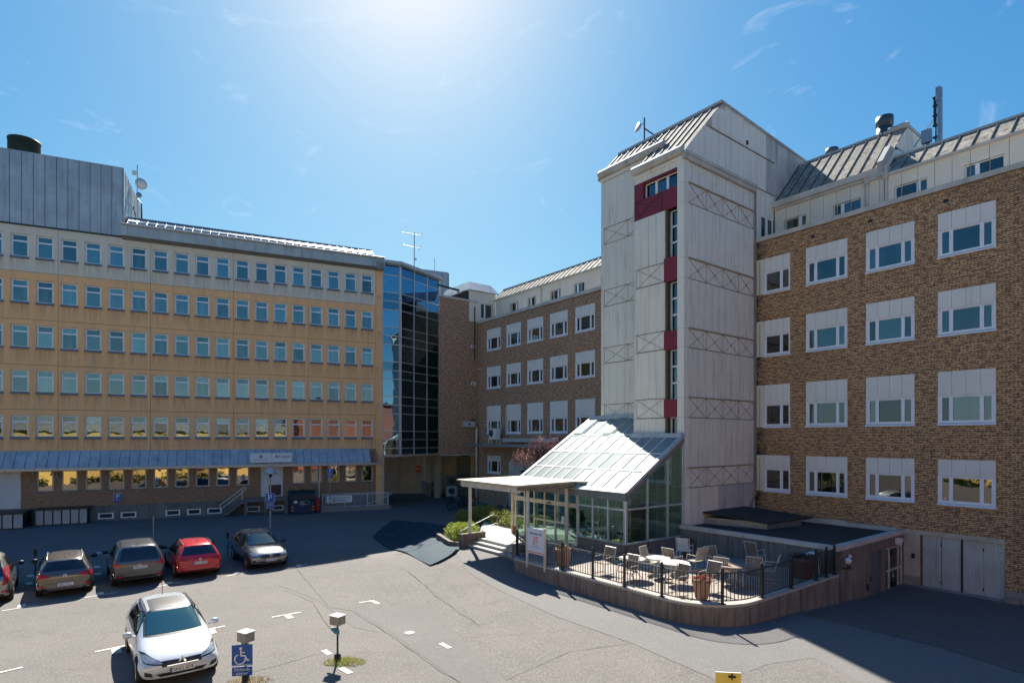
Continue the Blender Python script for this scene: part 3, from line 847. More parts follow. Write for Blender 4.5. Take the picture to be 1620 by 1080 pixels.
# lean-to metal canopy made of seamed sheets
cx0, cx1, pitch = -13.2, 20.4, 0.6
n = int((cx1 - cx0) / pitch)
sm = MB(); sm.slab([(0.012, -0.01, 5.1), (pitch - 0.012, -0.01, 5.1), (pitch - 0.012, -0.78, 3.93), (0.012, -0.78, 3.93)][::-1], 0.03)
sm.slab([(-0.014, 0.015, 5.13), (0.014, 0.015, 5.13), (0.014, -0.785, 3.965), (-0.014, -0.785, 3.965)][::-1], 0.035, 1)
sme = sm.mesh('roof_sheet', ['metal_blue', 'seam_blue'])
for i in range(n):
    inst(sme, 'roof_sheet', Lb, (cx0 + i * pitch, 0, 0))
mb = MB(); mb.poly([(20.4, -0.01, 5.1), (20.4, -0.01, 3.93), (20.4, -0.78, 3.93)]); mb.box(cx0, 20.42, -0.05, 0.01, 5.1, 5.14)
mb.build('roof_end', 'metal_blue', Lb)
mb = MB(); mb.box(cx0, 20.44, -0.86, -0.76, 3.74, 3.94); mb.box(cx0, 20.4, -0.78, 0.0, 3.88, 3.925)
mb.build('gutter', 'galv', Lb)
# eaves and seamed metal roof of the right part
mb = MB(); mb.slab([(1.9, -0.66, 21.5), (20.95, -0.66, 21.5), (20.95, -0.56, 20.72), (1.9, -0.56, 20.72)][::-1], 0.05)
for i in range(30):
    x = 2.3 + i * 0.63
    mb.slab([(x - 0.01, -0.69, 21.5), (x + 0.01, -0.69, 21.5), (x + 0.01, -0.59, 20.72), (x - 0.01, -0.59, 20.72)][::-1], 0.05)
mb.build('eaves_fascia', 'metal_blue', Lb)
mb = MB(); mb.slab([(1.9, -0.56, 20.71), (20.95, -0.56, 20.71), (20.95, 0.0, 20.55), (1.9, 0.0, 20.55)][::-1], 0.04)
mb.box(20.3, 20.95, -0.62, 4.0, 20.56, 21.5); mb.build('soffit', 'alu_dark', Lb)
mb = MB(); mb.tube((1.9, -0.72, 21.5), (20.95, -0.72, 21.5), 0.085, 10); mb.build('gutter', 'metal_cap', Lb)
rs = MB(); w_ = 0.6
rs.slab([(0.01, -0.55, 21.5), (w_, -0.55, 21.5), (w_ - 0.0, 1.1, 22.55), (0.01, 1.1, 22.55)], 0.03)
rs.slab([(-0.012, -0.55, 21.545), (0.012, -0.55, 21.545), (0.012, 1.1, 22.595), (-0.012, 1.1, 22.595)], 0.05)
rs.slab([(0.03, -0.28, 21.76), (w_ - 0.04, -0.28, 21.76), (w_ - 0.04, -0.2, 21.73), (0.03, -0.2, 21.73)], 0.03)
rs.box(0.03, w_ - 0.04, 0.02, 0.05, 21.86, 21.98)
rsm = rs.mesh('roof_sheet', 'metal_roof')
for i in range(30):
    inst(rsm, 'roof_sheet', Lb, (2.2 + i * 0.6, 0, 0))
mb = MB(); mb.box(2.0, 20.2, 1.1, 9.0, 20.6, 22.56); mb.box(2.0, 20.2, 1.04, 1.16, 22.54, 22.62)
mb.poly([(20.2, -0.55, 21.5), (20.2, 1.1, 21.5), (20.2, 1.1, 22.55)])
mb.build('roof', 'metal_roof', Lb)
# tall metal clad plant room on the roof
mb = MB(); mb.box(-13.2, 1.9, 0.04, 9.0, 20.7, 25.72); pr = mb.build('plant_room', 'metal_dark', Lb)
sm = MB(); sm.box(0.012, 0.648, -0.03, 0.04, 20.78, 25.74); sm.box(-0.010, 0.010, -0.05, 0.04, 20.78, 25.76, 1); sme = sm.mesh('cladding_sheet', ['metal_blue', 'seam_blue'])
for i in range(23):
    inst(sme, 'cladding_sheet', pr, (-13.05 + i * 0.65, 0, 0))
sm = MB(); sm.box(1.9, 1.96, 0.012, 0.648, 20.78, 25.74); sm.box(1.9, 1.985, -0.014, 0.014, 20.78, 25.76); sme = sm.mesh('cladding_sheet', 'galv')
for i in range(13):
    inst(sme, 'cladding_sheet', pr, (0, 0.02 + i * 0.66, 0))
MB().box(-13.2, 1.98, -0.07, 0.05, 20.68, 20.79).build('base_trim', 'metal_dark', pr)
MB().box(-13.2, 1.98, -0.05, 0.05, 25.74, 25.8).build('top_trim', 'metal_blue', pr)
# downpipes
mb = MB(); mb.tube((15.65, -0.12, 0.1), (15.65, -0.12, 3.8), 0.055, 8); mb.build('downpipe', 'white_paint', Lb)
mb = MB(); mb.tube((20.98, -0.1, 0.0), (20.98, -0.1, 4.4), 0.07, 8); mb.tube((20.96, -0.2, 20.9), (20.96, -0.2, 21.4), 0.13, 8); mb.build('downpipe', 'trim_cream', Lb)
for x, z in ((-3.3, 3.55), (-1.95, 3.45), (9.9, 2.85), (14.9, 2.85)):
    mb = MB(); mb.lathe([(0.03, 0), (0.09, 0.05), (0.1, 0.14), (0.04, 0.2)], (x, -0.05, z - 0.1), 10); mb.build('wall_light', 'lamp_clear', Lb)

# vent drum and aerials on the plant room
o = MB(); o.lathe([(0.95, 0), (0.95, 1.95), (0.98, 1.95), (0.98, 2.05), (0.86, 2.05), (0.86, 1.6)], n=28)
tag(o.build('roof_ventilator', 'vent_green', None, LW(-4.62, 3.0, 25.7)), 'large dark green round ventilator drum on top of the blue-grey plant room', 'ventilator')
am = thing('antenna_mast', 'thin mast with two round dishes and a small box beside the blue-grey plant room', 'antenna', LW(2.25, 4.0, 22.5), L_RZ)
MB().tube((0, 0, 0), (0, 0, 5.3), 0.035, 6).build('pole', 'galv', am)
d = MB(); d.lathe([(0.02, 0.12), (0.3, 0.08), (0.42, 0.0), (0.44, -0.03), (0.0, -0.03)], axis='y', n=18, cap=False); d.build('dish', 'white_paint', am, (0.3, -0.25, 3.75), (R(10), 0, R(25)))
d = MB(); d.lathe([(0.02, 0.07), (0.15, 0.05), (0.2, 0.0), (0.2, -0.1), (0.0, -0.1)], axis='y', n=14, cap=False); d.build('dish', 'galv', am, (0.12, -0.18, 2.85), (R(10), 0, R(25)))
MB().box(-0.32, -0.04, -0.2, -0.05, 4.4, 4.75).build('radio_box', 'white_paint', am)
d = MB(); d.path([(-0.05, -0.1, 2.6), (0.3, -0.2, 2.2), (0.35, -0.25, 1.0), (0.2, -0.2, 0.2)], 0.05, 6); d.path([(-0.25, -0.1, 1.9), (-0.1, -0.1, 1.2), (0, -0.1, 0.2)], 0.03, 5); d.build('cable', 'black_metal', am)

# ---------------------------------------------------------------- glazed stair tower
P0 = LW(20.92, 0.3); P1 = (-9.945, 51.244); P2 = (-7.06, 55.86)
St = thing('glazed_stair_tower', 'angular stair tower with blue mirrored curtain wall raised over a passage', 'building', (0, 0, 0))
core = MB(); core.prism([(P0[0] + 0.35, P0[1] + 0.35), (P1[0] + 0.0, P1[1] + 0.3), (P2[0] - 0.2, P2[1]), (-9, 60), (-14, 58)], 4.55, 21.3)
core.build('core', 'interior_dark', St)
def face_frame(pa, pb):
    d = Vector((pb[0] - pa[0], pb[1] - pa[1], 0)); ln = d.length; d.normalize()
    return d, ln, math.atan2(d.y, d.x)
zr = [21.35, 20.37]
z = 20.37
while z > 4.9:
    for st in (1.53, 0.76, 0.76):
        z -= st
        if z > 4.75: zr.append(z)
zr.append(4.52)
for (pa, pb, nbay) in ((P0, P1, 1), (P1, P2, 3)):
    d, ln, rz = face_frame(pa, pb)
    fr = bpy.data.objects.new('curtain_wall', None)
    C.objects.link(fr); fr.parent = St; fr.location = (pa[0], pa[1], 0); fr.rotation_euler = (0, 0, rz)
    bw_ = ln / nbay
    for i in range(nbay):
        for j in range(len(zr) - 1):
            MB().box(i * bw_ + 0.03, (i + 1) * bw_ - 0.03, 0.0, 0.012, zr[j + 1] + 0.03, zr[j] - 0.03).build('pane', 'glass_curtain_wall', fr)
    for i in range(nbay + 1):
        w_ = 0.11 if i in (0, nbay) else 0.045
        MB().box(i * bw_ - w_, i * bw_ + w_, -0.06, 0.06, 4.45, 21.4).build('mullion', 'alu', fr)
    for zz in zr[1:]:
        MB().box(0, ln, -0.045, 0.045, zz - 0.035, zz + 0.035).build('transom', 'alu', fr)
    MB().box(-0.15, ln + 0.15, -0.3, 0.3, 21.35, 21.62).build('roof_edge', 'metal_cap', fr)
    MB().box(-0.1, ln + 0.1, -0.22, 0.4, 21.22, 21.36).build('soffit', 'alu_dark', fr)
mb = MB(); mb.prism([P0[:2], P1, P2, (-9, 60), (-14, 58)], 21.45, 21.58); mb.build('roof', 'metal_blue', St)
mb = MB(); mb.prism([P0[:2], P1, P2, (-9, 60), (-14, 58)], 4.35, 4.5); mb.build('underside', 'plaster_cream', St)
for (x, y, r_) in ((-8.65, 60.0, 0.42), ):
    mb = MB(); mb.box(x - 0.25, x + 0.25, y - 0.3, y + 0.3, 1.4, 4.4); mb.build('column', 'plaster_cream', St)
    mb = MB(); mb.box(x - 0.27, x + 0.27, y - 0.32, y + 0.32, -0.1, 1.4); mb.build('column_foot', 'concrete', St)
mb = MB(); mb.tube((-7.55, 58.6, 0.6), (-7.55, 58.6, 4.4), 0.36, 14); mb.lathe([(0.6, 0), (0.6, 0.12)], (-7.55, 58.6, 0.9), 14); mb.lathe([(0.55, 0), (0.55, 0.12)], (-7.55, 58.6, 2.0), 14); mb.tube((-7.55, 58.6, 0), (-7.55, 58.6, 0.9), 0.4, 14)
mb.build('round_column', 'plaster_cream', St)
Rk = thing('rear_sun_block', 'added unseen mass blocking the sun above the covered passage, behind stair tower and link', 'building', (0, 0, 0))  # unseen mass added to keep sunlight out of the passage
MB().prism([(-14.5, 61.0), (-9.2, 60.6), (-6.6, 57.2), (-1.3, 58.6), (8, 62), (8, 90), (-30, 90), (-26, 66)], 5.2, 16.2).build('mass', 'plaster_tan', Rk)
# passage walls behind, under the link
Pw = thing('passage_wall', 'shaded beige rendered wall with a darker base along the passage under the stair tower', 'wall', (0, 0, 0))
mb = MB(); mb.prism([(-17.2, 74.2), (-8.7, 61.0), (-8.2, 61.3), (-16.5, 75)], 1.4, 5.2); mb.build('wall', 'plaster_tan', Pw)
mb = MB(); mb.prism([(-17.2, 74.1), (-8.7, 60.9), (-8.1, 61.3), (-16.5, 75)], -0.2, 1.4); mb.build('base', 'concrete', Pw)
for t in (0.0, 0.42, 0.55):
    x, y = -17.2 + t * 8.5, 74.2 - t * 13.2
    mb = MB(); mb.box(x - 0.4, x + 0.5, y - 0.45, y + 0.4, 0, 5.2); mb.build('pier', 'plaster_tan', Pw)
Bw = thing('passage_back_wall', 'pale rendered rear wall of the covered yard with a grey door under the brick link', 'wall', (0, 0, 0))
mb = MB(); mb.box(-22, 1.0, 62.6, 63.0, 0, 5.3); mb.build('wall', 'plaster_tan', Bw)
mb = MB(); mb.box(-6.0, -4.5, 62.45, 62.6, 1.2, 3.9); mb.build('door', 'door_grey', Bw)
mb = MB(); mb.box(-7.3, -6.5, 62.3, 62.6, 3.2, 4.2); mb.build('vent_box', 'trim_cream', Bw)
mb = MB(); mb.box(-5.6, -4.7, 62.3, 62.6, 4.0, 4.9); mb.build('dark_window', 'metal_dark', Bw)
mb = MB(); mb.box(-24, -17.0, 73.5, 74, 0, 5.5); mb.build('side_wall', 'plaster_tan', Bw)
def pipe_rail(name, pts, hgt, mat, parent):
    mb = MB()
    top = [(p[0], p[1], p[2] + hgt) for p in pts]
    mb.path(top, 0.03, 6)
    for p, q in zip(pts, top): mb.tube(p, q, 0.025, 6)
    return mb.build(name, mat, parent)
pipe_rail('guard_rail', [(-6.6, 59.5, 1.0), (-5.2, 59.5, 1.0), (-3.8, 59.5, 1.0), (-2.4, 59.5, 1.0)], 1.1, 'metal_dark', Bw)
MB().box(-6.8, -2.2, 59.4, 62.5, 0, 1.0).build('platform', 'concrete', Bw)

# ---------------------------------------------------------------- brick link between stair tower and wing
Lk = thing('brick_link_building', 'windowless brown brick link block with slit openings beside the glazed stair tower', 'building', (0, 0, 0))
A1 = FW(34.19, -4.02); A2 = FW(34.19, 0.0)
foot = [A1[:2], A2[:2], (-1.2, 58.0), (-6.95, 56.4)]
mb = MB(); d, ln, rz = face_frame(A1, A2)
fr = bpy.data.objects.new('front', None); C.objects.link(fr); fr.parent = Lk; fr.location = (A1[0], A1[1], 0); fr.rotation_euler = (0, 0, rz)
mb = MB(); slits = [(3.27, 3.8, 14.12, 14.38), (3.27, 3.8, 10.8, 11.06), (3.27, 3.8, 7.5, 7.76)]
wall_holes(mb, 0, ln, 4.62, 18.2, 0, slits, 0.2)
mb.build('brick_wall', 'brick_wing', fr)
for s_ in slits[:2]:
    f, pn = win_meshes(s_[1] - s_[0], 0.26, 0, None)
    w = f.build('slit_window', 'window_white', fr, (s_[0], 0.0, s_[2])); pn[0].build('pane', 'glass_ground', w)
MB().box(-0.06, ln + 0.02, -0.08, 0.3, 18.2, 18.38).build('coping', 'trim_cream', fr)
mb = MB(); mb.prism([(p[0], p[1]) for p in foot], 4.5, 4.6); mb.build('underside', 'plaster_cream', Lk)
mb = MB(); mb.prism([(foot[0][0] + 0.3, foot[0][1] + 0.4), (foot[1][0] - 0.2, foot[1][1] + 0.4), foot[2], foot[3]], 4.65, 18.2); mb.build('core', 'brick_wing', Lk)
mb = MB(); mb.tube((3.78, -0.14, 4.3), (3.78, -0.14, 6.9), 0.11, 8); mb.tube((3.78, -0.14, 6.9), (3.45, -0.2, 7.2), 0.11, 8); mb.tube((3.8, -0.1, 0), (3.8, -0.1, 4.3), 0.07, 8)
mb.build('pipe', 'alu', fr)
mb = MB(); mb.box(2.3, 3.45, -0.4, -0.05, 7.0, 7.5); mb.box(2.75, 2.95, -0.42, -0.4, 7.18, 7.34, 1); mb.build('pipe_cabinet', ['alu', 'metal_dark'], fr)
mb = MB(); mb.tube((3.6, -0.12, 13.0), (3.6, -0.12, 17.8), 0.05, 6); mb.build('cable', 'black_metal', fr)
# grey plant box seen over the roofs
Gb = thing('roof_plant_box', 'light grey metal clad plant box showing above the stair tower roof', 'building', (-10.8, 64.7, 0), L_RZ)
MB().box(-6, 3.92, 0.05, 6, 16, 25.0).build('body', 'metal_dark', Gb)
sm = MB(); sm.box(0.02, 0.68, -0.03, 0.05, 16, 25.05); sme = sm.mesh('cladding_sheet', 'galv')
for i in range(14): inst(sme, 'cladding_sheet', Gb, (-6 + i * 0.7, 0, 0))
MB().tube((2.3, 0.3, 25), (2.3, 0.3, 26.6), 0.03, 5).build('rod', 'galv', Gb)
ae = thing('tv_antenna', 'tall mast with two horizontal television aerials behind the stair tower roof', 'antenna', (-8.9, 52.5, 21.5), R(20))
MB().tube((0, 0, 0), (0, 0, 3.2), 0.045, 6).build('mast', 'galv', ae)
for zz, l0, l1 in ((3.05, -1.15, 0.7), (1.9, -1.05, 0.55)):
    mb = MB(); mb.tube((l0, 0, zz + 0.08), (l1, 0, zz - 0.06), 0.025, 5)
    for i in range(7):
        x = l0 + (l1 - l0) * i / 6; mb.tube((x, -0.25, zz), (x, 0.25, zz), 0.008, 4)
    mb.tube((l1, -0.1, zz + 0.2), (l1 - 0.1, 0.1, zz - 0.3), 0.012, 4)
    mb.build('aerial', 'galv', ae)
MB().box(-0.02, 0.2, -0.1, 0.1, 0.7, 0.85).build('junction_box', 'galv', ae)
# ================================================================= brick office with attic (right) and its wing (left of the tower)
def FT(name, label, cat, a=0, b=0, z=0, group=None):
    return thing(name, label, cat, FW(a, b, z), F_RZ, group)
def ab(mb, a0, a1, b0, b1, z0, z1, m=0):
    return mb.box(-a1, -a0, b0, b1, z0, z1, m)
rowsF = [(13.68, 14.83, 15.55), (10.35, 11.48, 12.24), (6.59, 7.81, 8.83), (3.21, 4.41, 5.11)]
colsF = [(2.99, 4.94), (0.24, 2.19), (-2.56, -0.61), (-5.4, -3.45), (-8.2, -6.25)]
Rb = FT('brick_office_building', 'yellow-brown brick office block with white panelled windows, attic storey and garage doors', 'building')
# ---- window unit shared: three lights, white panels above
def unit_meshes(w, hw, hp, two=False):
    """hw height of the window, hp height of the panel field"""
    f = MB(); t = 0.05
    f.box(0, t, -0.03, 0.1, 0, hw); f.box(w - t, w, -0.03, 0.1, 0, hw)
    f.box(t, w - t, -0.03, 0.1, hw - 0.05, hw); f.box(t, w - t, -0.01, 0.1, 0.06, 0.12)
    if two:
        lights = [(0.07, 0.30), (0.40, 0.93)]
        lights = [(w - b * w, w - a * w) for a, b in lights][::-1]
    else:
        lights = [(0.075 * w, 0.20 * w), (0.27 * w, 0.73 * w), (0.80 * w, 0.925 * w)]
    x = t
    for (a, b) in lights:
        f.box(x, a - 0.0, 0.0, 0.1, 0.12, hw - 0.05); x = b
        f.box(a, b, 0.02, 0.09, 0.12, 0.16); f.box(a, b, 0.02, 0.09, hw - 0.09, hw - 0.05)
    f.box(x, w - t, 0.0, 0.1, 0.12, hw - 0.05)
    fm = f.mesh('window', 'window_white')
    pm = []
    for (a, b) in lights:
        p = MB(); p.box(a + 0.004, b - 0.004, 0.05, 0.062, 0.163, hw - 0.093); pm.append(p.mesh('pane', 'glass_brick'))
    s_ = MB(); s_.slab([(-0.02, 0.05, 0.06), (w + 0.02, 0.05, 0.06), (w + 0.02, -0.09, 0.0), (-0.02, -0.09, 0.0)][::-1], 0.03); s_.box(-0.02, w + 0.02, -0.1, -0.07, -0.05, 0.0)
    sm_ = s_.mesh('sill', 'window_white')
    p_ = MB(); pw = w / 4; p_.box(0.006, pw - 0.006, -0.035, 0.0, hw + 0.01, hw + hp - 0.005); p_.box(-0.006, pw + 0.006, -0.012, 0.03, hw + 0.008, hw + hp - 0.004)
    pnl = p_.mesh('panel', 'white_panel')
    return fm, pm, sm_, pnl, pw
units = {}
blind = MB()
for i in range(14): blind.slab([(0.53, 0.14, 1.06 - i * 0.062), (1.42, 0.14, 1.06 - i * 0.062), (1.42, 0.16, 1.01 - i * 0.062), (0.53, 0.16, 1.01 - i * 0.062)], 0.004)
cb2 = MB()
for i in range(9): cb2.box(0.53 + i * 0.05 + (0.45 if i > 3 else 0), 0.57 + i * 0.05 + (0.45 if i > 3 else 0), 0.14, 0.155, 0.14, 1.08)
for i in range(3): cb2.box(0.15 + i * 0.07, 0.2 + i * 0.07, 0.14, 0.155, 0.14, 1.08)
blind_ms = [blind.mesh('blind', 'curtain'), cb2.mesh('curtain', 'curtain')]
def place_unit(root, a1, w, row, r, blind_p=0.3):
    z0, zt, z1 = row
    key = (round(w, 3), round(zt - z0, 3), round(z1 - zt, 3))
    if key not in units: units[key] = unit_meshes(w, zt - z0, z1 - zt)
    fm, pm, sm_, pnl, pw = units[key]
    o = inst(fm, 'window', root, (-a1, 0.04, z0))
    for p in pm: inst(p, 'pane', o)
    inst(sm_, 'sill', o)
    for i in range(4): inst(pnl, 'panel', o, (i * pw, 0, 0))
    if random.random() < blind_p:
        bm_ = random.choice(blind_ms); inst(bm_, bm_.name.split('.')[0], o)
    return o
holes = []
for (a0, a1) in colsF:
    for (z0, zt, z1) in rowsF: holes.append((-a1, -a0, z0, z1))
for (z0, zt, z1) in rowsF: holes.append((-7.66, -5.74, z0, z1))
gar = (-0.03, 2.84, -0.6, 1.99)
holes.append(gar)
mb = MB(); wall_holes(mb, -7.66, 12.0, -0.9, 16.5, 0.0, holes, 0.2)
mb.build('brick_wall', 'brick_yellow', Rb)
mb = MB()
for z in (2.3, 5.6, 9.1, 12.6, 16.2): ab(mb, -12, 7.6, 0.3, 7, z, z + 0.25)
ab(mb, -12, 14.6, 7.0, 9.0, -0.9, 18.5)
mb.build('interior', 'interior_dark', Rb)
for (a0, a1) in colsF:
    for r, row in enumerate(rowsF):
        place_unit(Rb, a1, a1 - a0, row, r, 0.65)
# soldier courses over the windows
sm = MB()
for i in range(24):
    sm.box(i * 0.0812 + 0.005, (i + 1) * 0.0812 - 0.005, -0.012, 0.03, 0.0, 0.21)
sold = sm.mesh('soldier_course', 'brick_yellow')
for (a0, a1) in colsF:
    for (z0, zt, z1) in rowsF[1:]: inst(sold, 'soldier_course', Rb, (-a1, 0, z1 + 0.004))
# half units next to the tower
for (z0, zt, z1) in rowsF:
    w = 1.39
    key = ('half', round(zt - z0, 2), round(z1 - zt, 2))
    if key not in units: units[key] = unit_meshes(w, zt - z0, z1 - zt, True)
    fm, pm, sm_, pnl, pw = units[key]
    o = inst(fm, 'window', Rb, (-7.13, 0.04, z0))
    for p in pm: inst(p, 'pane', o)
    inst(sm_, 'sill', o)
    for i in range(4): inst(pnl, 'panel', o, (i * pw, 0, 0))
    MB().box(-7.65, -7.14, -0.02, 0.03, z0 + 0.0, z1 - 0.003).build('side_panel', 'attic_panel', Rb)
    MB().tube((-7.35, -0.06, z0 + 0.0), (-7.35, -0.06, z1 - 0.15), 0.012, 5).build('drip_rod', 'brace_rust', Rb)
for a in (4.6, 2.0, -0.9, -3.5):
    MB().box(-a - 0.09, -a + 0.09, -0.015, 0.02, 15.98, 16.12).build('vent_hole', 'ink', Rb)
cp = MB(); cp.box(-7.66, 12.0, -0.1, 0.25, 16.52, 16.74); cp.box(-7.66, 12.0, 0.25, 2.0, 16.4, 16.6)
cp.build('coping', 'trim_cream', Rb)
# attic storey
def attic(root, wins, al, ar, zt, pw=0.66, b=1.97):
    """wall of cream panels at b from a=ar (right) to a=al (left), windows as (a0, a1)"""
    edges = []
    a = al
    while a > ar + 0.05:
        a2 = max(ar, a - pw); edges.append((a2, a)); a = a2
    hs = [(-w1, -w0, 16.95, 18.05) for w0, w1 in wins]
    for (a0, a1) in edges:
        x0, x1 = -a1 + 0.008, -a0 - 0.008
        hh = [h for h in hs if h[1] > x0 and h[0] < x1]
        if any(h[0] <= x0 and h[1] >= x1 for h in hh):
            mb = MB(); mb.box(x0, x1, b, b + 0.04, 18.05, zt); MB().box(x0, x1, b, b + 0.04, 16.6, 16.95).build('attic_panel', 'attic_panel', root)
        else:
            mb = MB(); wall_holes(mb, x0, x1, 16.6, zt, b, hh, 0.16, thick=0.04)
        mb.build('attic_panel', 'attic_panel', root)
    mb = MB(); wall_holes(mb, -al, -ar, 16.6, zt, b + 0.035, hs, 0.02); mb.build('attic_backing', 'joint_dark', root)
    for i, (w0, w1) in enumerate(wins):
        w = w1 - w0
        f = MB(); t = 0.05
        f.box(0, t, 0, 0.08, 0, 1.1); f.box(w - t, w, 0, 0.08, 0, 1.1); f.box(t, w - t, 0, 0.08, 1.05, 1.1); f.box(t, w - t, 0, 0.08, 0, 0.06)
        m0 = w * (0.66 if i % 2 == 0 else 0.26)
        f.box(m0, m0 + 0.16, -0.01, 0.08, 0.06, 1.05)
        o = f.build('attic_window', 'window_white', root, (-w1, b + 0.1, 16.95))
        for (x0, x1) in ((t, m0), (m0 + 0.16, w - t)):
            MB().box(x0, x1, 0.035, 0.045, 0.06, 1.05).build('pane', 'glass_brick', o)
        c = MB()
        for q in range(8): c.box(m0 - 0.4 + q * 0.05, m0 - 0.36 + q * 0.05, 0.1, 0.11, 0.05, 1.0)
        if i % 2: c.build('curtain', 'curtain', o, (0.3, 0.02, 0))
attic(Rb, [(5.87, 7.08), (3.16, 4.48)], 7.6, 2.13, 18.86)
attic(Rb, [(0.35, 1.69), (-2.41, -1.04), (-5.1, -3.8)], 2.05, -12.0, 18.68)
mb = MB(); mb.box(-7.6, 12, 2.4, 2.5, 16.6, 18.8); mb.build('attic_interior', 'interior_dark', Rb)
# eaves moulding of the tall section
mb = MB(); ab(mb, 2.85, 7.62, 1.72, 1.98, 18.86, 19.16); ab(mb, 2.85, 7.62, 1.86, 1.99, 18.72, 18.86); mb.build('eaves_box', 'trim_cream', Rb)
mb = MB(); ab(mb, -12, 2.2, 1.84, 1.98, 18.66, 18.78); ab(mb, 2.2, 2.85, 1.86, 1.98, 18.66, 18.8); mb.build('eaves_strip', 'trim_cream', Rb)
for a in (2.85, 2.02):
    mb = MB(); mb.tube((-a, 1.86, 16.7), (-a, 1.86, 18.6), 0.055, 8); ab(mb, a - 0.1, a + 0.1, 1.78, 1.97, 18.55, 18.85); mb.build('downpipe', 'trim_cream', Rb)
def mansard(root, al, ar, b0, z0, b1, z1, pw, mat, name='roof_sheet'):
    k = max(1, int(round((al - ar) / pw))); pw = (al - ar) / k
    s_ = MB(); s_.slab([(0.012, b0, z0), (pw - 0.012, b0, z0), (pw - 0.012, b1, z1), (0.012, b1, z1)], 0.04)
    me = s_.mesh(name, mat)
    s2 = MB(); s2.slab([(-0.016, b0 - 0.02, z0 + 0.05), (0.016, b0 - 0.02, z0 + 0.05), (0.016, b1 - 0.02, z1 + 0.05), (-0.016, b1 - 0.02, z1 + 0.05)], 0.07)
    se = s2.mesh('seam', 'seam_dark')
    for i in range(k):
        inst(me, name, root, (-al + i * pw, 0, 0)); inst(se, 'seam', root, (-al + i * pw, 0, 0))
mansard(Rb, 7.6, 2.13, 1.98, 19.14, 4.85, 22.1, 0.61, 'lichen_roof')
mansard(Rb, 2.08, -12, 1.95, 18.79, 3.2, 19.92, 0.66, 'lichen_roof')
mb = MB(); ab(mb, -12, 2.1, 3.15, 3.4, 19.92, 20.03); ab(mb, -12, 2.1, 3.3, 9, 18.7, 19.95); mb.build('roof_edge', 'metal_cap', Rb)
# gable end of the tall section
gy = [(1.98, 19.1), (4.85, 22.06), (11, 22.15), (11, 18.6), (1.98, 18.6)]
mb = MB()
mb.add([(-2.12, b, z) for b, z in gy] + [(-2.4, b, z) for b, z in gy], [(0, 1, 2, 3, 4)[::-1], (5, 6, 7, 8, 9)] + [((i + 1) % 5, i, 5 + i, 5 + (i + 1) % 5) for i in range(5)])
ge = mb.build('gable_wall', 'joint_dark', Rb)
for i in range(15):
    b0, b1 = 1.98 + i * 0.6, 1.98 + (i + 1) * 0.6 - 0.03
    zt0 = min(22.06, 19.1 + (b0 - 1.98) * 1.03); zt1 = min(22.06, 19.1 + (b1 - 1.98) * 1.03)
    for (q0, q1) in ((18.6, 20.55), (20.6, 99)):
        t0, t1 = min(zt0, q1), min(zt1, q1)
        if t1 - q0 < 0.05: continue
        P = [(-2.09, b0, q0), (-2.09, b1, q0), (-2.09, b1, t1)] + ([(-2.09, b0, t0)] if t0 > q0 else [])
        MB().slab(P, 0.03).build('gable_panel', 'tower_panel', ge)
for b0, b1 in ((5.0, 5.7), (6.3, 6.7), (7.3, 8.6)):
    MB().box(-2.1, -2.07, b0, b1, 19.9, 20.5).build('louvre', 'ink', ge)
mb = MB(); ab(mb, 2.0, 7.7, 4.8, 5.0, 22.08, 22.2); ab(mb, 2.05, 2.2, 4.85, 11, 22.08, 22.24); mb.tube((-2.9, 4.75, 22.12), (-1.98, 4.75, 22.12), 0.16, 8)
ab(mb, 2.3, 7.7, 4.95, 11, 20, 22.1); mb.build('ridge', 'metal_cap', Rb)
mb = MB()   # small upstand where the two roofs meet
mb.add([(-2.35, b, z) for b, z in ((1.7, 18.7), (1.7, 19.4), (2.7, 20.45), (3.3, 20.45), (3.3, 18.7))] + [(-2.1, b, z) for b, z in ((1.7, 18.7), (1.7, 19.4), (2.7, 20.45), (3.3, 20.45), (3.3, 18.7))],
       [(0, 1, 2, 3, 4), (5, 6, 7, 8, 9)[::-1]] + [((i + 1) % 5, i, 5 + i, 5 + (i + 1) % 5)[::-1] for i in range(5)])
mb.build('roof_upstand', 'tower_stained', Rb)
mb = MB(); ab(mb, 1.98, 2.9, 1.9, 3.2, 18.8, 19.25); mb.build('roof_filler', 'trim_cream', Rb)
# garage
gd = MB(); gd.box(0, 0.68, 0.0, 0.05, -0.42, 1.8)
for i in range(6): gd.box(0.03 + i * 0.108, 0.09 + i * 0.108, -0.02, 0.0, -0.40, 1.78)
gdm = gd.mesh('garage_door_leaf', 'garage_metal')
for i, x in enumerate((0.02, 0.72, 1.46, 2.15)):
    o = inst(gdm, 'garage_door_leaf', Rb, (x, 0.12, 0))
    if i in (0, 2):
        h = MB(); h.box(0.66, 0.70, -0.04, 0.0, 1.4, 1.5); h.box(0.66, 0.70, -0.04, 0.0, -0.2, -0.1); h.build('hinge', 'metal_dark', o)
mb = MB(); mb.box(-0.03, 2.84, 0.15, 0.3, -0.6, 1.8); mb.box(1.40, 1.46, 0.06, 0.15, -0.45, 1.8); mb.build('garage_backing', 'ink', Rb)
mb = MB(); mb.box(-0.03, 2.84, -0.015, 0.3, 1.8, 1.99); mb.build('garage_lintel', 'plaster_cream', Rb)
mb = MB(); mb.box(-0.65, -0.04, -0.03, 0.1, -0.05, 1.97); mb.box(-0.65, -0.04, -0.05, 0.1, -0.7, -0.04, 1); mb.box(-0.34, -0.22, -0.07, -0.03, 0.75, 0.95, 2); mb.build('garage_pier', ['plaster_cream', 'concrete', 'metal_dark'], Rb)
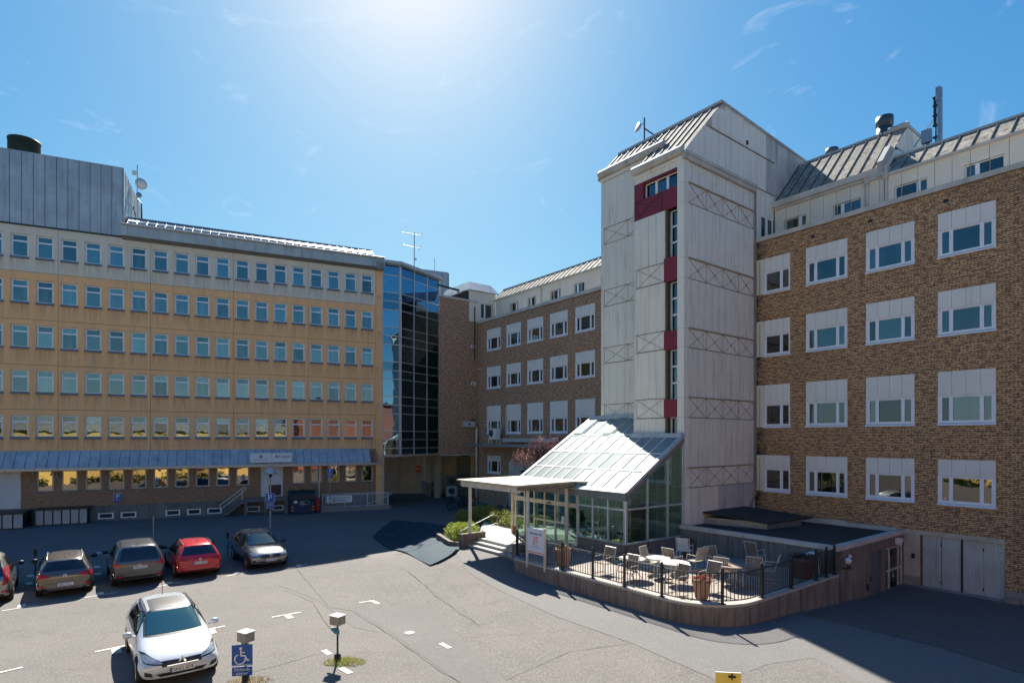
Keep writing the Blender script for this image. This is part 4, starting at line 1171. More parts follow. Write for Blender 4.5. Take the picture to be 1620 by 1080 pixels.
mb = MB(); mb.box(2.84, 12, -0.06, 0.0, -0.9, -0.02); mb.box(2.95, 3.35, -0.35, -0.06, -0.9, -0.25); mb.build('plinth', 'concrete', Rb)
mb = MB(); mb.box(-0.03, 2.9, -0.25, 0.12, -0.75, -0.42); mb.build('garage_threshold', 'concrete', Rb)
# roof ventilators and phone mast on this building
def ventilator(a, b, z, r_, h, label, double=False):
    o = MB(); o.lathe([(r_ * 0.92, 0), (r_ * 0.92, h * 0.45), (r_ * 0.8, h * 0.46), (r_ * 0.8, h * 0.55), (r_, h * 0.56), (r_, h), (r_ * 0.9, h), (r_ * 0.9, h * 0.8)], n=22)
    if double: o.box(-r_ * 1.15, r_ * 1.15, -r_ * 1.15, r_ * 1.15, -0.7, 0.0)
    tag(o.build('roof_ventilator', 'vent_metal', None, FW(a, b, z)), label, 'ventilator')
ventilator(3.32, 5.4, 22.2, 0.42, 1.05, 'grey cylindrical roof ventilator nearest the gable, tallest of the three on the stained roof', True)
ventilator(6.1, 5.6, 22.1, 0.34, 0.62, 'low grey round ventilator at the left end of the stained roof ridge')
ventilator(4.5, 6.6, 22.15, 0.36, 0.35, 'barely visible grey ventilator cap just behind the ridge between two others')
cm = FT('phone_mast', 'phone mast with a tall slim panel antenna and cabinet above the right attic roof', 'antenna', 1.0, 5.4, 19.9)
MB().tube((0, 0, 0), (0, 0, 3.55), 0.035, 6).build('pole', 'vent_metal', cm)
MB().box(0.09, 0.27, -0.12, 0.06, 0.75, 3.75).box(0.02, 0.2, -0.14, 0.0, 3.1, 3.8).build('panel_antenna', 'galv', cm)
MB().box(-0.6, -0.18, -0.15, 0.1, 1.2, 1.85).build('cabinet', 'galv', cm)
mb = MB()
for z in (1.3, 1.9, 2.4, 2.9, 3.3): mb.box(-0.12, 0.1, -0.08, 0.08, z, z + 0.08)
mb.box(-0.09, -0.03, -0.05, 0.05, 2.0, 3.4)
mb.path([(-0.4, 0, 1.2), (-0.35, 0, 0.8), (-0.1, 0, 0.5), (0, 0, 0.3)], 0.03, 5); mb.path([(-0.3, 0, 1.2), (-0.28, 0, 0.3)], 0.02, 5)
mb.build('bracket', 'metal_dark', cm)
mb = MB(); mb.tube((-0.02, 0, 2.4), (-1.6, 0.6, 0.9), 0.022, 5); mb.tube((-0.5, 0, 1.2), (-0.95, 0.2, 0.0), 0.011, 5); mb.tube((-0.8, 0, 0.95), (0, 0, 0.9), 0.011, 5); mb.build('stay', 'metal_dark', cm)
cable = MB()
for dx in (0.12, 0.18, 0.24): cable.tube((dx, -0.03, 0.75), (dx - 0.02, -0.03, 0.1), 0.012, 4)
cable.build('cable', 'metal_dark', cm)

# ---------------------------------------------------------------- left wing
Wb = FT('brick_wing', 'brown brick office wing between the white clad tower and the windowless brick link', 'building')
wcols = [(30.73, 32.78), (27.95, 29.92), (25.16, 27.13), (22.38, 24.36), (19.58, 21.57), (16.8, 18.77)]
wrows = rowsF[:3]
wh = [(-a1, -a0, z0 - (0.2 if i == 2 else 0), z1) for (a0, a1) in wcols for i, (z0, zt, z1) in enumerate(wrows)]
wh.append((-32.7, -30.73, 2.95, 4.5))
mb = MB(); wall_holes(mb, -34.19, -14.4, -0.3, 16.3, 0.0, wh, 0.2); mb.build('brick_wall', 'brick_wing', Wb)
for (a0, a1) in wcols:
    for i, (z0, zt, z1) in enumerate(wrows):
        if i == 2: z0, zt = 6.39, 7.57
        place_unit(Wb, a1, a1 - a0, (z0, zt, z1), i, 0.55)
place_unit(Wb, 32.7, 1.97, (2.95, 4.1, 4.5), 3, 0)
mb = MB(); mb.box(-35, -33.6, -0.03, 0.05, 12.2, 12.3); mb.build('vent', 'trim_cream', Wb)
f, pn = win_meshes(0.5, 1.0, 0, None)
w = f.build('small_window', 'window_beige', Wb, (-34.05, 0.0, 12.4)); pn[0].build('pane', 'glass_brick', w)
mb = MB()
for z in (5.6, 9.1, 12.6, 16.0): ab(mb, 14.6, 34, 0.3, 7, z, z + 0.25)
ab(mb, 14.6, 34, 7.0, 9.0, -0.5, 18.5); mb.build('interior', 'interior_dark', Wb)
mb = MB(); ab(mb, 14.4, 34.25, -0.1, 0.25, 16.32, 16.58); ab(mb, 14.4, 34.25, 0.2, 2.1, 16.2, 16.45); mb.build('coping', 'trim_cream', Wb)
attic(Wb, [(30.8, 32.1), (28.4, 29.5), (25.3, 26.6), (22.6, 23.8), (19.6, 20.9)], 34.19, 14.6, 18.68, 0.8)
mb = MB(); ab(mb, 14.4, 34.2, 1.84, 1.98, 18.66, 18.8); mb.build('eaves_strip', 'trim_cream', Wb)
mb = MB(); mb.tube((-27.6, 1.86, 16.5), (-27.6, 1.86, 18.6), 0.05, 8); mb.build('downpipe', 'trim_cream', Wb)
mansard(Wb, 34.6, 14.6, 1.95, 18.79, 3.2, 19.92, 0.62, 'lichen_roof')
mb = MB(); ab(mb, 14.6, 34.6, 3.15, 3.4, 19.92, 20.03); ab(mb, 14.6, 34.6, 3.3, 9, 18.7, 19.95); ab(mb, 14.6, 34.0, 2.4, 2.5, 16.5, 18.8, 0); mb.build('roof_edge', 'metal_cap', Wb)
# end block of the attic, its window looks along the facade
hb = [(0.35, 1.65, 16.95, 18.3)]
eb = bpy.data.objects.new('attic_end_block', None); C.objects.link(eb); eb.parent = Wb; eb.location = (-34.19, 0, 0); eb.rotation_euler = (0, 0, R(90))
# local x -> +b, local y -> -x (further left)
for (x0, x1) in ((-0.95, -0.3), (-0.29, 0.34), (0.35, 0.99), (1.0, 1.64), (1.65, 1.97)):
    mb = MB()
    if x0 >= 0.35 and x1 <= 1.65: mb.box(x0, x1, 0, 0.05, 18.3, 19.35); MB().box(x0, x1, 0, 0.05, 16.5, 16.95).build('attic_panel', 'attic_panel', eb)
    else: mb.box(x0, x1, 0, 0.05, 16.5, 19.35)
    mb.build('attic_panel', 'attic_panel', eb)
mb = MB(); mb.box(0.35, 0.41, 0.1, 0.18, 16.95, 18.3); mb.box(1.59, 1.65, 0.1, 0.18, 16.95, 18.3); mb.box(0.75, 0.9, 0.1, 0.18, 16.95, 18.3); mb.box(0.41, 1.59, 0.1, 0.18, 18.22, 18.3)
w = mb.build('attic_window', 'window_white', eb)
MB().box(0.41, 0.75, 0.14, 0.15, 16.95, 18.22).box(0.9, 1.59, 0.14, 0.15, 16.95, 18.22).build('pane', 'glass_brick', w)
mb = MB(); mb.box(-0.95, 1.97, 0.3, 3, 16.5, 19.3); mb.build('block_core', 'interior_dark', eb)
mb = MB(); mb.slab([(-1.1, -0.15, 19.3), (2.3, -0.15, 19.3), (2.3, 1.2, 20.4), (-0.2, 1.2, 20.4)], 0.06); mb.slab([(-1.1, -0.15, 19.3), (-0.2, 1.2, 20.4), (-0.2, 5, 20.4), (-1.1, 5, 19.3)], 0.06)
mb.build('roof_sheet', 'metal_roof', eb)
mb = MB(); mb.tube((-3.0, 2.0, 19.8), (0.2, 2.0, 19.6), 0.1, 6); mb.build('duct', 'metal_dark', eb)
# flat canopy with air conditioner over the wing's rear entrance
cn = FT('flat_canopy', 'thin flat pale canopy on the brown brick wing above the bicycle yard', 'canopy')
mb = MB(); ab(mb, 22.4, 33.3, -1.7, -0.02, 5.32, 5.44); ab(mb, 22.4, 33.3, -1.72, -1.68, 5.28, 5.56); mb.build('slab', 'galv', cn)
mb = MB(); ab(mb, 22.4, 29.2, -0.9, -0.02, 5.75, 5.82); ab(mb, 22.4, 29.2, -0.95, -0.9, 5.7, 6.0); mb.build('upper_slab', 'alu', cn)
mb = MB(); ab(mb, 26, 26.1, -0.4, -0.3, 5.44, 5.75); ab(mb, 28.9, 29.0, -0.4, -0.3, 5.44, 5.75); mb.build('strut', 'alu_dark', cn)
ac = FT('air_conditioner', 'white air conditioning unit on a small stand on top of the flat canopy', 'air conditioner', 30.4, -0.9, 5.44)
mb = MB(); mb.box(-0.5, 0.5, -0.2, 0.2, 0.55, 1.4); mb.build('casing', 'white_paint', ac)
mb = MB(); mb.ring((-0.2, -0.21, 0.98), 0.28, 0.03, 18, 5); mb.lathe([(0.25, 0), (0.25, 0.01)], (-0.2, -0.215, 0.98), 16, axis='y'); mb.build('fan_grille', 'vent_metal', ac)
mb = MB(); mb.box(-0.7, 0.7, -0.18, 0.18, 0.48, 0.54)
for x in (-0.6, 0.6):
    for y in (-0.15, 0.15): mb.tube((x, y, 0), (x, y, 0.5), 0.025, 5)
mb.build('stand', 'white_paint', ac)
mb = MB(); ab(mb, 29.86, 29.94, -0.1, -0.02, 6.0, 8.6); ab(mb, 29.7, 29.94, -0.12, -0.02, 5.7, 6.0); mb.build('conduit', 'alu', Wb)
mb = MB(); ab(mb, 20.0, 29.5, -0.06, 0.0, 0, 4.1); de = mb.build('entrance_panel', 'trim_cream', Wb)
mb = MB(); ab(mb, 26.6, 27.8, -0.1, -0.06, 1.2, 3.4); mb.build('dark_opening', 'metal_dark', de)

# ---------------------------------------------------------------- clad tower
Tw = FT('clad_tower', 'tall white panel clad lift and stair tower with red window strip and grey mansard roof', 'tower')
A0, A1_, A2_ = 7.64, 10.67, 14.54
bF, bL = -6.34, -4.69
tz = [(17.24, 18.17), (13.64, 14.58), (10.34, 11.24), (7.0, 7.94), (3.64, 4.57)]
mb = MB()   # dark core, the panels hang proud of it
ab(mb, A0 + 0.06, 8.0, bF + 0.06, 2.0, -0.5, 19.3); ab(mb, 8.62, A1_ - 0.04, bF + 0.06, 2.0, 0.0, 17.9); ab(mb, 10.15, A1_ - 0.04, bF + 0.06, 2.0, 17.9, 19.4); ab(mb, 8.0, 10.15, bF + 0.06, 2.0, 18.95, 19.4); ab(mb, 8.0, 10.15, bF + 0.7, 2.0, 17.9, 18.95); ab(mb, 7.9, 8.7, bF + 0.6, 2.0, 0, 19.4); ab(mb, A1_ - 0.1, A2_ - 0.05, bL + 0.06, 2.0, 0, 21.2)
mb.build('core', 'joint_dark', Tw)
# side wall panels (plane a = A0)
cuts = [-6.34, -5.97, -5.72]
b = -5.72
while b < -0.3:
    b = min(-0.17, b + 0.573); cuts.append(b)
segs = [(-0.6, 3.62), (4.59, 6.98), (7.96, 10.32), (11.26, 13.62), (14.6, 17.22), (18.19, 19.2)]
for si, (z0, z1) in enumerate(segs):
    for i in range(1, len(cuts) - 1):
        if cuts[i + 1] - cuts[i] < 0.1: continue
        mt = 'tower_panel_warm' if si < 4 else 'tower_panel'
        if si == 0 and i > 5: mt = 'tower_stained'
        MB().box(-A0 - 0.05, -A0, cuts[i] + 0.012, cuts[i + 1] - 0.012, z0 + 0.006, z1 - 0.006).build('cladding_panel', mt, Tw)
cw_ = (-0.17 - (-5.97)) / 4
for (z0, z1) in tz:
    for i in range(4):
        b0 = -5.97 + i * cw_
        o = MB().box(-A0 - 0.05, -A0 - 0.01, b0 + 0.008, b0 + cw_ - 0.008, z0 - 0.01, z1 + 0.01).build('truss_panel', 'tower_panel_warm', Tw)
        x = -A0 + 0.0; r_ = 0.011
        mb = MB(); mb.tube((x, b0, z0), (x, b0 + cw_, z1), r_, 5); mb.tube((x, b0, z1), (x, b0 + cw_, z0), r_, 5); mb.tube((x, b0, z0), (x, b0, z1), r_ * 0.8, 5)
        mb.tube((x, b0, z0), (x, b0 + cw_, z0), r_ * 1.5, 5); mb.tube((x, b0, z1), (x, b0 + cw_, z1), r_, 5)
        mb.box(x - 0.02, x + 0.025, b0 + cw_ / 2 - 0.04, b0 + cw_ / 2 + 0.04, (z0 + z1) / 2 - 0.04, (z0 + z1) / 2 + 0.04)
        if i == 3: mb.tube((x, b0 + cw_, z0), (x, b0 + cw_, z1), r_, 5)
        mb.build('brace', 'brace_rust', o)
    MB().box(-A0 - 0.03, -A0 + 0.07, -6.0, -0.17, z1 + 0.035, z1 + 0.075).build('ledge', 'trim_cream', Tw)
# corner strips
zs_ = [-0.6, 3.64, 4.57, 7.0, 7.94, 10.34, 11.24, 13.64, 14.58, 17.24, 18.17, 19.25]
for z0, z1 in zip(zs_[:-1], zs_[1:]):
    MB().box(-8.0, -A0 + 0.012, bF - 0.012, bF + 0.37, z0 + 0.006, z1 - 0.006).build('corner_panel', 'tower_panel', Tw)
    MB().box(-7.75, -A0 - 0.02, -0.16, 0.02, z0 + 0.004, z1 - 0.004).build('corner_panel', 'tower_panel_warm', Tw)
mb = MB(); mb.tube((-A0 + 0.08, -0.1, 3.0), (-A0 + 0.08, -0.1, 19.3), 0.045, 6); mb.tube((-A0 + 0.08, -0.1, 3.0), (-A0 + 0.08, -0.7, 2.2), 0.045, 6); mb.build('downpipe', 'brace_rust', Tw)
mb = MB(); mb.box(-A0 - 0.05, -A0 + 0.14, -6.42, -0.05, 19.22, 19.52); mb.box(-A0 + 0.14, -A0 + 0.2, -6.45, -0.03, 19.42, 19.58); mb.build('cornice', 'trim_cream', Tw)
# upper side wall behind the roof slope
MB().slab([(-A0 - 0.03, -6.3, 19.6), (-A0 - 0.03, 9, 18.8), (-A0 - 0.03, 9, 22.36), (-A0 - 0.03, -3.12, 22.95)], 0.02).build('side_backing', 'trim_cream', Tw)
def side_panel(b0, b1, z0, zt0, zt1, mt):
    if max(zt0, zt1) - z0 < 0.06: return
    P = [(-A0 - 0.0, b0, z0), (-A0 - 0.0, b1, z0), (-A0 - 0.0, b1, zt1), (-A0 - 0.0, b0, zt0)]
    if zt0 <= z0 + 0.01: P = P[:3]
    MB().slab(P, 0.04).build('cladding_panel', mt, Tw)
def roofz(b):
    if b < -3.12: return 19.6 + (b + 6.34) * (23.0 - 19.6) / 3.22
    return 23.0 - (b + 3.12) * 0.05
b = -6.3
while b < 9.0:
    b1 = b + 0.573
    mt = 'tower_panel' if b < 0.6 else 'tower_stained'
    zt0, zt1 = roofz(b + 0.01), roofz(b1 - 0.01)
    zm = 21.43
    if -3.12 > b and -3.12 < b1: zt0 = zt1 = min(zt0, zt1)
    if b < 2.0:
        side_panel(b + 0.008, b1 - 0.008, 19.62, min(zm, zt0), min(zm, zt1), mt)
        if min(zt0, zt1) > zm + 0.1: side_panel(b + 0.008, b1 - 0.008, zm + 0.05, zt0, zt1, mt)
    else:
        side_panel(b + 0.008, b1 - 0.008, 18.8, zt0, zt1, mt)
    b = b1
for (b0, b1) in ((-0.0, 0.5), (0.52, 1.05), (1.07, 1.5), (1.52, 1.96)):
    z0 = 18.2 if b0 > 0.4 else 16.55
    MB().box(-A0 - 0.04, -A0, b0 + 0.008, b1 - 0.008, z0 if b0 < 1.9 else 16.55, 19.55).build('cladding_panel', 'tower_panel', Tw)
f, pn = win_meshes(1.34, 1.5, 0, None)
w = f.build('side_window', 'window_white', Tw, (-A0 + 0.01, 0.53, 16.7), (0, 0, R(90))); pn[0].build('pane', 'glass_brick', w); MB().box(0.55, 0.7, -0.02, 0.06, 0, 1.5).build('mullion', 'window_white', w)
mb = MB(); ab(mb, A0 + 0.04, A2_ - 0.05, -3.0, 9.0, 18.5, 22.3)
mb.add([(-A0 - 0.06, -6.2, 19.5), (-A0 - 0.06, -3.1, 22.8), (-A0 - 0.06, -3.0, 19.5), (-A1_ + 0.05, -6.2, 19.5), (-A1_ + 0.05, -3.1, 22.8), (-A1_ + 0.05, -3.0, 19.5)], [(0, 1, 2)[::-1], (3, 4, 5), (0, 3, 4, 1), (0, 2, 5, 3)])
mb.add([(-A1_ + 0.1, -4.6, 21.1), (-A1_ + 0.1, -3.1, 22.8), (-A1_ + 0.1, -3.0, 19.5), (-A2_ + 0.05, -4.6, 21.1), (-A2_ + 0.05, -3.1, 22.8), (-A2_ + 0.05, -3.0, 19.5)], [(3, 4, 5), (0, 3, 4, 1), (0, 2, 5, 3)])
mb.build('roof_core', 'joint_dark', Tw)
mb = MB()
mb.slab([(-A0 + 0.06, -3.17, 23.1), (-A0 + 0.06, 9, 22.5), (-A0 - 0.15, 9, 22.5), (-A0 - 0.15, -3.17, 23.1)], 0.1)
ab(mb, A0 - 0.05, A2_, -3.24, -3.05, 22.98, 23.12)
mb.slab([(-A0, -3.1, 22.96), (-A0, 9, 22.4), (-A2_, 9, 22.4), (-A2_, -3.1, 22.96)], 0.05)
mb.build('roof_trim', 'metal_cap', Tw)
MB().box(-A0 - 0.02, -A0 + 0.03, -4.5, 1.95, 21.38, 21.44).box(-A0 - 0.02, -A0 + 0.03, 0.0, 1.95, 19.55, 19.6).build('side_flashing', 'brace_rust', Tw)
MB().box(-A0, -A0 + 0.05, -0.9, -0.75, 21.6, 21.8).build('vent_hole', 'metal_dark', Tw)
mansard(Tw, A1_, A0, -6.34, 19.6, -3.15, 23.0, 0.5, 'lichen_roof')
mansard(Tw, A2_, A1_, -4.72, 21.32, -3.15, 23.0, 0.5, 'lichen_roof')
mb = MB(); mb.slab([(-A2_ - 0.02, -4.9, 21.15), (-A2_ - 0.02, -3.1, 23.02), (-A2_ - 0.02, 9, 22.5), (-A2_ - 0.02, 9, 21.0), (-A2_ - 0.02, -4.9, 21.0)][::-1], 0.05); mb.build('left_gable', 'tower_stained', Tw)
def gutterbox(a0, a1, b, z, name='gutter_box'):
    mb = MB(); prof = [(0, 0), (-0.2, 0.02), (-0.3, 0.14), (-0.3, 0.3), (-0.2, 0.42), (0.02, 0.46)]
    k = len(prof)
    vs = [(-a1, b + p[0], z + p[1]) for p in prof] + [(-a0, b + p[0], z + p[1]) for p in prof]
    mb.add(vs, [(i, k + i, k + (i + 1) % k, (i + 1) % k) for i in range(k)] + [tuple(range(k)), tuple(range(2 * k - 1, k - 1, -1))])
    return mb.build(name, 'trim_cream', Tw)
gutterbox(A0 - 0.02, A1_, bF + 0.02, 19.42); gutterbox(9.95, A2_ + 0.02, bL + 0.0, 21.12)
MB().box(-A1_ - 0.02, -A0, bF - 0.06, bF + 0.02, 19.24, 19.4).build('cornice', 'tower_panel', Tw)
MB().box(-A2_ - 0.02, -9.9, bL - 0.06, bL + 0.02, 20.9, 21.1).build('cornice', 'tower_panel', Tw)
# front face of the main block
fsegs = [(5.8, 6.98), (7.96, 10.32), (11.26, 13.62), (14.6, 17.12)]
fc = [8.79, 9.26, 9.73, 10.2, A1_]
for (z0, z1) in fsegs:
    for i in range(4):
        MB().box(-fc[i + 1] + 0.006, -fc[i] - 0.006, bF, bF + 0.05, z0 + 0.006, z1 - 0.006).build('cladding_panel', 'tower_panel', Tw)
    MB().box(-8.8, -8.74, bF + 0.02, bF + 0.45, z0, z1).build('window_jamb', 'attic_panel', Tw)
for i in range(-1, 5):
    a0 = 8.0 + (i + 1) * 0.445
    MB().box(-a0 - 0.439, -a0 - 0.006, bF, bF + 0.05, 18.98, 19.24).build('cladding_panel', 'tower_panel', Tw)
for (z0, z1) in tz[1:4]:
    o = MB().box(-A1_, -8.79, bF, bF + 0.05, z0 - 0.01, z1 + 0.01).build('truss_panel', 'tower_panel', Tw)
    y = bF - 0.01; mb = MB(); x0, x1 = -10.47, -8.79
    mb.tube((x0, y, z0), (x1, y, z1), 0.011, 5); mb.tube((x0, y, z1), (x1, y, z0), 0.011, 5); mb.tube((x0, y, z0), (x0, y, z1), 0.009, 5); mb.tube((x0, y, z0), (x1, y, z0), 0.02, 5); mb.tube((x0, y, z1), (x1, y, z1), 0.014, 5)
    mb.build('brace', 'brace_rust', o)
# red spandrels and stair windows
for (z0, z1) in ((13.6, 14.76), (10.3, 11.2), (7.02, 7.88)):
    MB().box(-8.79, -8.0, bF - 0.005, bF + 0.06, z0, z1).build('red_panel', 'panel_red', Tw)
for (z0, z1) in ((14.76, 17.08), (11.2, 13.6), (7.88, 10.3), (6.15, 7.02)):
    h = z1 - z0; k = 3 if h > 1.5 else 1
    f = MB(); f.box(0, 0.05, 0, 0.08, 0, h); f.box(0.5, 0.55, 0, 0.08, 0, h)
    for i in range(k + 1): f.box(0.05, 0.5, 0, 0.08, max(0, h * i / k - 0.04), min(h, h * i / k + 0.04))
    w = f.build('stair_window', 'window_white', Tw, (-8.58, bF + 0.3, z0))
    for i in range(k): MB().box(0.05, 0.5, 0.035, 0.045, h * i / k + 0.04, h * (i + 1) / k - 0.04).build('pane', 'glass_brick', w)
    MB().box(-8.74, -8.56, bF + 0.3, bF + 0.36, z0, z1).build('window_jamb', 'attic_panel', Tw)
# top red band with three-light window
mb = MB(); wall_holes(mb, -A1_, -8.0, 17.12, 18.97, bF, [(-10.08, -8.0, 18.1, 18.88)], 0.3, thick=0.05); mb.build('red_panel', 'panel_red', Tw)
f = MB(); f.box(0, 0.06, 0, 0.08, 0, 0.78); f.box(0.06, 2.08, 0, 0.08, 0, 0.05); f.box(0.06, 2.08, 0, 0.08, 0.73, 0.78)
for x in (0.62, 1.3): f.box(x, x + 0.13, -0.02, 0.08, 0.05, 0.73)
f.box(2.03, 2.08, 0, 0.08, 0.05, 0.73)
w = f.build('stair_window', 'window_white', Tw, (-10.08, bF + 0.22, 18.1))
for (x0, x1) in ((0.06, 0.62), (0.75, 1.3), (1.43, 2.03)): MB().box(x0, x1, 0.03, 0.04, 0.05, 0.73).build('pane', 'glass_window', w)
y = bF - 0.012; mb = MB(); mb.tube((-10.45, y, 17.25), (-8.95, y, 18.05), 0.014, 5); mb.tube((-10.45, y, 18.05), (-8.95, y, 17.25), 0.014, 5); mb.tube((-8.9, y, 17.15), (-8.9, y, 18.1), 0.02, 5); mb.tube((-10.47, y, 17.2), (-10.47, y, 18.1), 0.014, 5); mb.tube((-A1_, y, 18.07), (-10.1, y, 18.07), 0.014, 5)
mb.build('brace', 'door_maroon', Tw)
# left block front
lc = [A1_ + 0.02, 11.3, 12.0, 12.65, 13.3, 13.9, 14.3, A2_]
lsegs = [(0.0, 6.98), (7.96, 10.32), (11.26, 13.62), (14.6, 17.26), (18.2, 20.88)]
for (z0, z1) in lsegs:
    for i in range(7):
        MB().box(-lc[i + 1] + 0.006, -lc[i] - 0.006, bL, bL + 0.05, z0 + 0.006, z1 - 0.006).build('cladding_panel', 'tower_panel', Tw)
for (z0, z1) in tz[:4]:
    o = MB().box(-A2_, -A1_, bL, bL + 0.05, z0 - 0.01, z1 + 0.01).build('truss_panel', 'tower_panel', Tw)
    y = bL - 0.01; mb = MB()
    for (x0, x1) in ((-14.27, -12.5), (-12.5, -10.73)):
        mb.tube((x0, y, z0), (x1, y, z1), 0.011, 5); mb.tube((x0, y, z1), (x1, y, z0), 0.011, 5); mb.tube((x0, y, z0), (x0, y, z1), 0.012, 5); mb.tube((x0, y, z0), (x1, y, z0), 0.012, 5); mb.tube((x0, y, z1), (x1, y, z1), 0.009, 5)
    mb.build('brace', 'brace_rust', o)
mb = MB(); mb.box(-A1_ - 0.02, -A1_ + 0.03, bF, bL, 5.5, 19.4); mb.build('step_wall', 'tower_panel', Tw)
# dish on the tower roof
dm = FT('satellite_dish', 'small round dish on a braced mast at the left end of the white tower roof', 'antenna', 12.65, -3.1, 22.9)
MB().tube((0, 0, 0), (0, 0, 1.55), 0.045, 7).build('pole', 'vent_metal', dm)
MB().tube((0.0, 0, 0.95), (0.75, 0.1, 0.2), 0.04, 6).tube((0, 0, 0.3), (-0.12, 0, -0.2), 0.03, 5).tube((-0.35, 0, 1.25), (0, 0, 1.25), 0.025, 5).build('brace', 'vent_metal', dm)
d = MB(); d.lathe([(0.05, 0.14), (0.18, 0.12), (0.26, 0.02), (0.27, -0.03), (0, -0.03)], axis='y', n=16, cap=False); d.build('dish', 'galv', dm, (-0.42, -0.08, 1.15), (R(-15), 0, R(-20)))
# ---------------------------------------------------------------- low concrete annex right of the terrace
An = FT('concrete_annex', 'low concrete annex with black felt roof and pale rim between terrace and garage', 'building')
mb = MB(); wall_holes(mb, -0.6, 7.0, -0.8, 1.8, 0.0, [], 0.1)
XA = -0.64; BA = -6.64
mb = MB()   # side wall facing right with two door openings; built in a rotated frame
sd = bpy.data.objects.new('side', None); C.objects.link(sd); sd.parent = An; sd.location = (XA, BA, 0); sd.rotation_euler = (0, 0, R(90))
wall_holes(mb, 0, 6.62, -0.9, 1.8, 0.0, [(2.93, 4.15, -0.9, 1.36), (4.62, 6.5, -0.9, 1.34)], 0.12); mb.build('concrete_wall', 'board_concrete', sd)
mb = MB(); mb.box(2.93, 4.15, 0.08, 0.14, -0.9, 1.36); mb.box(2.93, 2.99, 0.03, 0.08, -0.9, 1.36); mb.box(4.09, 4.15, 0.03, 0.08, -0.9, 1.36); d_ = mb.build('door', 'door_grey', sd)
MB().box(3.02, 3.1, 0.0, 0.06, 0.2, 0.4).build('handle', 'metal_dark', d_)
mb = MB()
for (x0, x1, z0, z1) in ((4.62, 4.7, -0.9, 1.34), (5.02, 5.14, -0.9, 1.34), (6.42, 6.5, -0.9, 1.34), (6.08, 6.16, -0.9, 1.34), (4.7, 6.42, 1.26, 1.34), (4.7, 5.02, 0.3, 0.38), (5.14, 6.42, 0.3, 0.38), (5.14, 6.42, -0.6, -0.5)):
    mb.box(x0, x1, 0.04, 0.11, z0, z1)
gd_ = mb.build('glazed_door', 'trim_cream', sd)
MB().box(4.7, 6.42, 0.08, 0.09, -0.6, 1.26).build('pane', 'glass_brick', gd_)
mb = MB(); mb.ring((5.3, -0.03, 0.1), 0.08, 0.02, 12, 5); mb.tube((5.3, 0.0, 0.05), (5.3, 0.0, 0.45), 0.02, 5); mb.build('handle', 'chrome', gd_)
MB().box(4.7, 6.42, 0.5, 0.55, -0.9, 1.8).build('interior', 'interior_dark', gd_)
MB().box(2.6, 2.72, -0.06, 0.0, -0.1, 0.15).build('intercom', 'metal_dark', sd)
MB().box(5.8, 6.05, -0.16, 0.0, 1.5, 1.66).box(5.62, 5.78, -0.2, 0.0, 1.42, 1.68).build('bulkhead_lamp', 'white_paint', sd)
mb = MB(); mb.lathe([(0.02, -0.12), (0.085, -0.09), (0.115, -0.03), (0.12, 0.0), (0.115, 0.03), (0.085, 0.09), (0.02, 0.12)], (0.42, -0.2, 1.4), 14); mb.tube((0.42, -0.25, 1.1), (0.42, -0.25, 1.22), 0.07, 8, 1); mb.tube((0.42, 0, 1.08), (0.42, -0.25, 1.12), 0.03, 6, 1)
mb.lathe([(0.02, -0.08), (0.07, 0), (0.02, 0.08)], (0.78, -0.12, 1.5), 10); mb.build('globe_lamp', ['curtain', 'metal_dark'], sd)
mb = MB(); mb.box(-7.62, XA, BA, BA + 0.3, -0.9, 1.8); mb.box(-0.95, XA - 0.001, BA - 0.0, BA + 0.02, -0.9, 1.8); mb.build('concrete_wall', 'board_grey', An)
mb = MB(); mb.box(-7.62, XA + 0.05, BA - 0.06, BA + 0.2, 1.78, 1.95); mb.box(XA - 0.25, XA + 0.06, BA + 0.2, -0.02, 1.78, 1.95); mb.box(-7.62, XA - 0.25, -0.22, -0.02, 1.8, 2.02); mb.box(-4.3, -3.0, -0.26, -0.22, 1.86, 2.08); mb.build('roof_rim', 'trim_cream', An)
mb = MB(); mb.box(-7.62, XA - 0.25, BA + 0.2, -0.22, 1.70, 1.83); mb.build('felt_roof', 'roof_felt', An)
mb = MB(); P = [(-7.6, -4.8), (-4.6, -3.9), (-4.4, -1.3), (-7.6, -0.3)]
mb.prism([(-7.6, -4.75), (-4.75, -4.1), (-4.4, -1.6), (-7.6, -1.2)], 1.83, 2.15, 0)
sk = mb.build('raised_roof', 'galv', An)
for i in range(9):
    y0 = -4.85 + i * 0.42; y1 = y0 + 0.40
    MB().slab([(-7.62, y0, 2.42), (-4.55 + 0.03 * i, y0 + 0.5, 2.17), (-4.55 + 0.03 * i, y1 + 0.5, 2.17), (-7.62, y1, 2.42)], 0.07).build('roof_strip', 'roof_felt', sk)

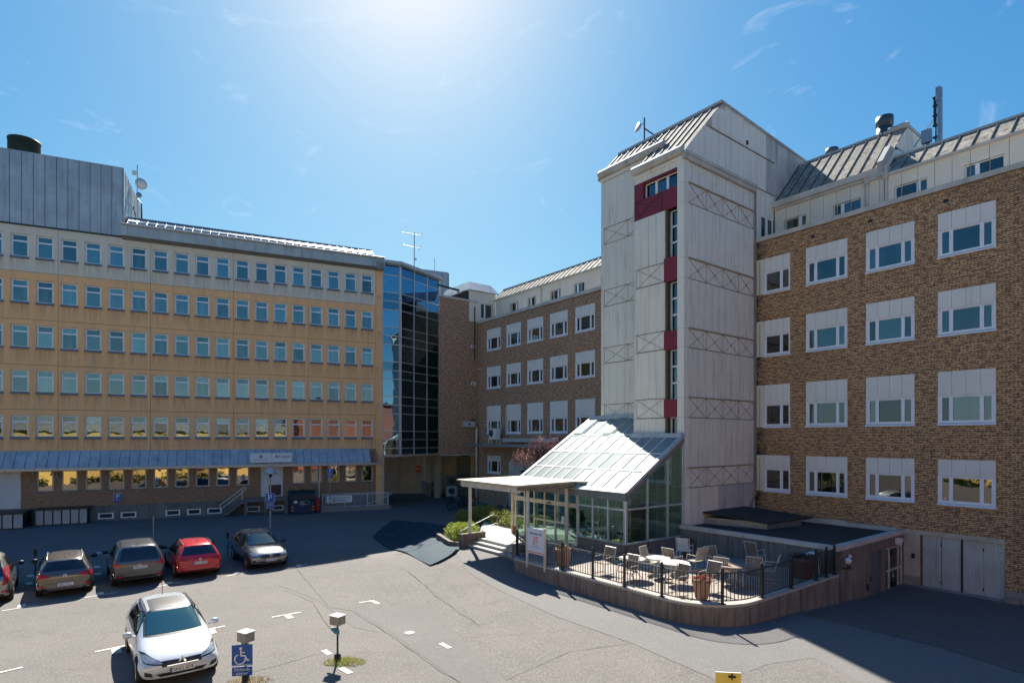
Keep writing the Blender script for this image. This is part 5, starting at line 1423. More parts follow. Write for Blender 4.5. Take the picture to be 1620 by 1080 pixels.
# ---------------------------------------------------------------- terrace with curved retaining wall
Te = FT('terrace', 'raised outdoor terrace with plank deck and curved board-marked concrete retaining wall', 'terrace')
def wall_path(off=0.0, n=14):
    """outer edge of the retaining wall; off > 0 moves inwards"""
    pts = [(10.9, -13.75 + off)] if False else []
    pts = [(11.25 - off * 0.6, -13.55 + off * 0.9), (10.35, -14.42 + off), (6, -14.42 + off)]
    c = (2.6, -12.42); r_ = 2.0 - off
    for i in range(n + 1):
        t = R(-90 - 90 * i / n)
        pts.append((c[0] + r_ * math.cos(t), c[1] + r_ * math.sin(t)))
    pts += [(0.6 + off, -9.5), (0.6 + off, BA)]
    return pts
def wall_strip(mb, o0, o1, z0f, z1f, m=0):
    A_, B_ = wall_path(o0), wall_path(o1)
    for i in range(len(A_) - 1):
        a0, a1, b0, b1 = A_[i], A_[i + 1], B_[i], B_[i + 1]
        V = [(-a0[0], a0[1]), (-a1[0], a1[1]), (-b1[0], b1[1]), (-b0[0], b0[1])]
        mb.add([(v[0], v[1], z0f) for v in V] + [(v[0], v[1], z1f) for v in V],
               [(0, 1, 5, 4)[::1], (2, 3, 7, 6), (4, 5, 6, 7), (3, 2, 1, 0)])
    return mb
wall_strip(MB(), 0.0, 0.32, -0.9, 0.84).build('retaining_wall', 'board_concrete', Te)
wall_strip(MB(), -0.015, 0.36, 0.842, 0.92).build('coping', 'coping_conc', Te)
mb = MB(); poly = [(-p[0], p[1]) for p in wall_path(0.3)] + [(-7.6, BA), (-7.64, -10.4), (-10.6, -10.4), (-11.2, -12.6)]
mb.prism(poly, -0.5, 0.80); mb.build('terrace_fill', 'concrete', Te)
y = -14.12
while y < BA - 0.1:
    # clip each plank to the inner edge of the wall
    if y < -12.42:
        dx = math.sqrt(max(0, 1.68 ** 2 - (y + 0.07 + 12.42) ** 2)); a0 = 2.6 - dx
    else: a0 = 0.96
    a1 = 10.5 if y < -10.6 else 7.6
    MB().box(-a1, -a0, y, y + 0.135, 0.80, 0.86 + random.uniform(-0.003, 0.003)).build('deck_plank', 'deck_wood', Te)
    y += 0.148
Rl = FT('terrace_railing', 'black metal railing with thin uprights along the curved terrace wall', 'railing')
bal = MB().tube((0, 0, 1.02), (0, 0, 1.86), 0.014, 5).mesh('baluster', 'black_metal')
pst = MB().box(-0.035, 0.035, -0.035, 0.035, 0.92, 1.98).box(-0.08, 0.08, -0.08, 0.08, 0.92, 0.94).lathe([(0.045, 1.98), (0.03, 2.03), (0.0, 2.04)], n=8).mesh('post', 'black_metal')
rp = wall_path(0.1, 24)
def along(pts):
    out = [0.0]
    for a, b in zip(pts[:-1], pts[1:]): out.append(out[-1] + math.dist(a, b))
    return out
cum = along(rp)
def pt_at(s):
    for i in range(len(cum) - 1):
        if s <= cum[i + 1]:
            t = (s - cum[i]) / (cum[i + 1] - cum[i]); return (rp[i][0] + (rp[i + 1][0] - rp[i][0]) * t, rp[i][1] + (rp[i + 1][1] - rp[i][1]) * t)
    return rp[-1]
def s_of(a, b):
    best = (9, 0)
    for i in range(600):
        s = cum[-1] * i / 599; p = pt_at(s); d = math.dist(p, (a, b))
        if d < best[0]: best = (d, s)
    return best[1]
psn = [s_of(*q) for q in ((10.75, -13.9), (9.65, -14.35), (8.4, -14.35), (7.43, -14.35), (5.8, -14.35), (4.3, -14.35), (2.75, -14.35), (1.14, -13.5), (0.69, -11.9), (0.69, -10.0), (0.69, -8.2), (0.69, -7.4), (0.69, -6.75))]
gaps = {1}   # the sign stands in one opening
for i, s in enumerate(psn):
    p = pt_at(s); inst(pst, 'post', Rl, (-p[0], p[1], 0))
for i in range(len(psn) - 1):
    if i in gaps: continue
    s0, s1 = psn[i], psn[i + 1]
    k = max(1, int((s1 - s0) / 0.125)); rail = []
    for j in range(1, k):
        p = pt_at(s0 + (s1 - s0) * j / k); inst(bal, 'baluster', Rl, (-p[0], p[1], 0))
    for zz in (1.02, 1.86):
        P = [pt_at(s0 + (s1 - s0) * j / 8) for j in range(9)]
        mb = MB()
        for a, b in zip(P[:-1], P[1:]):
            mb.tube((-a[0], a[1], zz), (-b[0], b[1], zz), 0.02, 4)
        mb.build('rail', 'black_metal', Rl)
# entrance landing, steps, walls
Es = FT('entrance_steps', 'three pale concrete steps up to the landing under the entrance canopy', 'steps')
mb = MB(); zl = [(-12.95, 0.97), (-10.4, 0.99)]
mb.box(-15.15, -11.25, -12.95, -10.0, 0.3, 0.97); mb.build('landing', 'concrete_light', Es)
for (b0, b1, z) in ((-13.27, -12.95, 0.84), (-13.59, -13.27, 0.705)):
    mb = MB(); mb.box(-15.15, -11.4, b0, b1, 0.2, z - 0.05, 1); mb.box(-15.15, -11.4, b0 - 0.02, b1, z - 0.05, z); mb.build('step', ['concrete_light', 'concrete'], Es)
MB().box(-15.15, -11.4, -12.97, -12.9, 0.92, 0.972).build('nosing', 'concrete_light', Es)
mb = MB(); mb.box(-11.25, -10.5, -12.6, -10.4, 0.3, 0.95); mb.box(-10.5, -10.1, -11.6, -10.4, 0.3, 0.88); mb.build('side_step', 'concrete', Es)
pl = MB(); pl.prism([(-15.15, -12.6), (-15.15, -9.7), (-15.4, -6), (-15.4, 0), (-22.5, 0.0), (-22.5, -6.0), (-19.5, -9.6), (-17.5, -11.2), (-15.7, -12.5)], 0.2, 0.96)
struct(pl.build('path', 'concrete_light', None, FW(0, 0), (0, 0, F_RZ)))
mb = MB(); mb.box(-15.42, -15.17, -13.98, -12.5, 0.1, 1.24); pw_ = mb.build('parapet_wall', 'board_concrete', None, FW(0, 0), (0, 0, F_RZ)); tag(pw_, 'low weathered concrete parapet left of the entrance steps, carrying a canopy post', 'wall')
mb = MB(); mb.prism([(-15.42, -13.9), (-15.42, -13.7), (-16.2, -13.9), (-18.5, -13.2), (-18.6, -13.4), (-16.2, -14.1)], 0.0, 0.78)
tag(mb.build('planter_wall', 'board_concrete', None, FW(0, 0), (0, 0, F_RZ)), 'knee-high concrete planter edge in front of the bright green shrub', 'wall')
mb = MB(); mb.box(-11.44, -11.02, -13.7, -13.25, 0.1, 1.24); tag(mb.build('concrete_pier', 'board_grey', None, FW(0, 0), (0, 0, F_RZ)), 'square concrete pier right of the entrance steps at the start of the railing', 'pier')
def hrail(pts, label):
    o = MB().path([(-p[0], p[1], p[2]) for p in pts], 0.022, 6).build('handrail', 'chrome' if False else 'galv', None, FW(0, 0), (0, 0, F_RZ))
    tag(o, label, 'handrail')
hrail([(15.3, -13.95, 0.75), (15.3, -13.95, 1.35), (15.3, -13.8, 1.42), (15.2, -12.0, 2.05), (15.2, -11.7, 1.95), (15.25, -11.75, 1.6), (15.3, -12.6, 1.35), (15.3, -12.6, 1.2)], 'curved steel handrail on the parapet left of the entrance steps')
hrail([(11.6, -13.85, 0.7), (11.55, -13.95, 0.95), (11.5, -13.9, 1.15), (11.5, -13.6, 1.3), (11.4, -12.2, 1.9), (11.3, -11.9, 1.9)], 'curved steel handrail beside the concrete pier right of the steps')
hrail([(11.0, -12.7, 1.85), (9.7, -13.0, 1.55), (9.4, -13.05, 1.5), (9.35, -13.05, 1.2), (9.9, -12.95, 1.2)], 'low steel handrail behind the welcome sign at the terrace corner')
# canopy over the entrance
Ca = FT('entrance_canopy', 'flat yellowish entrance canopy on slim cream posts in front of the glasshouse', 'canopy')
mb = MB(); mb.prism([(-15.4, -14.1), (-10.5, -14.15), (-10.85, -10.4), (-10.4, -10.2), (-10.4, -9.6), (-15.45, -9.6)], 3.90, 3.97); mb.build('roof_slab', 'canopy_top', Ca)
for i in range(5):
    x0 = -15.2 + i * 0.93; MB().box(x0, x0 + 0.915, -13.95, -13.9, 3.62, 3.86).build('fascia_board', 'cream_paint', Ca)
MB().box(-15.35, -10.55, -13.9, -13.75, 3.66, 3.9).build('beam', 'trim_cream', Ca)
mb = MB(); mb.slab([(-10.56, -14.1, 3.88), (-10.9, -10.4, 3.88), (-10.9, -10.4, 3.74), (-10.56, -14.1, 3.74)], 0.06); mb.slab([(-10.5, -13.4, 3.76), (-10.7, -10.4, 3.70), (-11.2, -10.4, 3.66), (-11.0, -13.4, 3.72)], 0.05); mb.build('worn_edge', 'canopy_edge', Ca)
for (a, b, z0) in ((15.22, -13.42, 1.24), (15.35, -10.62, 0.97), (10.8, -13.3, 0.9), (11.02, -10.75, 0.95)):
    MB().tube((-a, b, z0), (-a, b, 3.85), 0.085 if b < -11 else 0.08, 12).build('post', 'cream_paint', Ca)
MB().box(-11.16, -10.98, -10.95, -10.86, 2.0, 2.32).build('post_box', 'white_paint', Ca)
# ---------------------------------------------------------------- glasshouse
Gh = FT('glasshouse', 'sloping glass roofed entrance hall with green tinted walls attached to the white tower', 'glasshouse')
bW = -10.44; aR = 7.64; aLf = 15.36
def rz_(b): return 3.64 + (b + 10.44) * 0.611
# base slabs
for i in range(5):
    for j in range(2):
        w = (10.56 - aR) / 5
        MB().box(-aR - (i + 1) * w + 0.006, -aR - i * w - 0.006, bW - 0.04 + 0.003 * ((i + j) % 2), bW + 0.1, 0.75 + j * 0.33 + 0.006, 0.75 + (j + 1) * 0.33 - 0.004).build('stone_slab', 'stone_slab', Gh)
for i in range(7):
    for j in range(2):
        w = (bW * -1 - 6.36) / 7
        MB().box(-aR - 0.1, -aR + 0.04 - 0.003 * ((i + j) % 2), bW + i * w + 0.006 - 0.04, bW + (i + 1) * w - 0.046, 0.75 + j * 0.33 + 0.006, 0.75 + (j + 1) * 0.33 - 0.004).build('stone_slab', 'stone_slab', Gh)
mb = MB(); mb.box(-10.6, -aR - 0.02, bW - 0.02, bW + 0.15, 0.7, 1.41); mb.box(-aR - 0.15, -aR + 0.02, bW, -6.36, 0.7, 1.41); mb.build('base_wall', 'concrete', Gh)
mb = MB(); mb.box(-10.6, -aR + 0.08, bW - 0.08, bW + 0.12, 1.41, 1.46); mb.box(-aR - 0.12, -aR + 0.08, bW + 0.12, -6.36, 1.41, 1.46); mb.build('sill', 'alu', Gh)
mb = MB(); mb.box(-aLf, -aR - 0.15, bW + 0.05, -4.8, 0.6, 0.985); mb.build('hall_floor', 'concrete_light', Gh)
# front: three tall bays on the base, the entrance screen to the left
fx_ = [aR + 0.06, 8.66, 9.6, 10.54]
for a in fx_: MB().box(-a - 0.045, -a + 0.045, bW - 0.03, bW + 0.06, 1.46, 3.3).build('mullion', 'alu', Gh)
MB().box(-10.54, -aR, bW - 0.025, bW + 0.05, 2.86, 2.93).build('transom', 'alu', Gh)
for i in range(3):
    for z0, z1 in ((1.47, 2.85), (2.94, 3.3)): MB().box(-fx_[i + 1] + 0.05, -fx_[i] - 0.05, bW, bW + 0.012, z0, z1).build('pane', 'glass_green', Gh)
MB().box(-aLf - 0.05, -aR + 0.04, bW - 0.06, bW + 0.09, 3.3, 3.56).build('eaves_beam', 'alu_dark', Gh)
ex = [10.6, 11.35, 12.15, 12.95, 13.75, 14.55, 15.3]
for a in ex: MB().box(-a - 0.04, -a + 0.04, bW - 0.03, bW + 0.06, 0.98, 3.3).build('mullion', 'cream_paint', Gh)
MB().box(-aLf, -10.55, bW - 0.05, bW + 0.08, 2.72, 2.92).build('door_header', 'cream_paint', Gh)
MB().box(-12.7, -12.4, bW - 0.1, bW - 0.05, 2.78, 2.84).build('door_sensor', 'ink', Gh)
for i in range(6):
    for z0, z1 in ((1.0, 1.85), (1.93, 2.71), (2.93, 3.3)):
        MB().box(-ex[i + 1] + 0.045, -ex[i] - 0.045, bW, bW + 0.012, z0, z1).build('pane', 'glass_green', Gh)
    if i in (1, 2, 3, 5): MB().box(-ex[i + 1] + 0.04, -ex[i] - 0.04, bW - 0.02, bW + 0.05, 1.85, 1.93).build('door_rail', 'cream_paint', Gh)
# left wall
for b in (bW + 0.05, -8.9, -7.4, -5.9): MB().box(-aLf - 0.04, -aLf + 0.04, b - 0.04, b + 0.04, 0.98, rz_(b) - 0.1).build('mullion', 'cream_paint', Gh)
for (b0, b1) in ((bW + 0.1, -8.95), (-8.85, -7.45), (-7.35, -5.95), (-5.85, -4.8)):
    MB().slab([(-aLf, b0, 1.0), (-aLf, b1, 1.0), (-aLf, b1, rz_(b1) - 0.15), (-aLf, b0, rz_(b0) - 0.15)], 0.012).build('pane', 'glass_green', Gh)
# right wall, trapezoid lights under the slope
sb = [bW + 0.04, -9.0, -7.57, -6.40]
for i, b in enumerate(sb):
    MB().box(-aR - 0.05, -aR + 0.03, b - 0.05, b + 0.05, 1.46, rz_(b) - 0.12).build('mullion', 'alu', Gh)
for i in range(3):
    b0, b1 = sb[i] + 0.05, sb[i + 1] - 0.05
    MB().slab([(-aR, b0, 1.47), (-aR, b1, 1.47), (-aR, b1, 2.88), (-aR, b0, 2.88)], 0.012).build('pane', 'glass_green', Gh)
    MB().slab([(-aR, b0, 2.96), (-aR, b1, 2.96), (-aR, b1, rz_(b1) - 0.15), (-aR, b0, rz_(b0) - 0.15)], 0.012).build('pane', 'glass_green', Gh)
MB().box(-aR - 0.04, -aR + 0.02, bW, -6.36, 2.88, 2.96).build('transom', 'alu', Gh)
# inner lattice against the tower (white grid) seen through the side glass
mb = MB(); y = -6.45
for i in range(11): mb.box(-14.5, -aR - 0.05, y - 0.02, y, 1.0 + i * 0.45, 1.03 + i * 0.45)
for i in range(15): mb.box(-14.5 + i * 0.49, -14.46 + i * 0.49, y - 0.02, y, 1.0, 5.6)
mb.build('inner_lattice', 'white_paint', Gh)
mb = MB(); y = -6.42; mb.box(-14.5, -aR - 0.05, y, y + 0.03, 0.98, 5.6); mb.build('inner_wall', 'interior_light', Gh)
for (a, b) in ((9.0, -8.6), (11.0, -8.6), (13.2, -8.6)): MB().tube((-a, b, 0.98), (-a, b, rz_(b) - 0.1), 0.07, 10).build('inner_column', 'cream_paint', Gh)
# roof: rafters, purlins and panes
def roofpt(a, b, dz=0.0): return (-a, b, rz_(b) + dz)
ncol = 10; cwid = (aLf - 0.1 - aR - 0.12) / ncol
rows_b = [-10.30, -9.05, -7.80, -6.34]
def rpane(a0, a1, b0, b1, dz=0.0):
    MB().slab([roofpt(a1, b0, dz), roofpt(a0, b0, dz), roofpt(a0, b1, dz), roofpt(a1, b1, dz)], 0.015).build('roof_pane', 'glass_roof', Gh)
def rbar(a0, a1, b0, b1, h=0.05, mt='white_paint', nm='glazing_bar'):
    MB().slab([roofpt(a1, b0, h), roofpt(a0, b0, h), roofpt(a0, b1, h), roofpt(a1, b1, h)], h + 0.06).build(nm, mt, Gh)
for i in range(ncol):
    a0 = aR + 0.12 + i * cwid; a1 = a0 + cwid
    for b0, b1 in zip(rows_b[:-1], rows_b[1:]): rpane(a0 + 0.02, a1 - 0.02, b0 + 0.02, b1 - 0.02, 0.02)
    if a0 > 10.6: rpane(a0 + 0.02, a1 - 0.02, -6.32, -4.74, 0.02 if i % 3 else 0.12)
    if i > 0: rbar(a0 - 0.022, a0 + 0.022, -10.4, -6.34 if a0 < 10.7 else -4.72)
for b in rows_b[1:3]: rbar(aR + 0.1, aLf - 0.05, b - 0.022, b + 0.022, 0.045)
rbar(10.7, aLf - 0.05, -6.36, -6.3, 0.05)
rbar(aR - 0.06, aR + 0.14, -10.46, -6.36, 0.07, 'metal_cap', 'verge'); rbar(aLf - 0.1, aLf + 0.1, -10.46, -4.7, 0.07, 'white_paint', 'verge')
rbar(aR, aLf, -10.5, -10.3, 0.05, 'metal_cap', 'eaves_flashing')
mb = MB(); mb.slab([(-aR + 0.05, bW - 0.08, 3.32), (-aR + 0.05, -6.36, 5.80), (-aR + 0.05, -6.36, 6.08), (-aR + 0.05, bW - 0.08, 3.6)], 0.1); mb.build('side_fascia', 'alu_dark', Gh)
MB().box(-A1_ + 0.0, -aR + 0.02, bF - 0.25, bF - 0.02, rz_(-6.5) - 0.02, rz_(-6.34) + 0.1).build('ridge_flashing', 'metal_blue', Gh)
MB().box(-aLf, -A1_ - 0.05, bL - 0.2, bL - 0.02, rz_(-4.8), rz_(-4.7) + 0.16).build('ridge_flashing', 'metal_blue', Gh)
mb = MB(); mb.tube((-aR + 0.1, bW - 0.12, 0.86), (-aR + 0.1, bW - 0.12, 1.45), 0.055, 8, 1); mb.tube((-aR + 0.1, bW - 0.12, 1.45), (-aR + 0.1, bW - 0.12, 3.3), 0.04, 8)
mb.build('downpipe', ['alu', 'terracotta_dark'], Gh)
# planting and furniture inside the hall
mb = MB(); mb.box(-9.6, -8.9, -9.3, -8.9, 0.99, 1.25); tag(mb.build('yellow_bench', 'sign_yellow', None, FW(0, 0), (0, 0, F_RZ)), 'low yellow box bench inside the glasshouse near the right wall', 'bench')
mb = MB(); mb.box(-10.4, -9.4, -7.2, -6.9, 1.0, 2.9); tag(mb.build('wooden_cupboard', 'terracotta', None, FW(0, 0), (0, 0, F_RZ)), 'tall brown wooden cupboard inside the glasshouse behind the bicycles', 'cupboard')

# ---------------------------------------------------------------- welcome sign
Ws = FT('welcome_sign', 'white welcome board with orange letter emblem and orange stripe on two posts', 'sign', 8.9, -14.42, 0)
MB().box(-0.6, -0.52, -0.04, 0.04, 0.7, 2.38).build('post', 'cream_paint', Ws); MB().box(0.52, 0.6, -0.04, 0.04, 0.7, 2.42).build('post', 'cream_paint', Ws)
mb = MB(); mb.box(-0.52, 0.52, -0.02, 0.02, 1.32, 2.36); bd = mb.build('board', 'sign_lilac', Ws)
sgn_text('Välkommen till', 0.125, 'ink', bd, (0, -0.025, 2.14))
sgn_text('N', 0.36, 'sign_orange', bd, (0, -0.025, 1.88))
sgn_text('NORRBACKA', 0.06, 'ink', bd, (0, -0.025, 1.70)) if False else None
mb = MB(); mb.box(-0.18, -0.02, -0.026, -0.022, 1.75, 1.80); mb.box(0.0, 0.17, -0.026, -0.022, 1.97, 2.02); mb.build('emblem', 'sign_orange', bd)
sgn_text('www.fastighet.se', 0.075, 'ink', bd, (0, -0.025, 1.6)) if False else None
mb = MB()
for i in range(9): mb.box(-0.3 + i * 0.07, -0.25 + i * 0.07, -0.025, -0.021, 1.595, 1.615)
for i in range(5): mb.box(-0.15 + i * 0.062, -0.11 + i * 0.062, -0.025, -0.021, 1.69, 1.71)
mb.build('small_print', 'ink', bd)
MB().box(-0.52, 0.52, -0.026, -0.02, 1.36, 1.40).build('stripe', 'sign_orange', bd)

# ---------------------------------------------------------------- terrace furniture
CH = thing('armchair', 'white slatted plastic armchair beside the terracotta pot near the glasshouse corner', 'chair')
def chair_parts(root, slat, frame, canti=False):
    # seat 0.45 m high, front towards -y
    mb = MB(); mb.box(-0.24, 0.24, -0.24, 0.22, 0.42, 0.45); mb.build('seat', slat, root)
    mb = MB()
    for i in range(7): mb.slab([(-0.22 + i * 0.065, 0.2, 0.47), (-0.17 + i * 0.065, 0.2, 0.47), (-0.17 + i * 0.065, 0.36, 0.98), (-0.22 + i * 0.065, 0.36, 0.98)], 0.02)
    mb.slab([(-0.24, 0.235, 0.54), (0.24, 0.235, 0.54), (0.24, 0.245, 0.58), (-0.24, 0.245, 0.58)], 0.03)
    mb.build('backrest', slat, root)
    for s in (-1, 1):
        mb = MB(); x = s * 0.27
        if canti: mb.path([(x, 0.36, 0.98), (x, 0.22, 0.5), (x, 0.2, 0.42), (x, -0.3, 0.43), (x, -0.28, 0.03), (x, 0.25, 0.02)], 0.014, 5); mb.path([(x, 0.28, 0.66), (x, -0.2, 0.66), (x, -0.24, 0.43)], 0.014, 5)
        else: mb.path([(x, 0.36, 0.98), (x, 0.22, 0.45), (x, 0.3, 0.0)], 0.016, 5); mb.path([(x, 0.28, 0.66), (x, -0.26, 0.66), (x, -0.24, 0.0)], 0.016, 5); mb.tube((x, 0.22, 0.43), (x, -0.25, 0.43), 0.014, 5)
        mb.build('side_frame', frame, root)
    MB().tube((-0.27, 0.36, 0.98), (0.27, 0.36, 0.98), 0.015, 5).build('top_rail', frame, root)
chair_parts(CH, 'white_paint', 'white_paint')
CB = thing('armchair', 'x', 'chair'); chair_parts(CB, 'chair_slat', 'chair_frame', True)
CD = thing('armchair', 'x', 'chair'); chair_parts(CD, 'chair_beige', 'chair_frame', True)
CH.location = FW(5.79, -8.85, 0.86); CH.rotation_euler = (0, 0, F_RZ + R(200))
grp = 'armchairs on the terrace'
CH['group'] = grp
first = {'b': [CB, True], 'd': [CD, True]}
def put_chair(kind, a, b, rot, label):
    src, fr_ = first[kind]
    if fr_: o = src; first[kind][1] = False
    else: o = copy_tree(src)
    o.location = FW(a, b, 0.86); o.rotation_euler = (0, 0, F_RZ + R(rot)); tag(o, label, 'chair', grp)
put_chair('d', 4.3, -10.2, -100, 'sunlit beige armchair facing left, right of the middle table')
put_chair('b', 3.65, -9.9, 70, 'brown slatted armchair in shade left of the rear grey table')
put_chair('b', 3.5, -7.35, 175, 'brown armchair alone against the annex concrete wall')
put_chair('d', 1.75, -9.5, -70, 'reclined armchair near the railing, leaning back towards the big dark pot')
put_chair('b', 1.7, -10.7, 20, 'brown armchair between the grey table and the railing bend')
put_chair('b', 2.25, -12.45, 0, 'slatted armchair with its back to the railing, right of the sunlit pot')
put_chair('b', 2.7, -13.6, -5, 'slatted armchair with its back to the railing, directly left of the sunlit pot')
put_chair('d', 2.55, -11.0, 190, 'pale framed armchair tucked in on the near side of the grey table')
put_chair('b', 4.65, -13.75, 5, 'slatted armchair with its back to the railing, second from the left')
put_chair('b', 6.2, -13.3, 0, 'leftmost slatted armchair by the railing, in the sun')
put_chair('d', 5.2, -11.8, 100, 'small beige armchair left of the green table top, back to the stone base')
put_chair('b', 4.7, -11.1, 180, 'brown armchair facing the camera behind the middle table')
def round_table(a, b, r_, mat, label):
    t = FT('round_table', label, 'table', a, b, 0.86, 'round tables on the terrace')
    MB().lathe([(r_ - 0.02, 0.69), (r_, 0.7), (r_, 0.73), (r_ - 0.02, 0.74)], n=26).build('table_top', mat, t)
    for i in range(4):
        c, s = math.cos(R(45 + 90 * i)), math.sin(R(45 + 90 * i))
        MB().path([(c * 0.12, s * 0.12, 0.69), (c * 0.12, s * 0.12, 0.3), (c * r_ * 0.75, s * r_ * 0.75, 0.0)], 0.016, 5).build('leg', 'chair_frame', t)
round_table(3.7, -12.35, 0.52, 'table_top', 'round slatted table in full sun in the middle of the terrace')
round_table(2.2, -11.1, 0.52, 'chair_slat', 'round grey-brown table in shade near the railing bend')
round_table(5.1, -13.0, 0.5, 'table_top', 'round sunlit table at the left, partly behind the railing')
MB_ = MB().lathe([(0.4, 0.0), (0.4, 0.02)], n=20); 
t = FT('round_table', 'low round greenish table behind the middle table', 'table', 4.7, -12.0, 0.86, 'round tables on the terrace')
MB().lathe([(0.43, 0.66), (0.45, 0.68), (0.44, 0.7)], n=24).build('table_top', 'leaf_green' if False else 'alu', t)
MB().tube((0, 0, 0), (0, 0, 0.66), 0.03, 6).lathe([(0.25, 0), (0.25, 0.02)], n=14).build('leg', 'chair_frame', t)
def leaf_cloud(mb, n, fn, s0, s1, m=0):
    for _ in range(n):
        p = fn(); s = random.uniform(s0, s1)
        u = Vector((random.gauss(0, 1), random.gauss(0, 1), random.gauss(0, 1))).normalized()
        v = u.orthogonal().normalized(); q = Matrix.Rotation(random.uniform(0, 6.28), 3, u); v = q @ v; w = u.cross(v)
        c = Vector(p)
        mb.add([c - v * s, c + w * s * 0.45, c + v * s, c - w * s * 0.45], [(0, 1, 2, 3)], m)
def pot(loc, r_, h, mat, leaf, label, rz=0.0):
    t = thing('plant_pot', label, 'plant pot', loc, rz, 'terracotta pots on the terrace')
    MB().lathe([(r_ * 0.66, 0), (r_ * 0.92, h * 0.82), (r_, h * 0.83), (r_ * 1.02, h), (r_ * 0.9, h), (r_ * 0.86, h * 0.9)], n=24, cap=False).build('pot', mat, t)
    MB().lathe([(r_ * 0.88, h * 0.9), (0.0, h * 0.92)], n=16, cap=False).lathe([(r_ * 0.6, 0.01), (0, 0.01)], n=12, cap=False).build('soil', 'soil', t)
    mb = MB(); leaf_cloud(mb, 260, lambda: (random.gauss(0, r_ * 0.42), random.gauss(0, r_ * 0.42), h * 0.92 + abs(random.gauss(0, 0.09))), 0.03, 0.06)
    for _ in range(14):
        a = random.uniform(0, 6.28); mb.tube((0, 0, h * 0.9), (math.cos(a) * r_ * 0.6, math.sin(a) * r_ * 0.6, h + random.uniform(0.05, 0.2)), 0.005, 3)
    mb.build('plant', leaf, t)
pot(FW(1.86, -13.45, 0.92), 0.30, 0.62, 'terracotta', 'leaf_dry', 'sunlit terracotta pot with dry reddish heather at the front bend of the railing')
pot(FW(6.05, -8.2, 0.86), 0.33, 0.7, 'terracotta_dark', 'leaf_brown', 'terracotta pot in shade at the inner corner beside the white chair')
pot(FW(8.0, -13.75, 0.86), 0.33, 0.75, 'terracotta', 'leaf_brown', 'terracotta pot behind the railing next to the welcome sign')
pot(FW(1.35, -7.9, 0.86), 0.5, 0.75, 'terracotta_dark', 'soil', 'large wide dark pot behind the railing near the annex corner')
mb = MB(); mb.ring((0, 0, 0.3), 0.2, 0.06, 16, 6); mb.box(-0.28, -0.18, -0.05, 0.05, -0.3, 0.3); mb.tube((0.2, 0, 0.3), (0.25, 0, -0.25), 0.04, 6)
tag(mb.build('hose_reel', 'white_paint', None, FW(1.5, -6.8, 1.1), (0, 0, F_RZ)), 'white coiled hose hanging on the annex wall behind the railing', 'hose')
# ================================================================= cars
def crom(P, n):
    return P
def car_shape(Lr, H, W, kind):
    """rings: (xbottom, xbelt, xtop, zb, zbelt, ztop, wb, wbelt, wroof); x=0 at the rear axle"""
    b = 0.955 * W
    if kind == 'suv':
        return [(-.86, -.93, -.66, .42, .98, H - .10, .84 * W, .84 * W, .62 * W), (-.80, -.86, -.52, .30, 1.0, H - .03, .95 * W, .93 * W, .72 * W), (-.35, -.38, -.2, .25, 1.02, H, W, .955 * W, .76 * W),
                (.6, .6, .65, .25, 1.0, H + .015, W, b, .77 * W), (1.25, 1.25, 1.2, .25, .99, H, W, b, .76 * W), (1.70, 1.75, 1.52, .25, .98, H - .05, W, b, .72 * W),
                (2.3, 2.38, 2.36, .25, .97, 1.06, W, .93 * W, .78 * W), (2.5, 2.52, 2.5, .25, .95, 1.04, W, .91 * W, .75 * W), (3.0, 3.02, 3.0, .26, .88, .98, .98 * W, .89 * W, .70 * W), (3.36, 3.38, 3.34, .28, .78, .88, .93 * W, .84 * W, .6 * W), (3.50, 3.52, 3.46, .34, .68, .76, .8 * W, .72 * W, .45 * W)]
    if kind == 'cross':   # hatch with raised stance
        return [(-.80, -.86, -.40, .34, .95, H - .12, .8 * W, .8 * W, .55 * W), (-.74, -.78, -.28, .26, .97, H - .05, .93 * W, .9 * W, .62 * W), (-.3, -.3, .05, .22, .97, H - .01, W, .93 * W, .66 * W),
                (.6, .6, .65, .22, .94, H + .01, W, b, .68 * W), (1.25, 1.25, 1.2, .22, .92, H, W, b, .68 * W), (1.70, 1.75, 1.48, .22, .92, H - .05, W, b, .64 * W),
                (2.4, 2.46, 2.42, .22, .90, .99, W, .92 * W, .74 * W), (2.55, 2.6, 2.56, .22, .88, .97, W, .9 * W, .72 * W), (3.0, 3.05, 3.02, .23, .80, .89, .98 * W, .87 * W, .66 * W), (3.36, 3.4, 3.36, .25, .70, .78, .92 * W, .8 * W, .55 * W), (3.50, 3.54, 3.5, .32, .60, .68, .78 * W, .66 * W, .4 * W)]
    # estate
    return [(-.92, -.98, -.58, .36, .90, H - .12, .8 * W, .8 * W, .55 * W), (-.86, -.90, -.44, .27, .93, H - .05, .94 * W, .91 * W, .64 * W), (-.35, -.35, -.05, .22, .94, H - .01, W, .94 * W, .68 * W),
            (.6, .6, .65, .21, .92, H + .01, W, b, .70 * W), (1.25, 1.25, 1.2, .21, .91, H, W, b, .70 * W), (1.70, 1.75, 1.46, .21, .90, H - .05, W, b, .66 * W),
            (2.42, 2.5, 2.46, .21, .88, .97, W, .92 * W, .76 * W), (2.58, 2.64, 2.6, .21, .86, .95, W, .9 * W, .73 * W), (3.05, 3.1, 3.06, .22, .78, .87, .985 * W, .88 * W, .68 * W), (3.40, 3.44, 3.4, .24, .68, .76, .93 * W, .82 * W, .58 * W), (3.55, 3.58, 3.54, .30, .58, .66, .8 * W, .7 * W, .42 * W)]
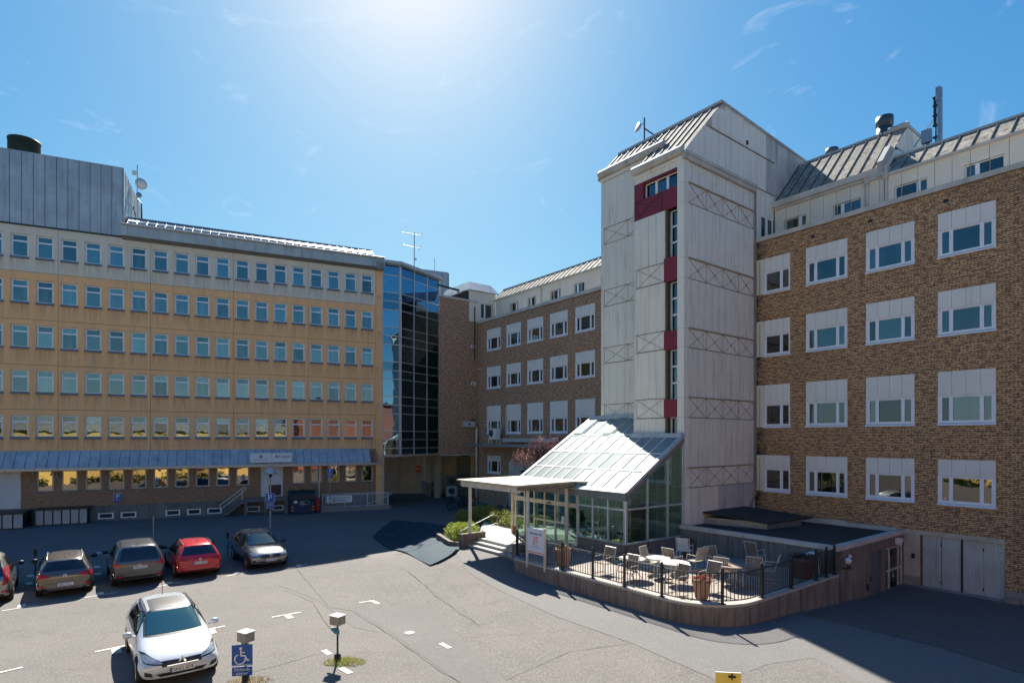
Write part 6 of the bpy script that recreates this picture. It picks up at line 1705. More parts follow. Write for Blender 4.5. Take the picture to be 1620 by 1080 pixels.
def car_body_mesh(rings, wbase, rw):
    vs = []; fs = []; K = 8
    full = []
    for (xb, xm, xt, zb, zm, zt, wb, wm, wr) in rings:
        half = [(xb, 0, zb), (xb, wb * .86, zb), (xb, wb * .97, zb + .10), (xb * .5 + xm * .5, wb, zb * .42 + zm * .58), (xm, wm, zm), (xt, wr, zt - .045 if zt - zm > .2 else zt - .02), (xt, wr * .6, zt), (xt, 0, zt + .012)]
        full.append([(p[0], p[1], p[2]) for p in half] + [(p[0], -p[1], p[2]) for p in half[-2:0:-1]])
    n = len(full[0])
    for r_ in full: vs += r_
    for i in range(len(full) - 1):
        for j in range(n):
            fs.append((i * n + j, i * n + (j + 1) % n, (i + 1) * n + (j + 1) % n, (i + 1) * n + j))
    def cap(o, rev):
        for j in range(0, n // 2):
            a, b, c, d = j, j + 1, n - j - 1, (n - j) % n
            q = [o + a, o + b, o + c, o + d]
            q2 = []
            for t in q:
                if t not in q2: q2.append(t)
            if len(q2) > 2: fs.append(tuple(q2 if rev else q2[::-1]))
    cap(0, True); cap((len(full) - 1) * n, False)
    me = bpy.data.meshes.new('b'); me.from_pydata(vs, [], fs); me.update()
    bm = bmesh.new(); bm.from_mesh(me); bmesh.ops.recalc_face_normals(bm, faces=bm.faces); bm.to_mesh(me); bm.free()
    me.materials.append(MATS['plastic_black'])
    o = bpy.data.objects.new('b', me); C.objects.link(o)
    s = o.modifiers.new('s', 'SUBSURF'); s.levels = 2; s.render_levels = 2
    cut = MB()
    for x in (0.0, wbase): cut.lathe([(rw, -1.4), (rw, 1.4)], (x, 0, rw - 0.04), 28, axis='y')
    cm_ = cut.mesh('cut', 'plastic_black')
    bm = bmesh.new(); bm.from_mesh(cm_); bmesh.ops.remove_doubles(bm, verts=bm.verts, dist=1e-5); bmesh.ops.recalc_face_normals(bm, faces=bm.faces); bm.to_mesh(cm_); bm.free()
    co = bpy.data.objects.new('c', cm_); C.objects.link(co)
    dg = bpy.context.evaluated_depsgraph_get()
    plain = bpy.data.meshes.new_from_object(o.evaluated_get(dg))
    bv = bmesh.new(); bv.from_mesh(plain); tree = BVHTree.FromBMesh(bv); bv.free()
    bo = o.modifiers.new('bo', 'BOOLEAN'); bo.operation = 'DIFFERENCE'; bo.object = co; bo.solver = 'EXACT'
    dg = bpy.context.evaluated_depsgraph_get(); dg.update()
    res = bpy.data.meshes.new_from_object(o.evaluated_get(dg))
    bpy.data.objects.remove(o); bpy.data.objects.remove(co)
    for p in res.polygons: p.use_smooth = True
    # faces of the arches are flat shaded
    return res, tree
def patch(tree, poly, axis, side, off, name, mat, parent, step=0.08, fb=3.4):
    """polygon drawn in a plane, projected onto the body. axis 'x': poly=(y,z) side=+1 front, -1 rear; axis 'y': poly=(x,z); axis 'z': poly=(x,y)"""
    bm = bmesh.new()
    V = []
    for p in poly:
        V.append(bm.verts.new({'x': (0, p[0], p[1]), 'y': (p[0], 0, p[1]), 'z': (p[0], p[1], 0)}[axis]))
    bm.faces.new(V)
    idx = {'x': (1, 2), 'y': (0, 2), 'z': (0, 1)}[axis]
    for k in idx:
        lo = min(v.co[k] for v in bm.verts); hi = max(v.co[k] for v in bm.verts); n = int((hi - lo) / step)
        for i in range(1, n + 1):
            co = [0, 0, 0]; no = [0, 0, 0]; co[k] = lo + (hi - lo) * i / (n + 1); no[k] = 1
            bmesh.ops.bisect_plane(bm, geom=bm.verts[:] + bm.edges[:] + bm.faces[:], plane_co=co, plane_no=no)
    d = {'x': Vector((-side, 0, 0)), 'y': Vector((0, -side, 0)), 'z': Vector((0, 0, -1))}[axis]
    for v in bm.verts:
        o = v.co - d * 6
        if axis == 'x': o.x = 6 * side
        loc, nor, i, dist = tree.ray_cast(o, d)
        if loc is None:
            loc, nor, i, dist = tree.find_nearest(v.co + (Vector((fb if side > 0 else -.8, 0, 0)) if axis == 'x' else Vector((0, side * .8, 0)) if axis == 'y' else Vector((0, 0, 1.4))))
        v.co = loc + nor * off
    bmesh.ops.triangulate(bm, faces=bm.faces)
    bmesh.ops.recalc_face_normals(bm, faces=bm.faces)
    me = bpy.data.meshes.new(name); bm.to_mesh(me); bm.free()
    for p in me.polygons: p.use_smooth = True
    me.materials.append(MATS[mat])
    return inst(me, name, parent)
def mirror(poly): return [(-p[0], p[1]) for p in poly]
def make_wheel(r_, rim):
    t = MB(); w = 0.105
    t.lathe([(r_ * .66, -w), (r_ * .93, -w), (r_, -w * .7), (r_, w * .7), (r_ * .93, w), (r_ * .66, w)], axis='y', n=28, cap=False)
    tm = t.mesh('tyre', 'rubber')
    k = MB(); k.lathe([(r_ * .68, -w * .9), (r_ * .62, -w * .85), (r_ * .6, -w * .3), (0.0, -w * .3)], axis='y', n=24, cap=False)
    k.lathe([(r_ * .68, w * .9), (r_ * .62, w * .85), (r_ * .6, w * .3), (0.0, w * .3)], axis='y', n=24, cap=False, m=1)
    for s in (-1, 1):
        for i in range(5):
            a = 2 * math.pi * i / 5
            for da in (-.12, .12):
                c, d = math.cos(a + da), math.sin(a + da)
                k.tube((c * .05, s * w * .75, d * .05), (c * r_ * .64, s * w * .8, d * r_ * .64), 0.02, 4)
        k.lathe([(.06, s * w * .6), (.06, s * w * .82), (0, s * w * .84)], axis='y', n=12, cap=False)
    km = k.mesh('rim', [rim, 'rim_dark'])
    return tm, km
def make_car(name, label, loc, head, kind, paint, H=1.48, W=.9, wb=2.65, r_=.32, front=True, glass='car_glass', rim='rim_silver', rails='chrome', plate='ABC 123', scale=1.0, extras='', emblem='round', group='cars parked in the forecourt'):
    t = thing(name, label, 'car', loc, head, group)
    t.scale = (scale, scale, scale)
    rings = car_shape(4.6, H, W, kind)
    res, tree = car_body_mesh(rings, wb, r_ + .045)
    res.materials.clear(); res.materials.append(MATS[paint])
    body = inst(res, 'body', t)
    P = lambda *a, **k: patch(tree, *a, **k)
    suv = kind == 'suv'
    zb = .98 if suv else .92
    rx = -.66 if suv else (-.40 if kind == 'cross' else -.55)
    # lower cladding
    zl = .52 if (suv or kind == 'cross' or 'clad' in extras) else .34
    for s in (-1, 1):
        P([(-.72, .24), (3.25, .24), (3.25, zl - .02), (-.72, zl - .02)], 'y', s, .004, 'side_skirt', 'plastic_black', t) if zl > .4 else None
        # side windows: dark surround then glass
        xr = rx + .32
        P([(xr + .02, zb + .03), (2.0, zb + .03), (1.48, H - .09), (xr + .34, H - .09)], 'y', s, .004, 'window_trim', 'plastic_black', t)
        P([(xr + .10, zb + .06), (.42, zb + .06), (.42, H - .12), (xr + .38, H - .12)], 'y', s, .010, 'side_window', glass, t)
        P([(.47, zb + .06), (1.22, zb + .06), (1.22, H - .12), (.47, H - .12)], 'y', s, .010, 'side_window', glass, t)
        P([(1.28, zb + .06), (1.92, zb + .06), (1.44, H - .12), (1.28, H - .12)], 'y', s, .010, 'side_window', glass, t)
        for x in (.45, 1.25, 2.16):
            P([(x - .006, .36), (x + .006, .36), (x + .006, zb), (x - .006, zb)], 'y', s, .003, 'door_gap', 'ink', t)
        for x in (.72, 1.5):
            P([(x - .09, zb - .1), (x + .09, zb - .1), (x + .09, zb - .075), (x - .09, zb - .075)], 'y', s, .02, 'door_handle', paint, t)
        # mirrors
        mb = MB(); y = s * (W + .05)
        mb.lathe([(0.02, -.11), (.075, -.08), (.085, 0), (.07, .08), (.02, .1)], (1.98, y + s * .04, zb + .1), 10, axis='y'); mb.tube((2.0, s * (W - .08), zb + .04), (1.99, y, zb + .08), .022, 5)
        mb.build('wing_mirror', paint if 'bodymirror' in extras else 'plastic_black', t)
        # wheels
    tm, km = make_wheel(r_, rim)
    for x in (0, wb):
        for s in (-1, 1):
            w = inst(tm, 'wheel', t, (x, s * (W - .12), r_)); inst(km, 'rim', w)
    # windscreen and rear window
    yb, yt = W * .76, W * .64
    P([(-yb, zb + .075), (yb, zb + .075), (yt, H - .06), (-yt, H - .06)], 'x', 1, .004, 'windscreen_trim', 'plastic_black', t, fb=2.2)
    P([(-yb + .05, zb + .105), (yb - .05, zb + .105), (yt - .04, H - .085), (-yt + .04, H - .085)], 'x', 1, .012, 'windscreen', 'car_glass_front' if 'car_glass_front' in MATS else glass, t, fb=2.2)
    yb, yt = W * .74, W * .60
    P([(-yb, zb + .1), (yb, zb + .1), (yt, H - .13), (-yt, H - .13)], 'x', -1, .006, 'rear_window', glass, t)
    mb = MB(); mb.tube((rx - .17, -.02, zb + .15), (rx - .13, W * .45, zb + .2), .012, 5); mb.build('rear_wiper', 'plastic_black', t)
    # roof rails and roof
    if rails:
        for s in (-1, 1):
            pts = []
            for i in range(9):
                x = rx + .35 + i * (1.75 - rx * .0) / 8
                l, n_, ii, d_ = tree.ray_cast(Vector((x, s * W * .60, 3)), Vector((0, 0, -1)))
                pts.append((l.x, l.y, l.z + (.045 if 0 < i < 8 else 0.0)))
            mb = MB(); mb.path(pts, .016, 5); mb.build('roof_rail', rails, t)
    # rear lamps, front lamps, plates, grille
    if kind == 'suv':
        tl = [(.50 * W, .93), (.93 * W, .86), (.95 * W, 1.06), (.86 * W, 1.12), (.78 * W, 1.0)]
    elif kind == 'cross':
        tl = [(.68 * W, .72), (.93 * W, .74), (.80 * W, 1.32), (.68 * W, 1.3), (.74 * W, .95)]
    else:
        tl = [(.48 * W, .80), (.92 * W, .76), (.94 * W, .92), (.80 * W, .95), (.50 * W, .88)]
    P(tl, 'x', -1, .012, 'tail_light', 'lamp_red', t); P(mirror(tl), 'x', -1, .012, 'tail_light', 'lamp_red', t)
    for s in (-1, 1):
        P([(s * .66 * W, .44), (s * .84 * W, .44), (s * .84 * W, .52), (s * .66 * W, .52)], 'x', -1, .012, 'reflector', 'lamp_red', t)
    P([(-.70 * W, .27), (.70 * W, .27), (.80 * W, .40 if not suv else .48), (-.80 * W, .40 if not suv else .48)], 'x', -1, .008, 'rear_diffuser', 'plastic_black', t)
    if suv or 'skid' in extras:
        P([(-.55 * W, .33), (.55 * W, .33), (.62 * W, .40), (-.62 * W, .40)], 'x', -1, .018, 'skid_plate', 'rim_silver', t)
    P([(-.62 * W, zb - .04), (.62 * W, zb - .04), (.62 * W, zb - .025), (-.62 * W, zb - .025)], 'x', -1, .004, 'tailgate_gap', 'ink', t)
    P([(-.6 * W, .575), (.6 * W, .575), (.6 * W, .585), (-.6 * W, .585)], 'x', -1, .004, 'tailgate_gap', 'ink', t)
    hl = [(.44 * W, .60), (.84 * W, .66), (.90 * W, .80), (.80 * W, .82), (.52 * W, .70)]
    for q in (hl, mirror(hl)):
        P(q, 'x', 1, .006, 'headlight', 'plastic_black', t)
        c = [(p[0] * .96 + (.012 if p[0] > 0 else -.012), .70 + (p[1] - .70) * .72) for p in q]
        P(c, 'x', 1, .014, 'headlight_lens', 'lamp_clear', t)
    P([(-.46 * W, .56), (.46 * W, .56), (.50 * W, .68), (-.50 * W, .68)], 'x', 1, .008, 'grille', 'plastic_black', t)
    P([(-.42 * W, .28), (.42 * W, .28), (.60 * W, .42), (-.60 * W, .42)], 'x', 1, .008, 'air_intake', 'plastic_black', t)
    for s in (-1, 1):
        P([(s * .66 * W, .36), (s * .84 * W, .40), (s * .84 * W, .50), (s * .70 * W, .46)], 'x', 1, .010, 'fog_light', 'plastic_black', t)
    def platef(x, z, sgn, txt, tilt=0):
        p = bpy.data.objects.new('number_plate', MB().box(-.26, .26, -.012, .0, -.056, .056).mesh('number_plate', 'plate_white'))
        C.objects.link(p); p.parent = t; p.location = (x, 0, z); p.rotation_euler = (R(tilt), 0, R(90 if sgn > 0 else -90))
        MB().box(-.26, -.215, -.015, -.011, -.055, .055).build('plate_band', 'plate_blue', p)
        inst(text_mesh(txt, .115, 'ink', .001), 'lettering', p, (.02, -.015, -.003), (R(90), 0, 0))
    lr, nr, _, _ = tree.ray_cast(Vector((-5, 0, .72 if suv else .66)), Vector((1, 0, 0)))
    lf, nf, _, _ = tree.ray_cast(Vector((6, 0, .47)), Vector((-1, 0, 0)))
    zr_p = (.82 if suv else .70) if 'lowplate' not in extras else .52
    lr, nr, _, _ = tree.ray_cast(Vector((-5, 0, zr_p)), Vector((1, 0, 0)))
    platef(lr.x - .02, zr_p, -1, plate); platef(lf.x + .03, .47, 1, plate)
    # emblems
    le, _, _, _ = tree.ray_cast(Vector((6, 0, .64)), Vector((-1, 0, 0)))
    lb, _, _, _ = tree.ray_cast(Vector((-5, 0, zb - .08)), Vector((1, 0, 0)))
    for (l, s) in ((le, 1), (lb, -1)):
        mb = MB()
        if emblem == 'diamond':
            for (o_, i_) in ((.105, .06),):
                A_ = [(0, o_ * 1.25), (o_ * .8, 0), (0, -o_ * 1.25), (-o_ * .8, 0)]; B_ = [(q[0] * .55, q[1] * .55) for q in A_]
                for k in range(4):
                    a, b_, c, d = A_[k], A_[(k + 1) % 4], B_[(k + 1) % 4], B_[k]
                    mb.slab([(0.0, a[0], a[1]), (0, b_[0], b_[1]), (0, c[0], c[1]), (0, d[0], d[1])][::s], .02)
        else:
            mb.ring((0, 0, 0), .05, .012, 16, 5, axis='x')
            if emblem == 'round': mb.box(-.005, .01, -.03, .03, -.006, .006)
        mb.build('emblem', 'chrome', t, (l.x + s * .03, 0, l.z))
    mb = MB(); mb.tube((-.05 if not suv else -.3, 0, H), ((-.2 if not suv else -.45), 0, H + (.35 if 'aerial' in extras else .08)), .009, 4); mb.build('roof_aerial', 'plastic_black', t)
    if 'sunroof' in extras:
        P([(.35, -.48 * W), (1.38, -.50 * W), (1.38, .50 * W), (.35, .48 * W)], 'z', 1, .005, 'sunroof', 'plastic_black', t)
    return t, tree, P
glass_mat('car_glass_front', (0.02, 0.03, 0.035), 0.22, 0.02, body=(0.012, 0.05, 0.065), bodyfac=0.92, gcol=(0.6, 0.85, 1.0), grazing=0.8)
paint_mat('paint_white', (0.62, 0.65, 0.68), .22, .15)
paint_mat('paint_brown', (0.17, 0.14, 0.12), .25, .65)
paint_mat('paint_darkgrey', (0.11, 0.11, 0.115), .25, .6)
paint_mat('paint_red', (0.55, 0.012, 0.02), .22, .1)
paint_mat('paint_grey', (0.23, 0.24, 0.25), .24, .7)
paint_mat('paint_silver', (0.30, 0.29, 0.27), .26, .7)
paint_mat('paint_bronze', (0.26, 0.23, 0.20), .25, .6)
HF = math.atan2(FY, FX)
def G2(x, y): return (x, y, gz(x, y))
make_car('parked_car', 'brown metallic estate car seen from behind, second from the left in the parking row', G2(-17.42, 22.46), HF, 'estate', 'paint_brown', H=1.46, extras='lowplate skid', plate='RJC 912', rails='rim_silver', rim='rim_silver')
make_car('parked_car', 'dark grey sport utility car seen from behind between the brown estate and the red estate', G2(-15.58, 23.98), HF, 'suv', 'paint_darkgrey', H=1.68, W=.93, wb=2.69, r_=.35, plate='DDJ 828', rails='chrome')
make_car('parked_car', 'bright red estate car seen from behind in the parking row', G2(-13.92, 25.42), HF, 'estate', 'paint_red', H=1.48, W=.9, plate='JDA 894', rails='plastic_black', emblem='round')
# grey crossover facing the camera: front axle given, so step back one wheelbase
fx0, fy0 = -11.55, 27.05
make_car('parked_car', 'grey crossover hatchback facing the camera behind the parking sign, right end of the row', G2(fx0 + FX * 2.65, fy0 + FY * 2.65), HF + math.pi, 'cross', 'paint_grey', H=1.47, W=.91, r_=.34, plate='XAA 996', rails='rim_silver', extras='clad', emblem='ring')
make_car('parked_car', 'silver-brown sport utility car cut by the photo edge, leftmost of the row', G2(-19.35, 21.0), HF, 'cross', 'paint_silver', H=1.66, W=.92, wb=2.56, r_=.35, plate='GPB 512', rails=None)
wx0, wy0 = -8.5, 14.62
wc, wtree, WP = make_car('parked_car', 'white estate car with dark roof panel in the foreground, front towards the camera', G2(wx0 + FX * 2.7, wy0 + FY * 2.7), HF + math.pi, 'estate', 'paint_white', H=1.47, W=.905, wb=2.7, r_=.335, plate='SNG 474', rails='rim_dark', emblem='diamond', extras='sunroof bodymirror aerial', rim='rim_silver')
# light bar below the emblem of the white car
lf, _, _, _ = wtree.ray_cast(Vector((6, 0, .55)), Vector((-1, 0, 0)))
mb = MB(); mb.tube((lf.x + .14, -.33, .60), (lf.x + .14, .33, .60), .032, 10); mb.tube((lf.x + .02, -.2, .5), (lf.x + .12, -.2, .59), .014, 5); mb.tube((lf.x + .02, .2, .5), (lf.x + .12, .2, .59), .014, 5); mb.build('light_bar', 'cream_paint', wc)

# ================================================================= street furniture in the forecourt
def gp(u, v): return atg(u, v)
lp = thing('street_lamp', 'slim lamp post with domed shade and blue parking sign before the office door', 'street lamp', (-16.14, 38.53, 0), R(4))
mb = MB(); mb.tube((0, 0, 0), (0, 0, 1.1), .085, 10); mb.tube((0, 0, 1.1), (0, 0, 3.5), .05, 10, r2=.04); mb.build('pole', 'galv', lp)
mb = MB(); mb.lathe([(.02, .42), (.12, .40), (.26, .30), (.36, .14), (.40, 0.0), (.36, 0.0), (.0, .05)], (0, 0, 3.62), 20, cap=False); mb.build('lamp_shade', 'metal_blue', lp)
mb = MB(); mb.lathe([(.05, -.25), (.10, -.12), (.14, 0)], (0, 0, 3.62), 12); mb.build('lamp_neck', 'metal_dark', lp)
def parking_sign(parent, z, w=.42, letters='P', sub=2, y=-.07):
    b = MB().box(-w / 2, w / 2, y - .012, y, z, z + w).build('sign_plate', 'sign_white', parent)
    MB().box(-w / 2 + .015, w / 2 - .015, y - .016, y - .012, z + .015, z + w - .015).build('blue_field', 'sign_blue', b)
    sgn_text(letters, w * .95, 'sign_white', b, (0, y - .02, z + w / 2), 'letter')
    for i in range(sub):
        h = .16; z0 = z - .03 - (i + 1) * (h + .02)
        q = MB().box(-w / 2, w / 2, y - .012, y, z0, z0 + h).build('sub_plate', 'sign_white' if False else 'sign_blue', parent)
        mb = MB()
        for k in range(3 if i % 2 == 0 else 1):
            for j in range(5): mb.box(-w * .36 + j * w * .15, -w * .25 + j * w * .15, y - .016, y - .012, z0 + .03 + k * .045, z0 + .045 + k * .045)
        if i % 2: mb.lathe([(.035, 0), (.035, .004)], (-w * .28, y - .016, z0 + .1), 10, axis='y')
        mb.build('print', 'sign_white', q)
parking_sign(lp, 1.72, .62, sub=2, y=-.1)
ps = thing('parking_sign', 'blue parking sign on a thin pole between the dumpster and the white railing', 'sign', LW(16.3, -1.75, .2), L_RZ)
MB().tube((0, 0, 0), (0, 0, 3.5), .03, 6).build('pole', 'galv', ps)
parking_sign(ps, 2.95, .42, sub=2, y=-.05)
ps = thing('parking_sign', 'small blue parking sign fixed on the brick wall under the ground floor windows', 'sign', LW(1.62, -.06, 1.32), L_RZ)
parking_sign(ps, .18, .5, sub=0, y=0); MB().box(-.25, .25, -.012, 0, 0, .16).build('sub_plate', 'sign_blue', ps)
# parking meters / heater posts
def heater_post(loc, rz, label, teal=True, cat='post', grp='socket posts of the parking row'):
    t = thing('socket_post', label, cat, loc, rz, grp)
    MB().tube((0, 0, 0), (0, 0, .85), .03, 6).build('pole', 'metal_dark', t)
    MB().box(-.32, .32, -.05, .05, .55, .72).box(-.2, .2, -.06, .06, .48, .55).build('name_plates', 'teal_box', t)
    mb = MB(); mb.box(-.09, .09, -.06, .06, .85, 1.12); mb.build('socket_box', 'plastic_black', t)
p = G2(-21.0, 25.4); heater_post(p, F_RZ, 'dark socket post with teal plates between the two leftmost cars')
p = G2(-17.2, 27.6); heater_post(p, F_RZ, 'dark socket post with teal plates beside the red estate and the grey sport utility car')
p = G2(-14.75, 29.9); heater_post(p, F_RZ, 'dark socket post with teal plates between the red estate and the grey crossover')
mb = MB(); mb.tube((0, 0, 0), (0, 0, 2.2), .03, 6); tag(mb.build('steel_pole', 'galv', None, (-17.6, 28.3, 0)), 'bare thin steel pole behind the dark grey sport utility car', 'pole')
def meter_box(loc, rz, label, sign=False):
    t = thing('socket_box_post', label, 'post', loc, rz, 'steel box posts in the foreground')
    MB().tube((0, 0, 0), (0, 0, 1.0), .028, 8).build('pole', 'metal_dark', t)
    MB().lathe([(.09, 0), (.09, .16), (.06, .2)], n=10).build('foot', 'rubber', t)
    b = MB().box(-.16, .16, -.13, .13, 1.0, 1.22).build('steel_box', 'meter_steel', t)
    MB().box(-.175, .175, -.145, .145, 1.22, 1.245).build('lid', 'metal_cap', t)
    if not sign: MB().box(-.17, .04, -.06, -.03, .80, .90).build('name_plate', 'teal_box', t); MB().box(-.02, .16, -.12, -.09, .78, .90).build('name_plate', 'teal_box', t)
    else: MB().box(-.24, .0, .05, .08, .84, .93).build('name_plate', 'meter_steel', t)
    MB().box(-.163, -.158, -.12, .12, 1.02, 1.2).build('box_door', 'plastic_black' if not sign else 'metal_dark', t)
    return t
p = atg(534, 1045); meter_box(p, R(-28), 'steel box on a post in a tuft of dry grass, without a sign')
p = (-6.58, 14.25, 0); t = meter_box(p, R(-28), 'steel box on a post carrying the blue disabled parking sign beside the white car', True)
s = bpy.data.objects.new('disabled_sign', MB().box(-.24, .24, -.012, 0, 0, .52).mesh('disabled_sign', 'sign_blue')); C.objects.link(s); s.parent = t; s.location = (.0, -.1, .42); s.rotation_euler = (0, 0, R(38))
MB().box(-.235, .235, -.011, 0, -.24, -.02).build('sub_plate', 'sign_blue', s)
mb = MB(); y = -.02
mb.lathe([(.035, 0), (.035, .004)], (-.03, y, .43), 12, axis='y')
def stroke(pts, w):
    for a, b in zip(pts[:-1], pts[1:]):
        d = Vector((b[0] - a[0], b[1] - a[1])).normalized(); n_ = Vector((-d.y, d.x)) * w / 2
        mb.slab([(a[0] - n_.x, y, a[1] - n_.y), (b[0] - n_.x, y, b[1] - n_.y), (b[0] + n_.x, y, b[1] + n_.y), (a[0] + n_.x, y, a[1] + n_.y)], .004)
stroke([(-.03, .39), (-.025, .25), (.07, .25), (.12, .13), (.17, .15)], .032); stroke([(-.03, .33), (.06, .33)], .026)
stroke([(-.05 + .12 * math.cos(R(q)), .17 + .12 * math.sin(R(q))) for q in range(110, 371, 20)], .026)
mb.build('wheelchair_symbol', 'sign_white', s)
sgn_text('Förhyrda', .10, 'sign_white', s, (0, -.02, -.085), 'lettering'); sgn_text('platser', .10, 'sign_white', s, (0, -.02, -.18), 'lettering')
mb = MB()
for i in range(3): mb.box(-.235, .235, -.016, -.011, .005 + i * .012, .010 + i * .012)
mb.build('rim_lines', 'sign_white', s)
# grass tufts at the posts
for (u, v, n, lab, mt, rr) in ((545, 1047, 900, 'a', 'leaf_green', .5), (395, 1078, 300, 'b', 'leaf_brown', .5)):
    c = atg(u, v); mb = MB()
    for _ in range(n):
        a = random.uniform(0, 6.28); r_ = rr * math.sqrt(random.random()); x, y = c[0] + r_ * math.cos(a) * 1.2, c[1] + r_ * math.sin(a) * .7
        z = gz(x, y); h = random.uniform(.03, .2) * (1.2 - r_ / rr); dx, dy = random.uniform(-.05, .05), random.uniform(-.05, .05)
        mb.add([(x - .006, y, z), (x + .006, y, z), (x + dx, y + dy, z + h)], [(0, 1, 2)])
    g = mb.build('grass_tuft', mt); g['kind'] = 'stuff'
    ribbon('dry_soil', [(c[0] - .45, c[1] + .02), (c[0] + .4, c[1] - .03)], .45, 'dry_dirt', .014, .04)
# yellow sign at the lower edge
ys = thing('yellow_sign', 'yellow sign board with dark clamp, only its top edge showing', 'sign', (4.35, 11.6, .1), R(-8))
MB().box(-.25, .25, -.01, .01, .55, 1.19).build('board', 'sign_yellow', ys); MB().box(-.25, .25, -.012, .012, 1.19, 1.20).build('rim', 'sign_white', ys)
MB().box(.0, .14, -.04, -.012, 1.1, 1.14).box(.06, .08, -.05, -.012, 1.06, 1.19).build('clamp', 'metal_dark', ys); MB().tube((.07, .04, -.1), (.07, .04, 1.1), .03, 6).build('pole', 'galv', ys)

# dumpster
D = thing('dumpster', 'dark blue waste container with ribbed rounded lid and orange reflectors by the office wall', 'dumpster', LW(14.15, -1.45, 0), L_RZ)
mb = MB(); w = .98
mb.add([(-w * .86, -.55, .08), (w * .86, -.55, .08), (w * .86, .5, .08), (-w * .86, .5, .08), (-w, -.62, 1.25), (w, -.62, 1.25), (w, .55, 1.25), (-w, .55, 1.25)], [(3, 2, 1, 0), (0, 1, 5, 4), (1, 2, 6, 5), (2, 3, 7, 6), (3, 0, 4, 7)])
mb.build('container', 'dumpster_blue', D)
mb = MB(); k = 9
for i in range(k):
    t0, t1 = math.pi * i / k, math.pi * (i + 1) / k
    y0, z0, y1, z1 = -.62 * math.cos(t0) - .03, 1.25 + .62 * math.sin(t0) ** .7, -.62 * math.cos(t1) - .03, 1.25 + .62 * math.sin(t1) ** .7 if t1 < math.pi - .01 else 1.25
    for j in range(10):
        x0 = -w + j * w / 5; mb.slab([(x0 + .012, y0, z0), (x0 + w / 5 - .012, y0, z0), (x0 + w / 5 - .012, y1, z1), (x0 + .012, y1, z1)], .03)
mb.lathe([(.62, -w), (.62, w)], (0, -.03, 1.22), 20, axis='x'); mb.build('lid', 'dumpster_lid', D)
mb = MB(); mb.box(-.08, .12, -.1, .1, 1.85, 1.95); mb.build('lid_handle', 'plastic_black', D)
for x in (-.72, .82):
    for i, mt in enumerate(('lamp_orange', 'lamp_red', 'lamp_orange')): MB().box(x - .09, x + .09, -.62, -.58, .28 + i * .12, .39 + i * .12).build('reflector', mt, D)
mb = MB(); mb.box(-.22, .6, -.63, -.6, .72, 1.12); pnl = mb.build('logo_panel', 'ink', D)
sgn_text('pre', .24, 'sign_white', pnl, (0.0, -.64, 1.0)); sgn_text('zero.', .24, 'sign_white', pnl, (.08, -.64, .82))
MB().box(.2, .52, -.64, -.63, 1.05, 1.065).box(.51, .525, -.64, -.63, .8, 1.05).box(.3, .52, -.64, -.63, .795, .81).build('logo_frame', 'ink_green', pnl)
MB().box(-.62, -.36, -.63, -.6, .9, 1.15).build('label', 'sign_white', D); MB().box(-.33, -.24, -.64, -.6, 1.18, 1.27).build('label', 'sign_white', D)
for x in (-.7, .7):
    for y in (-.4, .4): MB().lathe([(.09, -.03), (.09, .03)], (x, y, .09), 10, axis='y').build('wheel', 'rubber', D)
mb = MB(); mb.box(0, .35, -.25, .2, .1, 1.15); tag(mb.build('red_bin', 'sign_red', None, LW(15.25, -1.0, 0), (0, 0, L_RZ)), 'dark red bin partly hidden behind the waste container', 'bin')
# bin enclosures at the left
def bins(x0, x1, y0, y1, z1, n, label):
    t = thing('bin_enclosure', label, 'bin enclosure', LW(x0, y0, 0), L_RZ, 'slatted bin enclosures')
    W_ = x1 - x0; Dp = y1 - y0
    MB().box(-.1, W_ + .1, -.12, Dp, z1, z1 + .10).box(0.05, W_ - .05, .1, Dp, 0, z1).build('top', 'metal_dark', t)
    for i in range(n):
        a = W_ * i / n + .04; b = W_ * (i + 1) / n - .04
        o = MB().box(a, b, -.02, .02, .08, z1 - .04).build('front_panel', 'bin_white', t)
        k = 4
        for j in range(k): MB().box(a + (b - a) * j / k + .01, a + (b - a) * (j + 1) / k - .01, -.032, -.02, .09, z1 - .05).build('slat', 'bin_white', o)
bins(-6.6, -3.3, -2.0, -.3, 1.02, 6, 'white slatted bin enclosure cut by the left edge, under the pale door')
bins(-2.95, 0.0, -1.0, -.1, 1.08, 6, 'white slatted bin enclosure with six panels right of the pale door')
# sign over the office door
sb_ = thing('fascia_sign', 'white double sign board with two company logos above the office door', 'sign', LW(10.42, -.86, 4.1), L_RZ)
for i in range(2): MB().box(i * 1.54, i * 1.54 + 1.52, -.06, .06, 0, .74).build('sign_box', 'sign_white', sb_)
mb = MB(); mb.lathe([(.13, -.0), (.13, .006)], (.76, -.07, .47), 18, axis='y'); mb.build('globe_logo', 'ink_teal', sb_)
MB().box(.64, .88, -.075, -.07, .45, .49).build('logo_band', 'sign_white', sb_)
sgn_text('KONICA MINOLTA', .105, 'ink', sb_, (.76, -.065, .22))
mb = MB(); mb.lathe([(.10, -.0), (.10, .006)], (1.92, -.07, .46), 14, axis='y'); mb.build('round_logo', 'ink_teal', sb_)
MB().box(1.93, 1.99, -.078, -.07, .42, .5).build('logo_notch', 'sign_white', sb_)
sgn_text('Koneo', .33, 'ink_teal', sb_, (2.5, -.065, .45)); sgn_text('IT & PRINT', .08, 'ink_teal', sb_, (2.45, -.065, .22))
MB().box(1.45, 1.6, -.1, .1, -.25, -.0).build('bracket', 'galv', sb_)
